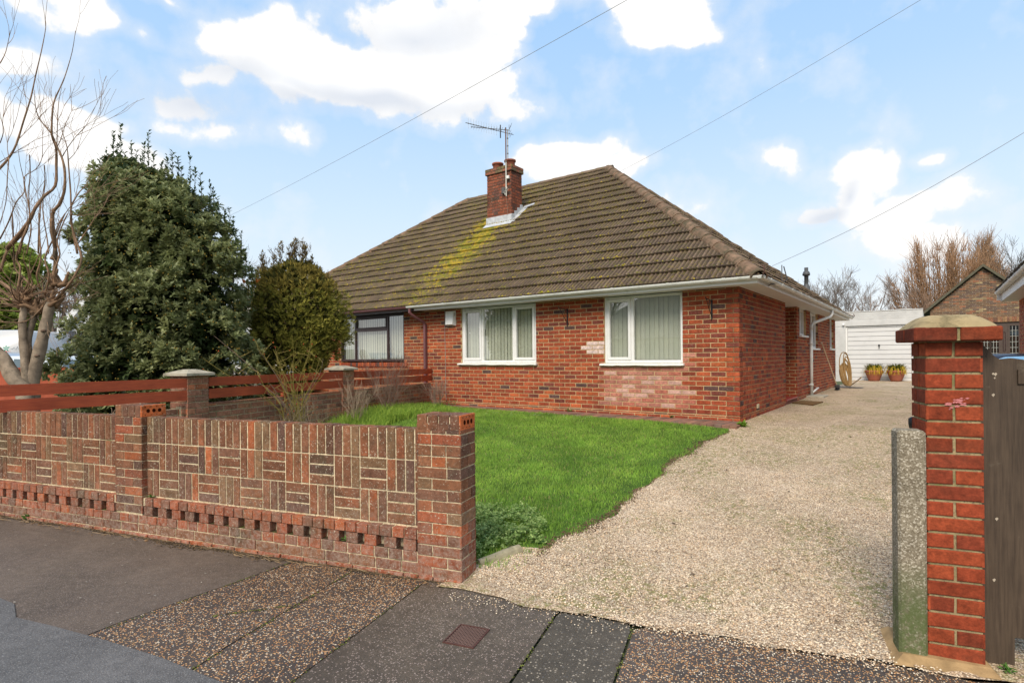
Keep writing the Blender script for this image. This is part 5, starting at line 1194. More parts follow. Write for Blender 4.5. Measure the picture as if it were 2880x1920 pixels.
for i in range(len(cols_)-1):
    a, c = cols_[i], cols_[i+1]
    if i in (0, 1, 3, 5):
        gls.add([(a+.03, GYH+.09, zb_), (c-.03, GYH+.09, zb_), (c-.03, GYH+.09, ZT-.16), (a+.03, GYH+.09, ZT-.16)], [[0, 1, 2, 3]])
        for k in range(1, 3): xx_ = a+(c-a)*k/3; lat.box(xx_-.006, xx_+.006, GYH+.075, GYH+.085, zb_, ZT-.16)
        zz_ = zb_
        while zz_ < ZT-.2: lat.box(a+.03, c-.03, GYH+.074, GYH+.084, zz_, zz_+.012); zz_ += .235
        wm.box(a-.03, a+.03, GYH+.05, GYH+.11, zb_, ZT-.16); wm.box(c-.03, c+.03, GYH+.05, GYH+.11, zb_, ZT-.16)
    else:
        wm.box(a+.03, c-.03, GYH+.06, GYH+.11, zb_, ZT-.16); m_ = (a+c)/2; w = (c-a)/2-.11; V = []
        pts = [(m_+w*math.cos(t_), GYH+.052, (ZT-.45 if math.sin(t_) > 0 else zb_+.35)+w*math.sin(t_)) for t_ in np.linspace(0, 2*math.pi, 25)]; pan.tube(pts, .012, 5); part('moulding', pan, M['brown_upvc'], gh_); pan = MB()
wn = part('window', wm, simple('brown_joinery', (.085, .06, .05), .6, .3), gh_); part('glass', gls, M['glass'], wn); part('lattice', lat, simple('lead_lattice', (.42, .43, .40), .6), wn)
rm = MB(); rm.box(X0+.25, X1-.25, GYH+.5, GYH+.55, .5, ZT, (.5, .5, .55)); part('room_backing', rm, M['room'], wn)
nh = thing('neighbour_house', 'corner of an orange brick bungalow with white gutter at the right edge', 'house', 'H', (5, 6, .5))
NX, NY = 3.85, 7.09; b = Bricks(planeXn(NX)); b.field(-3, NY, .3, 2.72, pal=[((.42, .13, .06), 3), ((.36, .10, .05), 3), ((.30, .08, .05), 1)], L=.225)
b.mb.box(NX+.007, NX+.2, -3, NY-.007, .1, 2.72, (1, 1, 1), 1); b.P = planeYp(NY); b.field(NX, NX+6, .3, 2.72); b.mb.box(NX+.2, NX+6, NY-.2, NY-.007, .1, 2.72, (1, 1, 1), 1)
part('wall', b.mb, [M['house_brick'], M['mortar']], nh)
gN = MB(); gutter(gN, (NX-.34, -3.3, 2.80), (NX-.34, NY+.1, 2.80), (-1, 0, 0), .055, bands=list(np.arange(.5, 10.4, .9))); part('gutter', gN, M['gutter'], nh)
fN = MB(); fN.box(NX-.29, NX-.27, -3.3, NY+.02, 2.60, 2.80); fN.box(NX-.27, NX+.01, -3.3, NY+.02, 2.60, 2.62); fN.box(NX-.28, NX+6, NY+.02, NY+.04, 2.60, 2.80); fN.box(NX-.36, NX-.25, NY-.03, NY+.01, 2.62, 2.76); part('fascia', fN, M['upvc'], nh)
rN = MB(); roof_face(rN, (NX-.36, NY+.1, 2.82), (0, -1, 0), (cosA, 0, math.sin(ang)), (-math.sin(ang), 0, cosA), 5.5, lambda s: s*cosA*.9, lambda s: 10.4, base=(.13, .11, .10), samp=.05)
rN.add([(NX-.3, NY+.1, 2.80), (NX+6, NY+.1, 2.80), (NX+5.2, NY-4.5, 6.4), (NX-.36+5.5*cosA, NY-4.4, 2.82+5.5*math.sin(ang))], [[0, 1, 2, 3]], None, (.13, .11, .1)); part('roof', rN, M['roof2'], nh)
vN = MB(); vN.tube([(NX-.25, NY-.3, 2.6), (NX-.1, NY-.4, 2.45), (NX-.04, NY-.4, 2.35), (NX-.04, NY-.4, .5)], .03, 8); part('downpipe', vN, M['black_metal'], nh) if False else None
# ------------------------------------------------------------------ overhead cables
def cable(label, pts, r):
    P_ = [pix(*q) for q in pts]; a, c = P_[0], P_[-1]; n = 14; out_ = []
    for i in range(n+1): f = i/n; out_.append(a+(c-a)*f+np.array([0, 0, -.10*math.sin(math.pi*f)]))
    mb = MB(); mb.tube(out_, r, 5, (.30, .33, .37)); solo('overhead_cable', mb, M['twig'], label, 'cable', 'G', tuple(out_[0]), group='overhead cables')
cable('overhead cable crossing above the chimney aerial, longest of the three', [(640, 610, 26), (1800, -20, 10)], .0052)
cable('thin overhead cable rising to the right from behind the roof apex', [(1700, 505, 19), (2640, -30, 10)], .0042)
cable('overhead cable fixed to the bungalow eaves near the black flue', [(2172, 748, 9.4), (2960, 325, 7)], .0042)
# ------------------------------------------------------------------ branching helper
def sinuous(p, d, L, n=7, wob=.12, up=.0, curl=None):
    pts = [np.array(p, float)]; d = np.array(d, float); d /= np.linalg.norm(d)
    for i in range(n):
        d = d+np.array([random.gauss(0, wob), random.gauss(0, wob), random.gauss(0, wob)*.6+up]); d /= np.linalg.norm(d); pts.append(pts[-1]+d*L/n)
    return pts, d
def grow(mb, p, d, L, r, depth, kids=(3, 5), spread=.6, ratio=.62, up=.05, wob=.13, col=(.2, .15, .1), minr=.003, sides=None, taper=.45, tcol=None):
    pts, dd = sinuous(p, d, L, 4 if depth < 2 else 6, wob, up)
    n = len(pts); rad = np.linspace(r, max(minr, r*taper), n); s_ = sides or (3 if depth <= 1 else 5 if depth == 2 else 8)
    c = np.array(col) if tcol is None else np.array(tcol)+(np.array(col)-np.array(tcol))*min(1, depth/3)
    mb.tube(pts, rad, s_, c*random.uniform(.8, 1.2), cap=False)
    if depth == 0: return
    for k in range(random.randint(*kids)):
        f = random.uniform(.3, 1.); i = min(n-2, int(f*(n-1))); q = pts[i]+(pts[i+1]-pts[i])*(f*(n-1)-i); dr_ = pts[i+1]-pts[i]; dr_ /= np.linalg.norm(dr_)
        v = np.array([random.gauss(0, 1) for _ in range(3)]); v -= dr_*(v@dr_); v /= np.linalg.norm(v)
        nd = dr_+v*spread*random.uniform(.6, 1.4)+np.array([0, 0, up]); grow(mb, q, nd, L*ratio*random.uniform(.7, 1.2), max(minr, rad[i]*random.uniform(.5, .7)), depth-1, kids, spread, ratio, up, wob, col, minr, sides, taper, tcol)
    grow(mb, pts[-1], dd, L*ratio*random.uniform(.8, 1.1), max(minr, rad[-1]), depth-1, kids, spread, ratio, up, wob, col, minr, sides, taper, tcol)
# ------------------------------------------------------------------ pollarded bare tree at the left edge
YT = 7.1
tr = thing('bare_tree', 'pollarded bare tree with smooth trunks and long whippy orange-brown shoots', 'tree', 'G', (pix(84, 1074, YT)[0], YT, .3))
def PX(l, Y=YT, sc_=1., ox=0, oy=0, dy=None):
    n = len(l); r_ = dy or [random.uniform(-.15, .15) for _ in range(2)]
    return np.array([pix(ox+x/sc_, oy+y/sc_, Y+r_[0]*(i/max(1, n-1))+r_[1]*math.sin(i)) for i, (x, y) in enumerate(l)])
def smooth_line(P_, k=3):
    P_ = np.asarray(P_, float); n = len(P_); t_ = np.arange(n); T_ = np.linspace(0, n-1, (n-1)*k+1)
    out_ = []
    for u in T_:
        i = min(int(u), n-2); f = u-i; p0, p1, p2, p3 = P_[max(i-1, 0)], P_[i], P_[i+1], P_[min(i+2, n-1)]
        out_.append(.5*((2*p1)+(-p0+p2)*f+(2*p0-5*p1+4*p2-p3)*f*f+(-p0+3*p1-3*p2+p3)*f**3))
    return np.array(out_)
TC = (.27, .215, .16); BC = (.235, .15, .095)
tk = MB()
def limb(l, r0, r1, col, Y=YT, sc_=1., ox=0, oy=0, sides=10, dy=None):
    P_ = smooth_line(PX(l, Y, sc_, ox, oy, dy)); n = len(P_); tk.tube(P_, np.linspace(r0, r1, n)*(1+.07*np.sin(np.arange(n)*2.1)), sides, np.array([np.array(col)*(.9+.2*random.random()) for _ in range(n)])); return P_
limb([(92, 1250), (92, 1120), (92, 1070), (108, 1000), (125, 930), (136, 880), (142, 850)], .088, .052, TC, dy=[0, 0])
limb([(84, 1120), (74, 1060), (68, 990), (63, 925), (66, 880), (70, 855)], .052, .038, TC, YT-.05, dy=[0, 0])
limb([(88, 1090), (82, 1010), (80, 950), (92, 905), (100, 870)], .04, .035, TC, YT+.02, dy=[0, 0])
limb([(75, 1250), (70, 1110), (40, 1065), (12, 1015), (-20, 980), (-50, 930)], .10, .07, TC, YT-.1, dy=[0, 0])
limb([(-50, 930), (-60, 880), (-70, 850)], .07, .06, TC, YT-.1, dy=[0, 0])
for (x, y) in ((64, 940), (104, 1000), (122, 930)): tk.lathe([(0, -.016), (.026, -.012), (.030, .0), (.022, .012), (.0, .018)], pix(x, y, YT-.055), 9, (.16, .11, .08))
part('trunk', tk, M['bark'], tr, True)
tk = MB(); KN = [(66, 855), (70, 830), (100, 868), (146, 848), (165, 790), (160, 770), (-70, 850), (30, 830), (10, 790)]
for (x, y) in KN[:5]:
    c = pix(x, y, YT)
    for q in range(9):
        pts, _ = sinuous(c+np.array([random.gauss(0, .03), random.gauss(0, .03), -.06]), (random.gauss(0, .6), random.gauss(0, .5), 1), random.uniform(.12, .25), 5, .25); tk.tube(pts, np.array([.032, .036, .028, .022, .018, .012])*random.uniform(.7, 1.1), 7, np.array((.24, .15, .09))*random.uniform(.7, 1.1))
def B(l, r0, r1, sc_=2.412, ox=0, oy=50, col=BC): return limb(l, r0*.72, r1*.6, col, YT, sc_, ox, oy, 6)
C1 = 2.614
main = [
 B([(375, 560), (395, 480), (410, 350), (405, 250), (385, 150), (375, 40), (240, 0)][:6], .042, .03, C1, 0, 600),
 B([(350, 1640), (375, 1568), (355, 1340), (400, 1270), (435, 1180), (440, 1050), (420, 950), (380, 860), (350, 790), (270, 690), (240, 600), (235, 490)], .034, .004),
 B([(45, 1568), (190, 1390), (240, 1290), (300, 1210), (375, 1140), (382, 1000), (380, 880), (352, 800), (355, 650), (370, 560), (420, 450), (450, 370), (490, 230), (512, 90)], .032, .004),
 B([(-60, 1080), (0, 1020), (60, 950), (110, 860), (160, 700), (210, 540), (240, 400), (280, 230), (310, 70), (305, 0)], .022, .004),
 B([(0, 1500), (60, 1380), (110, 1250), (165, 1180), (165, 1080), (240, 1030), (285, 950), (290, 800), (300, 740)], .013, .003),
 B([(525, 1600), (485, 1380), (480, 1200), (465, 1000), (455, 880), (425, 780), (425, 750)], .018, .003),
 B([(485, 1270), (540, 1180), (600, 1130)], .013, .007), B([(480, 1300), (540, 1270), (600, 1260)], .006, .003),
 B([(380, 1480), (410, 1400), (470, 1290), (620, 1160)], .013, .004),
 B([(425, 940), (460, 880), (520, 800), (575, 745), (630, 640), (668, 555)], .008, .002), B([(470, 960), (520, 900), (560, 770), (580, 690)], .006, .002),
 B([(530, 1530), (610, 1410), (690, 1280)], .011, .005), B([(130, 1600), (160, 1480), (200, 1370), (195, 1280), (175, 1180), (160, 1090), (135, 980), (120, 860)], .018, .003),
 B([(385, 930), (390, 700), (400, 560), (420, 470)], .009, .003), B([(380, 890), (410, 830), (450, 710), (500, 605)], .009, .003), B([(0, 850), (22, 780), (20, 680), (65, 535)], .008, .003), B([(0, 310), (40, 230), (70, 85)], .009, .003),
 B([(120, 830), (180, 770), (250, 700), (318, 620)], .007, .002), B([(60, 950), (50, 850), (90, 750), (92, 620)], .006, .002), B([(0, 980), (90, 920), (170, 870), (280, 810)], .007, .002), B([(60, 950), (50, 1080), (40, 1250), (0, 1390)], .009, .006), B([(200, 930), (205, 1050), (195, 1200), (205, 1350)], .008, .01), B([(300, 1000), (305, 1100), (290, 1300), (320, 1500), (330, 1600)], .008, .012), B([(260, 1600), (265, 1400), (280, 1250), (300, 1200)], .014, .007), B([(180, 1600), (210, 1450), (205, 1350)], .013, .01),
 B([(340, 640), (300, 700), (200, 790), (60, 800), (-20, 790)], .010, .006, C1, 0, 600), B([(400, 640), (480, 560), (560, 440), (600, 330), (560, 200), (520, 60), (530, 0)], .024, .016, C1, 0, 600), B([(260, 560), (180, 480), (110, 400), (100, 250), (95, 100), (90, 0)], .020, .012, C1, 0, 600), B([(110, 600), (60, 540), (0, 500)], .028, .026, C1, 0, 600), B([(300, 560), (270, 460), (300, 330), (290, 150), (285, 0)], .017, .013, C1, 0, 600), B([(330, 600), (360, 450), (330, 330), (390, 190), (430, 80), (480, 0)], .017, .011, C1, 0, 600), B([(0, 430), (60, 260), (150, 170), (220, 60), (240, 0)], .024, .02, C1, 0, 600), B([(130, 560), (150, 400), (120, 330), (160, 200), (200, 120), (220, 0)], .019, .014, C1, 0, 600),
 B([(420, 540), (400, 430), (440, 300), (420, 200), (470, 60), (500, 0)], .016, .009, C1, 0, 600), B([(200, 640), (330, 700), (480, 690), (640, 680)], .008, .003, C1, 0, 600), B([(0, 640), (100, 690), (230, 650), (420, 580), (560, 560)], .009, .004, C1, 0, 600)]
part('branches', tk, M['bark'], tr, True)
tw = MB()
for L_m in main:
    for k in range(3):
        i = random.randrange(len(L_m)//4, len(L_m)-1); d = L_m[i+1]-L_m[i]; d /= np.linalg.norm(d)+1e-9
        v = np.array([random.gauss(0, 1), random.gauss(0, .5), random.gauss(.3, .6)]); grow(tw, L_m[i], d+v*.5, random.uniform(.3, .65), .0032, 1, (1, 3), .5, .6, .06, .12, (.26, .17, .11), .0016, 4)
for q in range(44):
    x, y = random.choice(KN[:3]); p = pix(x+random.uniform(-8, 8), y, YT); a = random.uniform(-1, 1)
    pts, dd = sinuous(p, (random.uniform(-1.3, 1.3), random.uniform(-.5, .5), random.uniform(-.25, .6)), random.uniform(.3, 1.0), 7, .22, .12); tw.tube(pts, np.linspace(.0105, .003, 8), 5, np.array(BC)*random.uniform(.7, 1.2))
part('twigs', tw, M['twig'], tr)
# ------------------------------------------------------------------ leafy crowns
def leaves(mb, pos, dirs, L, W_, cols, fold=.25):
    n = len(pos); dirs = dirs/np.linalg.norm(dirs, axis=1)[:, None]
    up = np.tile([[0, 0, 1.]], (n, 1))+rng.normal(0, .35, (n, 3)); s_ = np.cross(dirs, up); s_ /= np.linalg.norm(s_, axis=1)[:, None]+1e-9; nn = np.cross(s_, dirs)
    L = L[:, None]; W_ = W_[:, None]
    v = np.stack([pos, pos+dirs*L*.45+s_*W_-nn*fold*W_*-1, pos+dirs*L-nn*L*.12, pos+dirs*L*.45-s_*W_+nn*fold*W_, pos+dirs*L*.5], 1)
    k = np.arange(n)[:, None]*5
    T = np.concatenate([np.array([[0, 1, 4]])+k, np.array([[1, 2, 4]])+k, np.array([[2, 3, 4]])+k, np.array([[3, 0, 4]])+k])
    mb.add(v.reshape(-1, 3), None, T, np.repeat(cols, 5, 0))
def crown_points(n, rows, Y, rdepth=.85, shell=(.72, 1.03), lump=.10, seed=1, front=False):
    """rows: (ypx, xl, xr) silhouette at depth Y -> world points in the lumpy body of revolution with outward normals"""
    rows = sorted(rows, key=lambda r: -r[0]); zs = np.array([pix(0, r[0]-.0088*(-(r[1]+r[2])/2+1440)*0, Y)[2] for r in rows]); xl = np.array([pix(r[1], r[0], Y)[0] for r in rows]); xr = np.array([pix(r[2], r[0], Y)[0] for r in rows])
    rad = (xr-xl)/2; cx = (xr+xl)/2
    w = rad/np.sum(rad); z = rng.uniform(zs[0], zs[-1], n*3); R_ = np.interp(z, zs, rad); keep = rng.uniform(0, R_.max(), n*3) < R_+.15*R_.max(); z = z[keep][:n]; R_ = R_[keep][:n]; m = len(z)
    th = rng.uniform(0, 2*math.pi, m)
    l = 1+lump*(np.sin(th*3+z*4.1+seed)+.8*np.sin(th*5-z*6.3+seed*2)+.6*np.sin(th*9+z*11)+.5*np.sin(z*17+th*2))
    f = rng.uniform(shell[0], shell[1], m); r = R_*f*l; 
    p = np.stack([np.interp(z, zs, cx)+r*np.cos(th), Y+r*rdepth*np.sin(th), z], 1)
    dR = np.interp(z+.05, zs, rad)-np.interp(z-.05, zs, rad); nrm = np.stack([np.cos(th), np.sin(th), -dR/.1*.8], 1); nrm /= np.linalg.norm(nrm, axis=1)[:, None]
    return p, nrm, f, l
def clumps(n, k, rows, Y, rdepth, shell, seed, rc):
    p, nm, f, l = crown_points(n, rows, Y, rdepth, shell, .095, seed); n = len(p); r_ = rc*rng.uniform(.6, 1.35, n)
    d = rng.normal(0, 1, (n*k, 3)); d /= np.linalg.norm(d, axis=1)[:, None]; N = np.repeat(nm+np.array([0, 0, .55]), k, 0); N /= np.linalg.norm(N, axis=1)[:, None]
    dt = np.sum(d*N, 1); d = np.where((dt < -.1)[:, None], d-2*dt[:, None]*N, d); P_ = np.repeat(p, k, 0)+d*np.repeat(r_, k)[:, None]*rng.uniform(.75, 1.05, (n*k, 1)); P_ -= np.repeat(nm*r_[:, None]*.8, k, 0)
    return P_, d*.7+N*.5
def rosettes(mb, p, nrm, k, L, W_, c0, c1, upb=.6, spread=.9):
    n = len(p); sh = nrm*.8+np.array([0, 0, upb])+rng.normal(0, .25, (n, 3)); sh /= np.linalg.norm(sh, axis=1)[:, None]
    P_ = np.repeat(p, k, 0); S_ = np.repeat(sh, k, 0); r_ = rng.normal(0, 1, (n*k, 3)); r_ -= S_*np.sum(r_*S_, 1)[:, None]; r_ /= np.linalg.norm(r_, axis=1)[:, None]
    D = S_*rng.uniform(.3, 1.1, (n*k, 1))+r_*spread; P_ = P_+S_*rng.uniform(-.06, .03, (n*k, 1))
    kk = rng.uniform(0, 1, (n, 1)).repeat(k, 0)*.7+rng.uniform(0, .3, (n*k, 1)); C_ = np.array(c0)*(1-kk)+np.array(c1)*kk
    leaves(mb, P_, D, rng.uniform(.75, 1.2, n*k)*L, rng.uniform(.8, 1.2, n*k)*W_, C_)
YB_ = 8.5
rowsL = [(455, 305, 345), (485, 286, 430), (520, 272, 510), (560, 268, 560), (605, 268, 598), (670, 262, 632), (740, 256, 662), (820, 252, 668), (900, 250, 682), (960, 246, 688), (1000, 225, 688), (1050, 200, 682), (1110, 195, 672), (1180, 220, 650)]
ls = thing('evergreen_shrub', 'huge dark glossy-leaved evergreen shrub behind the red fence', 'shrub', 'G', (pix(450, 1100, YB_)[0], YB_, .35))
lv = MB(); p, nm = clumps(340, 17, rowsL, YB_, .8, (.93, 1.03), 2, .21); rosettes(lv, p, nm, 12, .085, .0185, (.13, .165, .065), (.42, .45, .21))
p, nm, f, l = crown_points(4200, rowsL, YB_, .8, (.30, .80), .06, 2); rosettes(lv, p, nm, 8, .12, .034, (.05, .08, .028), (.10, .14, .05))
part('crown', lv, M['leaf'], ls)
for (x, y, h) in ((318, 372, .62), (340, 352, .75), (368, 400, .45), (417, 372, .62), (486, 425, .6), (533, 435, .6), (563, 490, .45), (590, 512, .45), (280, 440, .3), (455, 455, .4), (395, 440, .4), (350, 430, .4), (615, 585, .4), (655, 610, .3), (665, 650, .3), (240, 610, .3), (510, 470, .4), (690, 700, .25), (300, 415, .4), (328, 405, .5), (384, 425, .5), (405, 405, .5), (432, 430, .45), (470, 440, .5), (500, 445, .5), (548, 470, .5), (610, 555, .35), (630, 590, .35), (645, 585, .3), (678, 655, .3), (700, 740, .25), (265, 470, .35), (252, 520, .35), (238, 650, .3), (230, 700, .25), (600, 530, .4), (660, 640, .3), (708, 800, .25)):
    sp = MB(); tip = pix(x, y, YB_+random.uniform(-.2, .2)); b0 = tip-np.array([random.uniform(-.05, .05)*h, 0, h]); sp.tube([b0, (b0+tip)/2+np.array([.01, 0, 0]), tip], [.006, .004, .002], 4, (.10, .09, .04))
    n = int(h*95); t_ = rng.uniform(.0, 1.02, n)[:, None]; P_ = b0+(tip-b0)*t_; a = rng.uniform(0, 6.28, n); D = np.stack([np.cos(a)*.75, np.sin(a)*.75, np.full(n, .75)], 1)
    k = rng.uniform(0, 1, (n, 1)); leaves(sp, P_, D, rng.uniform(.045, .075, n), rng.uniform(.010, .015, n), np.array([.03, .06, .018])*(1-k)+np.array([.10, .15, .05])*k); part('shoot', sp, M['leaf'], ls)
bd = MB(); p, nm, f, l = crown_points(2200, rowsL, YB_, .8, (.98, 1.06), .085, 2); scatter_lumps(bd, p, rng.uniform(.006, .012, len(p)), .9, np.tile([[.36, .24, .05]], (len(p), 1))*rng.uniform(.6, 1.2, (len(p), 1)))
for q in range(7): i = rng.integers(0, len(p)); scatter_lumps(bd, p[i:i+1]+rng.normal(0, .012, (6, 3)), np.full(6, .02), .9, np.tile([[.42, .13, .03]], (6, 1)))
part('buds', bd, M['twig'], ls)
tk = MB(); 
for a in range(7): pts, _ = sinuous((pix(450, 1100, YB_)[0]+random.uniform(-.25, .25), YB_+random.uniform(-.2, .2), .3), (random.uniform(-.4, .4), random.uniform(-.3, .3), 1), 3.0, 9, .08, .02); tk.tube(pts, np.linspace(.05, .012, 10), 7, (.10, .08, .06))
part('trunk', tk, M['bark'], ls)
# conifer
YC = 10.0
rowsC = [(748, 812, 862), (762, 780, 885), (780, 740, 915), (810, 716, 945), (840, 704, 965), (880, 700, 978), (920, 700, 975), (960, 705, 965), (1000, 705, 945), (1040, 700, 915), (1080, 720, 890), (1130, 760, 860)]
cf = thing('conifer', 'rounded golden-olive conifer with a browning tip beside the dark window', 'conifer', 'G', (pix(835, 1100, YC)[0], YC, .4))
def sprays(mb, p, nrm, k, L, W_, c0, c1, upb=.35):
    n = len(p); sh = nrm+np.array([0, 0, upb])+rng.normal(0, .35, (n, 3)); sh /= np.linalg.norm(sh, axis=1)[:, None]
    pl_ = np.cross(sh, rng.normal(0, 1, (n, 3))); pl_ /= np.linalg.norm(pl_, axis=1)[:, None]
    kk = rng.uniform(0, 1, (n, 1))
    for j in range(k):
        fr_ = j/(k-1); o = (fr_-.5)*1.5; base = p+sh*(L*.45*abs(1-abs(fr_-.5)*2)*rng.uniform(.3, 1, (n, 1))); D = sh*math.cos(o)+pl_*math.sin(o)+rng.normal(0, .16, (n, 3)); D /= np.linalg.norm(D, axis=1)[:, None]
        s_ = np.cross(D, nrm); s_ /= np.linalg.norm(s_, axis=1)[:, None]+1e-9; ll = L*rng.uniform(.55, 1.05, (n, 1)); w = W_*rng.uniform(.7, 1.3, (n, 1))
        v = np.stack([base-s_*w*.5, base+s_*w*.5, base+D*ll*.6+s_*w, base+D*ll, base+D*ll*.6-s_*w], 1)
        i = np.arange(n)[:, None]*5; C_ = (np.array(c0)*(1-kk)+np.array(c1)*kk)*rng.uniform(.75, 1.2, (n, 1))
        mb.add(v.reshape(-1, 3), np.array([[0, 1, 2, 4]])+i, np.array([[2, 3, 4]])+i, np.repeat(C_, 5, 0))
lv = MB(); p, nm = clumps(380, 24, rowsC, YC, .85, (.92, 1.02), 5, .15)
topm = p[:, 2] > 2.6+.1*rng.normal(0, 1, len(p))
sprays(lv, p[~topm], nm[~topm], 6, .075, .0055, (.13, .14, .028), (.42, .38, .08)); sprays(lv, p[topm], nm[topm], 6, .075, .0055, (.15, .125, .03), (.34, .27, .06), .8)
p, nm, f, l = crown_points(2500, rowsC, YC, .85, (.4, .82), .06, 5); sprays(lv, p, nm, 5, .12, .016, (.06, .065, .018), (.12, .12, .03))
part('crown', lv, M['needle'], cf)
tw = MB()
for (x, y, h) in ((830, 665, .5), (822, 680, .4), (790, 680, .45), (860, 690, .4), (880, 720, .35), (770, 715, .35), (736, 705, .5), (745, 735, .3), (900, 750, .3), (810, 700, .3), (850, 675, .35), (725, 750, .3), (890, 745, .3)):
    tip = pix(x, y, YC+random.uniform(-.15, .15)); b0 = tip-np.array([random.uniform(-.06, .06), 0, h])
    for s_ in range(3): grow(tw, b0+np.array([random.uniform(-.03, .03), 0, 0]), (random.uniform(-.2, .2), random.uniform(-.2, .2), 1), h*.55, .006, 2, (3, 4), .55, .5, .08, .12, (.13, .09, .05), .0022, 4)
    n = int(h*120); t_ = rng.uniform(-.1, .97, n)[:, None]; P_ = b0+(tip-b0)*t_+rng.normal(0, .04, (n, 3))*(1.2-t_); sprays(tw, P_, np.tile([[0, .0, 1.]], (n, 1))+rng.normal(0, .7, (n, 3)), 4, .06, .0055, (.13, .10, .03), (.24, .17, .04))
part('twiggy_tip', tw, M['needle'], cf)
tk = MB(); c = pix(835, 1100, YC); tk.tube([(c[0], YC, .3), (c[0]+.03, YC, 1.5), (c[0], YC, 3.)], [.07, .05, .012], 8, (.14, .10, .07)); part('trunk', tk, M['bark'], cf)
# ------------------------------------------------------------------ shrubs and bed in front of the fence
rb = thing('rose_bush', 'leggy green-stemmed rose bush with red hips in front of the fence', 'rose bush', 'W', (-4.28, 2.7, .2))
mb = MB(); base = to_world('W', [(-4.22, 3.2, .26)])[0]; hipp = []
for q in range(26):
    px, py = random.gauss(785, 85), random.uniform(925, 1060); tgt = pix(px, py, 7.95+random.uniform(-.3, .3)); s0 = base+np.array([random.uniform(-.14, .14), random.uniform(-.1, .1), 0]); mid = s0*.55+tgt*.45+np.array([(base[0]-tgt[0])*.18, 0, .10])
    P_ = smooth_line([s0, s0*.75+mid*.25+np.array([random.uniform(-.06, .06), 0, .05]), mid+np.array([random.uniform(-.04, .04), 0, 0]), tgt*.6+mid*.4+np.array([random.uniform(-.04, .04), 0, 0]), tgt]); green = q % 4 != 0
    mb.tube(P_, np.linspace(.0072, .0022, len(P_)), 5, np.array((.24, .20, .05) if green else (.18, .13, .10))*random.uniform(.75, 1.2))
    for k in range(6):
        i = random.randrange(4, len(P_)-1); v = np.array([random.gauss(0, .7), random.gauss(0, .4), random.uniform(.1, 1.)]); pts, _ = sinuous(P_[i], v, random.uniform(.08, .26), 4, .2, .08); mb.tube(pts, np.linspace(.0035, .0016, 5), 4, (.28, .22, .07))
        if random.random() < .28: hipp.append(pts[-1])
def H2(mb_): mb_.v = [to_frame('W', v) for v in mb_.v]; return mb_
for q in range(110):
    s0 = base+np.array([random.uniform(-.35, .35), random.uniform(-.25, .25), random.uniform(-.0, .35)]); grow(mb, s0, (random.uniform(-.9, .9), random.uniform(-.6, .6), random.uniform(.3, 1.)), random.uniform(.15, .32), .003, 1, (1, 3), .6, .6, .05, .15, (.24, .19, .13), .0016, 4)
part('stems', H2(mb), M['twig'], rb)
for p in hipp[:40]: hm_ = MB(); scatter_lumps(hm_, np.array([p]), np.array([.0095]), 1.1, np.array([[.45, .07, .02]])); part('rose_hip', H2(hm_), M['twig'], rb)
def twig_bush(label, w, n, h, spread, col, r=.004, depth=2, group='leafless shrubs in the front garden', dirb=None):
    z = float(gzw(w[1])); t_ = thing('leafless_shrub', label, 'shrub', 'W', (w[0], w[1], z), group); mb = MB()
    for q in range(n):
        a = random.uniform(0, 6.28); s = spread*random.uniform(.2, 1.); d = (math.cos(a)*s, math.sin(a)*s*.6, 1) if dirb is None else (dirb[0]+random.gauss(0, s*.5), dirb[1]+random.gauss(0, s*.4), 1)
        grow(mb, (w[0]+random.uniform(-.08, .08), w[1]+random.uniform(-.1, .1), z), d, h*random.uniform(.35, .55), r, depth, (2, 4), .45, .62, .06, .12, col, .0016, 4)
    part('twigs', mb, M['twig'], t_)
twig_bush('fine-twigged brown shrub standing before the dark window', (-4.15, 5.45), 26, 1.25, .55, (.20, .13, .10), .006)
twig_bush('sprawling bare twiggy shrub where the fence meets the bungalow', (-4.05, 7.05), 20, .72, 1.1, (.26, .19, .15), .005)
twig_bush('low straggly bare shrub by the second fence pier', (-4.1, 4.4), 16, .9, .9, (.28, .21, .15), .005)
for (w, lab) in (((-3.95, .42), 'pruned grey rose stems showing above the street wall beside its middle pillar'), ((-4.25, .48), 'forked pale pruned stems above the street wall, second from its middle pillar'), ((-4.5, .45), 'thin reddish pruned stems above the far left of the street wall')):
    t_ = thing('pruned_rose', lab, 'rose bush', 'W', (w[0], w[1], 0), 'pruned roses behind the street wall'); mb = MB()
    for q in range(6): grow(mb, (w[0]+random.uniform(-.05, .05), w[1], .02), (random.uniform(-.35, .35), random.uniform(-.2, .2), 1), .72, .009, 2, (2, 3), .75, .30, .1, .10, random.choice([(.36, .29, .24), (.30, .20, .14), (.28, .24, .12)]), .0028, 5, .6)
    part('stems', mb, M['twig'], t_)
mb = MB(); n = 8000; c = np.stack([rng.uniform(-4.45, -3.0, n), rng.uniform(.3, 7.2, n), np.zeros(n)], 1); wt = np.exp(-((c[:, 1]-4.6)/1.7)**2)*1.3+.25
edge_ = -3.75+.35*np.sin(c[:, 1]*2.3)+.45*np.exp(-((c[:, 1]-4.7)/1.2)**2); c = c[(c[:, 0] < edge_) & (rng.uniform(0, 1.3, n) < wt)]; c = np.repeat(c, 5, 0); c[:, :2] += rng.normal(0, .02, (len(c), 2)); c[:, 2] = gzw(c[:, 1])
hh_ = .11+.17*np.exp(-((c[:, 1]-4.8)/1.5)**2)*np.clip((-3.2-c[:, 0])/.8, .3, 1); k = rng.uniform(0, 1, (len(c), 1))
blades(mb, c, hh_*rng.uniform(.5, 1.2, len(c)), rng.uniform(.006, .012, len(c)), np.array([.13, .26, .03])*(1-k)+np.array([.42, .55, .09])*k, 1.)
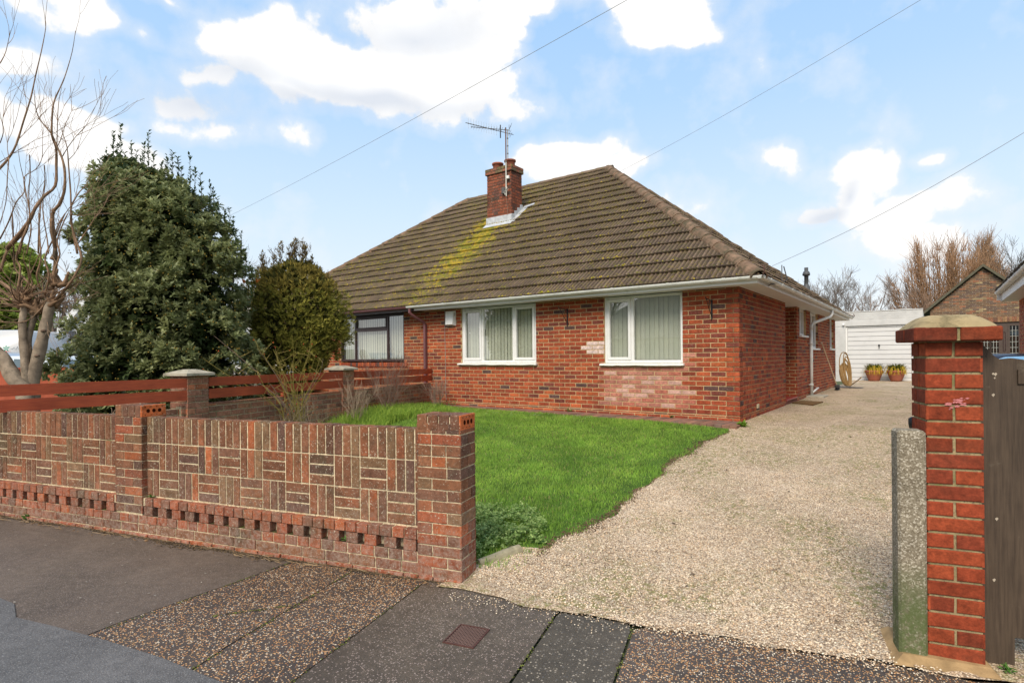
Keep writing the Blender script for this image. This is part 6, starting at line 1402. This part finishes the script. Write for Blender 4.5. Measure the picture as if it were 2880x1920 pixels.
n = 1800; c = np.stack([rng.uniform(-4.45, -3.7, n), rng.uniform(1.5, 7.4, n), np.zeros(n)], 1); c[:, 2] = gzw(c[:, 1])+rng.uniform(.01, .12, n); k = rng.uniform(0, 1, (n, 1))
leaves(mb, c, rng.normal(0, 1, (n, 3))*[1, 1, .4]+[0, 0, .3], rng.uniform(.03, .06, n), rng.uniform(.010, .018, n), np.array([.04, .12, .02])*(1-k)+np.array([.14, .25, .05])*k)
solo('bed_plants', mb, M['grassblade'], 'tangle of bright green weeds and bulb leaves along the foot of the fence', 'plants', 'W', (-3.8, 4, 0), kind='stuff')
mb = MB(); n = 4200; c = np.stack([rng.uniform(-1.3, .32, n), rng.uniform(.26, 1.35, n), np.zeros(n)], 1)
hx_ = to_frame('H', to_world('W', c))[:, 0]; m_ = (c[:, 0] < .30-.6*np.abs(c[:, 1]-.75)**1.5+.05*np.sin(c[:, 1]*20)) & (hx_ < edge_x(to_frame('H', to_world('W', c))[:, 1])+.02) & (fbm2(c[:, 0], c[:, 1], 6.) > -.45) & (((c[:, 1]-.30)*.545-(c[:, 0]+.02)*.838 > .055) | (c[:, 1] > .72)); c = c[m_]
c[:, 2] = gzw(c[:, 1])+rng.uniform(.03, .12, len(c))*(.8+.4*fbm2(c[:, 0], c[:, 1], 9., 2)); P_ = np.repeat(c, 6, 0); n = len(P_); D = rng.normal(0, 1, (n, 3)); D[:, 2] = np.abs(D[:, 2])*.5; k = rng.uniform(0, 1, (n, 1))
leaves(mb, P_+rng.normal(0, .006, (n, 3)), D, rng.uniform(.014, .028, n), rng.uniform(.006, .010, n), np.array([.15, .27, .06])*(1-k)+np.array([.44, .55, .20])*k)
solo('creeping_herb', mb, M['grassblade'], 'low pale green creeping plant behind the end pillar at the lawn corner', 'ground cover', 'W', (-.2, .7, 0), kind='stuff')
# little weeds
def weed(label, fr, x, y, z, s, n=22, col=(.10, .22, .04)):
    mb = MB(); P_ = np.array([[x, y, z]])+rng.normal(0, s*.25, (n, 3))*[1, .6, .4]; D = rng.normal(0, 1, (n, 3)); D[:, 2] = np.abs(D[:, 2])
    leaves(mb, P_, D, rng.uniform(.5, 1, n)*s, rng.uniform(.12, .22, n)*s, np.array(col)*rng.uniform(.6, 1.3, (n, 1))); solo('weed', mb, M['grassblade'], label, 'weed', fr, (x, y, z), group='small weeds in cracks')
weed('tiny weed in the honeycomb gap of the street wall nearest the end pillar', 'W', -.93, .03, .19, .035); weed('small weed tuft growing at the house wall by the left end of the brick path', 'H', -3.0, -.05, .50, .07)
weed('small dark weed at the house wall under the right window', 'H', -1.05, -.05, .49, .06, 22, (.06, .14, .04)); weed('clover weed at the foot of the brown gate', 'W', 2.83, -.06, .02, .04); weed('green weed at the far left foot of the street wall', 'W', -4.55, -.02, .02, .05); weed('grass tuft in the angle beside the middle pillar', 'W', -2.93, .03, .33, .04)
weed('bright mossy weed at the bungalow corner beside the path end', 'H', .12, -.35, gh(.12, -.35)+.02, .10, 60, (.16, .28, .03))
# ------------------------------------------------------------------ left background
rw = thing('neighbour_wall', 'rust-red painted low wall behind the bare tree', 'wall', 'G', tuple(pix(90, 1100, 9.5)))
mb = MB(); a, c = pix(-60, 1040, 10.2), pix(175, 1036, 9.9); slab_between(mb, a[:2], c[:2], .12, .1, a[2], zq=(.1, c[2])); a2, c2 = pix(175, 1036, 9.9), pix(420, 1036, 9.6); slab_between(mb, a2[:2], c2[:2], .12, .1, a2[2], zq=(.1, c2[2]))
part('wall_face', mb, simple('rust_red_paint', (.36, .085, .045), .8, .2, 4, .8, 1.15, .4, 30), rw); mb = MB(); slab_between(mb, a[:2], c[:2], .16, a[2], a[2]+.03, (1, 1, 1), 0, (c[2], c[2]+.03)); part('coping', mb, M['fence_red'], rw)
def car(name, label, px, py_roof, Y, heading, col, L=4.1, Wd=1.7, van=False):
    c = pix(px, py_roof, Y); g = gg(c[0], c[1])-.02; Hh = c[2]-g; t_ = thing(name, label, 'van' if van else 'car', 'G', (c[0], c[1], g), 'vehicles parked behind the left gardens'); ch_, sh_ = math.cos(heading), math.sin(heading)
    def T(P_): P_ = np.asarray(P_, float); return np.stack([c[0]+P_[:, 0]*ch_-P_[:, 1]*sh_, c[1]+P_[:, 0]*sh_+P_[:, 1]*ch_, g+P_[:, 2]], 1)
    if van: prof = [(-.5, .18), (-.5, .55), (-.49, .97), (-.46, 1.), (.22, 1.), (.30, .96), (.38, .62), (.48, .52), (.5, .38), (.5, .18)]; belt = .55
    else: prof = [(-.5, .22), (-.505, .45), (-.49, .62), (-.42, .66), (-.30, .95), (-.20, 1.), (.06, 1.), (.14, .95), (.26, .66), (.44, .58), (.5, .46), (.5, .22)]; belt = .62
    mb = MB(); V = []; n = len(prof); secs = [(-1, .86), (-.93, .97), (-.5, 1.), (.5, 1.), (.93, .97), (1, .86)]
    for (s, k) in secs:
        for (x, z) in prof:
            ins = 1-(.16*max(0, z-belt)/(1-belt) if abs(s) > .6 else 0)*(.4 if van else 1); zz = z if abs(s) <= .95 else .22+(z-.22)*.985
            V.append((x*L*(k*.03+.97), s*Wd/2*ins, zz*Hh))
    V = T(V); mb.add(V, [[i*n+j, i*n+(j+1) % n, (i+1)*n+(j+1) % n, (i+1)*n+j] for i in range(len(secs)-1) for j in range(n)]); mb.poly += [list(range(n))[::-1], [(len(secs)-1)*n+j for j in range(n)]]; mb.pm += [0, 0]
    bmt = NT(name+'_paint'); bmt.b.inputs['Coat Weight'].default_value = .6; bm_ = bmt.out((*col, 1), .35, .5)
    body = part('body', mb, bm_, t_, True)
    gm = MB()
    for s in (-1, 1):
        y_ = s*(Wd/2*(1-.10)+.012)
        W_ = [((-.27, .69), (-.22, .93), (-.09, .945), (-.09, .69)), ((-.07, .69), (-.07, .945), (.06, .93), (.17, .69))] if not van else [((.12, .62), (.12, .9), (.24, .9), (.31, .62))]
        for w in W_: gm.add(T([(x*L, s*Wd/2*(1-.16*((z-belt)/(1-belt))*(.4 if van else 1))+s*.008, z*Hh) for x, z in w]), [[0, 1, 2, 3]])
    if not van:
        gm.add(T([(.155*L+.02, -.62, .925*Hh), (.155*L+.02, .62, .925*Hh), (.262*L+.02, .70, .67*Hh), (.262*L+.02, -.70, .67*Hh)]), [[0, 1, 2, 3]]); gm.add(T([(-.31*L-.02, -.62, .93*Hh), (-.31*L-.02, .62, .93*Hh), (-.41*L-.02, .70, .68*Hh), (-.41*L-.02, -.70, .68*Hh)]), [[0, 1, 2, 3]])
    part('window', gm, M['carglass'], t_)
    for sx in (-.31, .31):
        for s in (-1, 1):
            wm_ = MB(); a0 = T([(sx*L, s*(Wd/2-.16), .31)])[0]; a1 = T([(sx*L, s*(Wd/2+.01), .31)])[0]; wm_.tube([a0, a1], .31, 18); part('wheel', wm_, M['black_metal'], t_)
    return t_, T, Hh, L, Wd
t = NT('tinted_glass'); M['carglass'] = t.out((.10, .13, .14, 1), .05, .9)
van, TV, vh, vL, vW = car('van', 'white panel van with a small star emblem behind the bare tree', -118, 933, 16.5, R(180+4), (.52, .53, .54), 5.2, 1.95, True)
mb = MB(); s_ = 1
for (px, py, c) in ((20, 985, (.05, .35, .25)),):
    for k in range(5):
        a = k*2*math.pi/5+.3; P0 = pix(17, 979, 15.45); mb.add([P0, P0+np.array([.06*math.cos(a-.35), 0, .06*math.sin(a-.35)]), P0+np.array([.12*math.cos(a), 0, .12*math.sin(a)]), P0+np.array([.06*math.cos(a+.35), 0, .06*math.sin(a+.35)])], [[0, 1, 2, 3]], None, c)
    P0 = pix(12, 987, 15.45)
    for k in range(4): mb.add([P0+np.array([.04*k, 0, -.02*k]), P0+np.array([.04*k+.05, 0, .02]), P0+np.array([.04*k+.03, 0, -.05])], None, [[0, 1, 2]], (.6, .08, .06))
pts = [pix(30+i*3.2, 980+4*math.sin(i*1.9)+3*math.sin(i*4.1), 15.44) for i in range(17)]; mb.tube(pts, .008, 4, (.30, .33, .34)); pts = [pix(28+i*6, 987+1*math.sin(i), 15.44) for i in range(9)]; mb.tube(pts, .004, 4, (.55, .57, .58))
part('lettering', mb, simple('decal', (1, 1, 1), .5, .3, attr=True, bump=0), van)
car('parked_car', 'silver blue car with dark window frames at the left edge, in front of the van', -10, 990, 13.2, R(5), (.30, .36, .44), 4.2)
car('parked_car', 'pale silver car whose sloping windscreen shows right of the bare tree', 165, 1000, 12.6, R(-8), (.55, .60, .64), 4.0)
car('parked_car', 'white car glimpsed between the big shrub and the conifer', 640, 972, 14.5, R(190), (.75, .76, .78), 4.1)
wh = thing('white_gabled_house', 'white rendered house with a steep gable behind the big shrub', 'house', 'G', (pix(300, 900, 20)[0], 20, .4))
mb = MB(); Yh = 20.; a, ap, c = pix(160, 935, Yh), pix(330, 742, Yh), pix(500, 935, Yh)
mb.prism([(a[0]+.35, .3), (a[0]+.35, a[2]+.1), (ap[0], ap[2]-.1), (c[0]-.35, c[2]+.1), (c[0]-.35, .3)], 'y', Yh+.25, Yh+7, (1, 1, 1)); part('wall', mb, simple('white_render', (.74, .75, .76), .8, .2, 3, .9, 1.05, .2, 30), wh)
mb = MB(); 
for (p0_, p1_) in ((a, ap), (ap, c)):
    dz = .30; V = [(p0_[0], Yh, p0_[2]-.1), (p1_[0], Yh, p1_[2]-.1), (p1_[0], Yh, p1_[2]+dz-.1), (p0_[0], Yh, p0_[2]+dz-.1)]; V += [(x, Yh+7.2, z) for x, y, z in V]; mb.add(V, [[0, 1, 2, 3], [4, 5, 6, 7], [3, 2, 6, 7], [0, 1, 5, 4], [0, 3, 7, 4], [1, 2, 6, 5]])
part('roof', mb, simple('pale_barge', (.70, .71, .72), .6, .3, 4, .85, 1.05), wh)
mb = MB(); mb.box(a[0]+.5, a[0]+1.9, Yh+.18, Yh+.24, .4, 2.5, (1, 1, 1)); part('cladding', mb, simple('slate_grey_cladding', (.07, .08, .10), .7, .3, 8, .8, 1.2), wh)
mb = MB(); p0_, p1_ = pix(134, 940, 17.5), pix(212, 942, 17.5)
for k in range(11): x0_ = p0_[0]+(p1_[0]-p0_[0])*k/11; mb.box(x0_+.004, p0_[0]+(p1_[0]-p0_[0])*(k+1)/11-.004, 17.5, 17.54, .4, (pix(0, 958, 17.5)[2]+(.28 if k > 6 else .18 if 2 < k < 5 else 0)), (1, 1, 1))
solo('dark_fence', mb, simple('slate_grey_fence', (.06, .068, .085), .7, .3, 8, .8, 1.25), 'dark slate-grey boarded fence between the van and the white gabled house', 'fence', 'G', tuple(p0_))
def far_house(label, px0, px1, pyr, pye, Y, rcol, wcol, depth=7.):
    a, c = pix(px0, pye, Y), pix(px1, pye, Y); rz = pix((px0+px1)/2, pyr, Y+depth/2)[2]; t_ = thing('far_house', label, 'house', 'G', ((a[0]+c[0])/2, Y+2, .4), 'houses beyond the gardens')
    mb = MB(); mb.box(a[0]+.3, c[0]-.3, Y+.3, Y+depth-.3, .2, a[2]); part('wall', mb, simple('far_wall', wcol, .9, .2), t_)
    mb = MB(); i = min(depth/2, (c[0]-a[0])*.3); V = [(a[0], Y, a[2]), (c[0], Y, a[2]), (c[0], Y+depth, a[2]), (a[0], Y+depth, a[2]), (a[0]+i, Y+depth/2, rz), (c[0]-i, Y+depth/2, rz)]; mb.add(V, [[0, 1, 5, 4], [2, 3, 4, 5], [3, 2, 1, 0]], [[1, 2, 5], [3, 0, 4]]); part('roof', mb, simple('far_roof', rcol, .9, .15, 3, .7, 1.2, .5, 12), t_)
    mb = MB(); 
    for k in range(2): x_ = a[0]+(c[0]-a[0])*(.3+.4*k); mb.box(x_-.7, x_+.7, Y+.27, Y+.29, 1.2, 2.3)
    part('window', mb, M['carglass'], t_)
far_house('pale-roofed bungalow just visible between the big shrub and the conifer', 640, 860, 768, 850, 26, (.34, .33, .27), (.55, .52, .46))
far_house('low grey roof beyond the left gardens, behind the bare tree', -300, 130, 880, 925, 40, (.22, .21, .20), (.5, .48, .44))
# green garden tree at the far left
gtv = MB(); rowsG = [(690, 20, 60), (720, -40, 100), (770, -80, 118), (830, -90, 125), (890, -90, 122), (935, -80, 110)]
p, nm, f, l = crown_points(2600, rowsG, 26, .8, (.5, 1.05), .12, 8); rosettes(gtv, p, nm, 7, .24, .07, (.15, .22, .04), (.46, .54, .12))
gt2 = thing('leafy_tree', 'light green leafy tree at the far left edge beyond the van', 'tree', 'G', (pix(20, 900, 26)[0], 26, .4)); part('crown', gtv, M['leaf'], gt2); mb = MB(); c = pix(20, 930, 26); mb.tube([(c[0], 26, .3), (c[0]+.1, 26, 2.5), (c[0], 26, 4.5)], [.2, .15, .05], 8, (.14, .11, .08)); part('trunk', mb, M['bark'], gt2)
gtv = MB(); rowsG = [(800, 180, 230), (840, 160, 290), (890, 110, 330), (930, 60, 340)]
# ------------------------------------------------------------------ distant bare trees
def far_tree(label, px, pytop, Y, pybase, wpx, kind, col, seed, n=5):
    random.seed(seed); top = pix(px, pytop, Y); g = gg(top[0], min(Y, 90.)); Hh = top[2]-g; t_ = thing('bare_tree', label, 'tree', 'G', (top[0], Y, g), 'leafless trees beyond the houses'); W_ = wpx/FPX*Y
    mb = MB(); tb = MB(); col = np.array(col)
    if kind == 'willow':
        tb.tube([(top[0], Y, g), (top[0]+.1, Y, g+Hh*.16), (top[0], Y, g+Hh*.30)], [.5, .42, .3], 9, (.24, .16, .10))
        b0 = np.array([top[0], Y, g+Hh*.05])
        for q in range(56):
            a = random.uniform(0, 6.28); s = math.sqrt(random.random()); tx = s*W_*.5*math.cos(a); ty = s*W_*.4*math.sin(a); hz = Hh*(1-.42*s**2.4)*random.uniform(.80, .98)
            P_ = smooth_line([(top[0], Y, g+Hh*random.uniform(.08, .24)), (top[0]+tx*.50, Y+ty*.5, g+hz*.36), (top[0]+tx*.84, Y+ty*.84, g+hz*.62), (top[0]+tx, Y+ty, g+hz)], 4); n_ = len(P_)
            tb.tube(P_, np.linspace(.10, .012, n_), 5, (.26, .15, .08), cap=False)
            for k in range(110):
                i = random.randrange(3, n_-1); v = (P_[i]-b0)/np.linalg.norm(P_[i]-b0)+np.array([random.gauss(0, .38), random.gauss(0, .38), .15]); pts, _ = sinuous(P_[i]+np.array([random.gauss(0, .12), random.gauss(0, .12), 0]), v, random.uniform(.7, 2.0), 4, .14, .07); mb.tube(pts, np.linspace(.018, .008, 5), 3, col*random.uniform(.7, 1.25), cap=False)
    else:
        for q in range(n):
            a = random.uniform(-1, 1); P0 = np.array([top[0]+a*W_*.12, Y+random.uniform(-1, 1), g]); grow(mb, P0, (a*.35+random.gauss(0, .08), random.gauss(0, .15), 1), Hh*.44, .11, 4, (3, 5), .62, .62, .05, .10, col*.85, .008, None, .42, col)
    part('trunk', tb, M['bark'], t_) if tb.n else None; part('crown' if kind == 'willow' else 'branches', mb, M['twig'], t_)
far_tree('grey bare tree left of the garage roof, nearest the flue', 2345, 752, 44, 880, 150, 'oak', (.17, .14, .12), 3, 3)
far_tree('grey bare tree rising over the middle of the garage roof', 2450, 752, 46, 880, 150, 'oak', (.18, .14, .115), 9, 3)
far_tree('small brownish bare tree between the grey trees and the orange willow', 2530, 785, 43, 880, 120, 'oak', (.26, .17, .12), 14, 2)
far_tree('big orange-twigged willow behind the garage', 2650, 640, 48, 880, 270, 'willow', (.34, .20, .115), 21)
far_tree('second orange willow with a narrow upright crown, right of the big one', 2770, 640, 52, 880, 120, 'willow', (.33, .205, .125), 22)
far_tree('dark bare tree at the right edge above the gable', 2885, 640, 40, 880, 170, 'oak', (.10, .085, .075), 31, 3)
far_tree('hazy bare tree behind the pollarded tree on the left', 195, 700, 24, 900, 160, 'oak', (.20, .15, .12), 41, 3)
far_tree('thin upright bare poplar beside the big shrub top', 690, 690, 60, 880, 60, 'oak', (.24, .20, .19), 51, 2)
random.seed(99)
# ------------------------------------------------------------------ across the street (seen in the window panes)
oh = thing('opposite_house', 'grey-roofed house across the street, seen reflected in the windows', 'house', 'W', (-15, -17, 0))
mb = MB(); mb.box(-22, -9, -23, -14, 0, 2.6); part('wall', mb, simple('opp_wall', (.45, .40, .34), .9, .2), oh)
mb = MB(); V = [(-22.5, -13.5, 2.6), (-8.5, -13.5, 2.6), (-8.5, -23.5, 2.6), (-22.5, -23.5, 2.6), (-18.0, -18.5, 6.6), (-13, -18.5, 6.6)]; mb.add(V, [[0, 1, 5, 4], [2, 3, 4, 5], [3, 2, 1, 0]], [[1, 2, 5], [3, 0, 4]]); part('roof', mb, simple('opp_roof', (.22, .18, .15), .9, .15), oh)
mb = MB(); random.seed(5)
for q in range(3): grow(mb, (-17+q*.2, -10.8, 0), (random.uniform(-.2, .2), .05*q, 1), 3.4, .16, 4, (3, 4), .6, .64, .06, .1, (.08, .07, .06), .012)
solo('street_tree', mb, M['twig'], 'dark bare street tree on the far side of the road', 'tree', 'W', (-17, -10.8, 0))
# ------------------------------------------------------------------ sky, sun, camera
SUN_EL, SUN_AZ = R(44), R(203)       # azimuth measured from +Y towards +X
w = bpy.data.worlds.new('World'); sc.world = w; w.use_nodes = True; nt = w.node_tree; nt.nodes.clear()
class WT_(NT):
    def __init__(s): s.t = nt; s.n = nt.nodes; s.l = nt.links; s.co = s.n.new('ShaderNodeTexCoord').outputs['Generated']
t = WT_()
sky = t.node('ShaderNodeTexSky', sky_type='NISHITA'); sky.sun_disc = False; sky.sun_elevation = SUN_EL; sky.sun_rotation = SUN_AZ; sky.air_density = 1.2; sky.dust_density = .6; sky.ozone_density = 1.5
xyz = t.sep(); el = t.math('ARCSINE', xyz[2]); az = t.math('ARCTAN2', xyz[0], xyz[1])
nA = t.noise(4.5, 4, .62); nB = t.noise(9., 6, .60)
cmb = t.node('ShaderNodeCombineXYZ'); t.link(az, cmb.inputs[0]); t.link(el, cmb.inputs[1])
nW = t.node('ShaderNodeTexNoise'); t.link(t.co, nW.inputs['Vector']); nW.inputs['Scale'].default_value = 6.; nW.inputs['Detail'].default_value = 2
vm = t.node('ShaderNodeVectorMath', operation='MULTIPLY_ADD'); t.link(nW.outputs['Color'], vm.inputs[0]); vm.inputs[1].default_value = (.15, .10, 0); t.link(cmb.outputs[0], vm.inputs[2]); wv = vm.outputs[0]
def field(blobs):
    acc = None
    for (px, py, rx, ry, wt) in blobs:
        d0 = raydir(px, py); a0 = math.atan2(d0[0], d0[1]); e0 = math.asin(d0[2]/np.linalg.norm(d0)); d1 = raydir(px+rx, py); d2 = raydir(px, py-ry)
        ra = abs(math.atan2(d1[0], d1[1])-a0)+1e-3; re = abs(math.asin(d2[2]/np.linalg.norm(d2))-e0)+1e-3; K = 1.75
        mp = t.node('ShaderNodeMapping', vector_type='TEXTURE'); t.link(wv, mp.inputs[0]); mp.inputs['Location'].default_value = (a0+.075, e0+.05, 0); mp.inputs['Scale'].default_value = (ra*K, re*K, 1)
        g = t.node('ShaderNodeTexGradient', gradient_type='SPHERICAL'); t.link(mp.outputs[0], g.inputs[0]); v = g.outputs[1]
        if wt < .99: v = t.math('MULTIPLY', v, wt)
        acc = v if acc is None else t.math('MAXIMUM', acc, v)
    return acc
CL = [(900, 180, 300, 95, 1), (700, 130, 150, 80, 1), (1180, 200, 230, 110, 1), (1290, 255, 130, 80, 1), (1000, 260, 330, 65, 1), (520, 215, 130, 42, .9), (1180, 65, 190, 85, 1), (1390, 100, 90, 28, .9), (1410, 300, 110, 38, .9),
      (430, 270, 210, 75, 1), (500, 350, 160, 50, 1), (590, 360, 80, 36, 1), (250, 340, 110, 45, .85), (280, 430, 190, 65, 1), (110, 400, 120, 60, 1), (60, 170, 70, 55, .95), (260, 55, 150, 38, .72), (370, 95, 70, 40, .78), (70, 10, 110, 30, .74), (460, 5, 90, 22, .7), (0, 350, 80, 70, .9),
      (1840, 20, 140, 65, 1), (1945, 80, 50, 48, 1), (1500, 0, 190, 45, 1), (1440, 60, 80, 30, .8), (1580, 440, 120, 45, 1), (1690, 470, 110, 28, .95), (2160, 455, 45, 42, .95), (2395, 450, 70, 45, 1), (2480, 490, 60, 60, 1), (2420, 560, 65, 70, 1), (2530, 600, 110, 60, 1), (2640, 450, 60, 26, .85), (2700, 550, 100, 45, .9), (2290, 600, 70, 26, .85), (830, 390, 60, 34, .72), (2560, 660, 200, 40, .85)]
SH = [(500, 275, 250, 55, 1), (1090, 290, 280, 32, 1), (860, 300, 260, 30, .8), (1190, 95, 190, 50, .8), (620, 215, 230, 45, .75), (2330, 600, 70, 25, 1), (2380, 540, 30, 50, .8)]
fld = field(CL); fluff = t.math('ADD', t.math('MULTIPLY', t.math('SUBTRACT', nA, .5), .75), t.math('MULTIPLY', t.math('SUBTRACT', nB, .5), 1.75))
dens = t.math('ADD', fld, fluff); cloud = t.mr(dens, .30, .52)
soft = t.math('MULTIPLY', t.mr(dens, -.02, .45), .40)
back = t.math('MULTIPLY', t.mr(nA, .42, .54), t.mr(xyz[1], .30, -.05))  # unseen cloud behind the camera, added to whiten the blue skylight
cloud = t.math('MAXIMUM', cloud, t.math('MAXIMUM', soft, back))
shade = t.mr(t.math('ADD', field(SH), t.math('MULTIPLY', t.math('SUBTRACT', nA, .5), .5)), .10, .85)
white = t.mix(1., (.80, .79, .775, 1), t.mr(dens, .3, .8, .90, 1.06), 'MULTIPLY')
ccol = t.mix(t.math('MULTIPLY', shade, .80), white, (.50, .545, .62, 1))
sb = t.ramp(t.mr(el, -.02, .85), [(0., (.72, .73, .74)), (.10, (.66, .71, .76)), (.30, (.52, .65, .78)), (.50, (.38, .56, .79)), (.75, (.29, .49, .77)), (1., (.20, .40, .72))])
skyadd = t.mix(1., sky.outputs[0], (.10, .10, .10, 1), 'MULTIPLY')
base = t.mix(.88, skyadd, sb)
fin = t.mix(cloud, base, ccol)
bgn = t.node('ShaderNodeBackground'); t.link(fin, bgn.inputs[0]); bgn.inputs[1].default_value = .97
on = t.node('ShaderNodeOutputWorld'); t.link(bgn.outputs[0], on.inputs[0])
sl_ = bpy.data.lights.new('sun', 'SUN'); sl_.energy = 2.7; sl_.angle = R(26); sl_.color = (1., .90, .76); so = bpy.data.objects.new('sun', sl_); COL.objects.link(so)
d = Vector((math.sin(SUN_AZ)*math.cos(SUN_EL), math.cos(SUN_AZ)*math.cos(SUN_EL), math.sin(SUN_EL))); so.rotation_euler = d.to_track_quat('Z', 'Y').to_euler(); so.location = (0, 0, 30)
cam = bpy.data.cameras.new('camera'); co_ = bpy.data.objects.new('camera', cam); COL.objects.link(co_); sc.camera = co_
cam.sensor_width = 36; cam.lens = FPX/2880*36; cam.shift_y = (CY-960)/2880; cam.clip_start = .05; cam.clip_end = 3000
rx = np.array([cr, 0, sr]); uy = np.array([-sr, 0, cr]); bz = np.array([0, -1., 0])
co_.matrix_world = Matrix(((rx[0], uy[0], bz[0], 0), (rx[1], uy[1], bz[1], 0), (rx[2], uy[2], bz[2], CAMZ), (0, 0, 0, 1)))
sc.view_settings.view_transform = 'Standard'; sc.view_settings.look = 'None'; sc.view_settings.exposure = .50; sc.view_settings.gamma = 1
sc.render.engine = 'CYCLES'
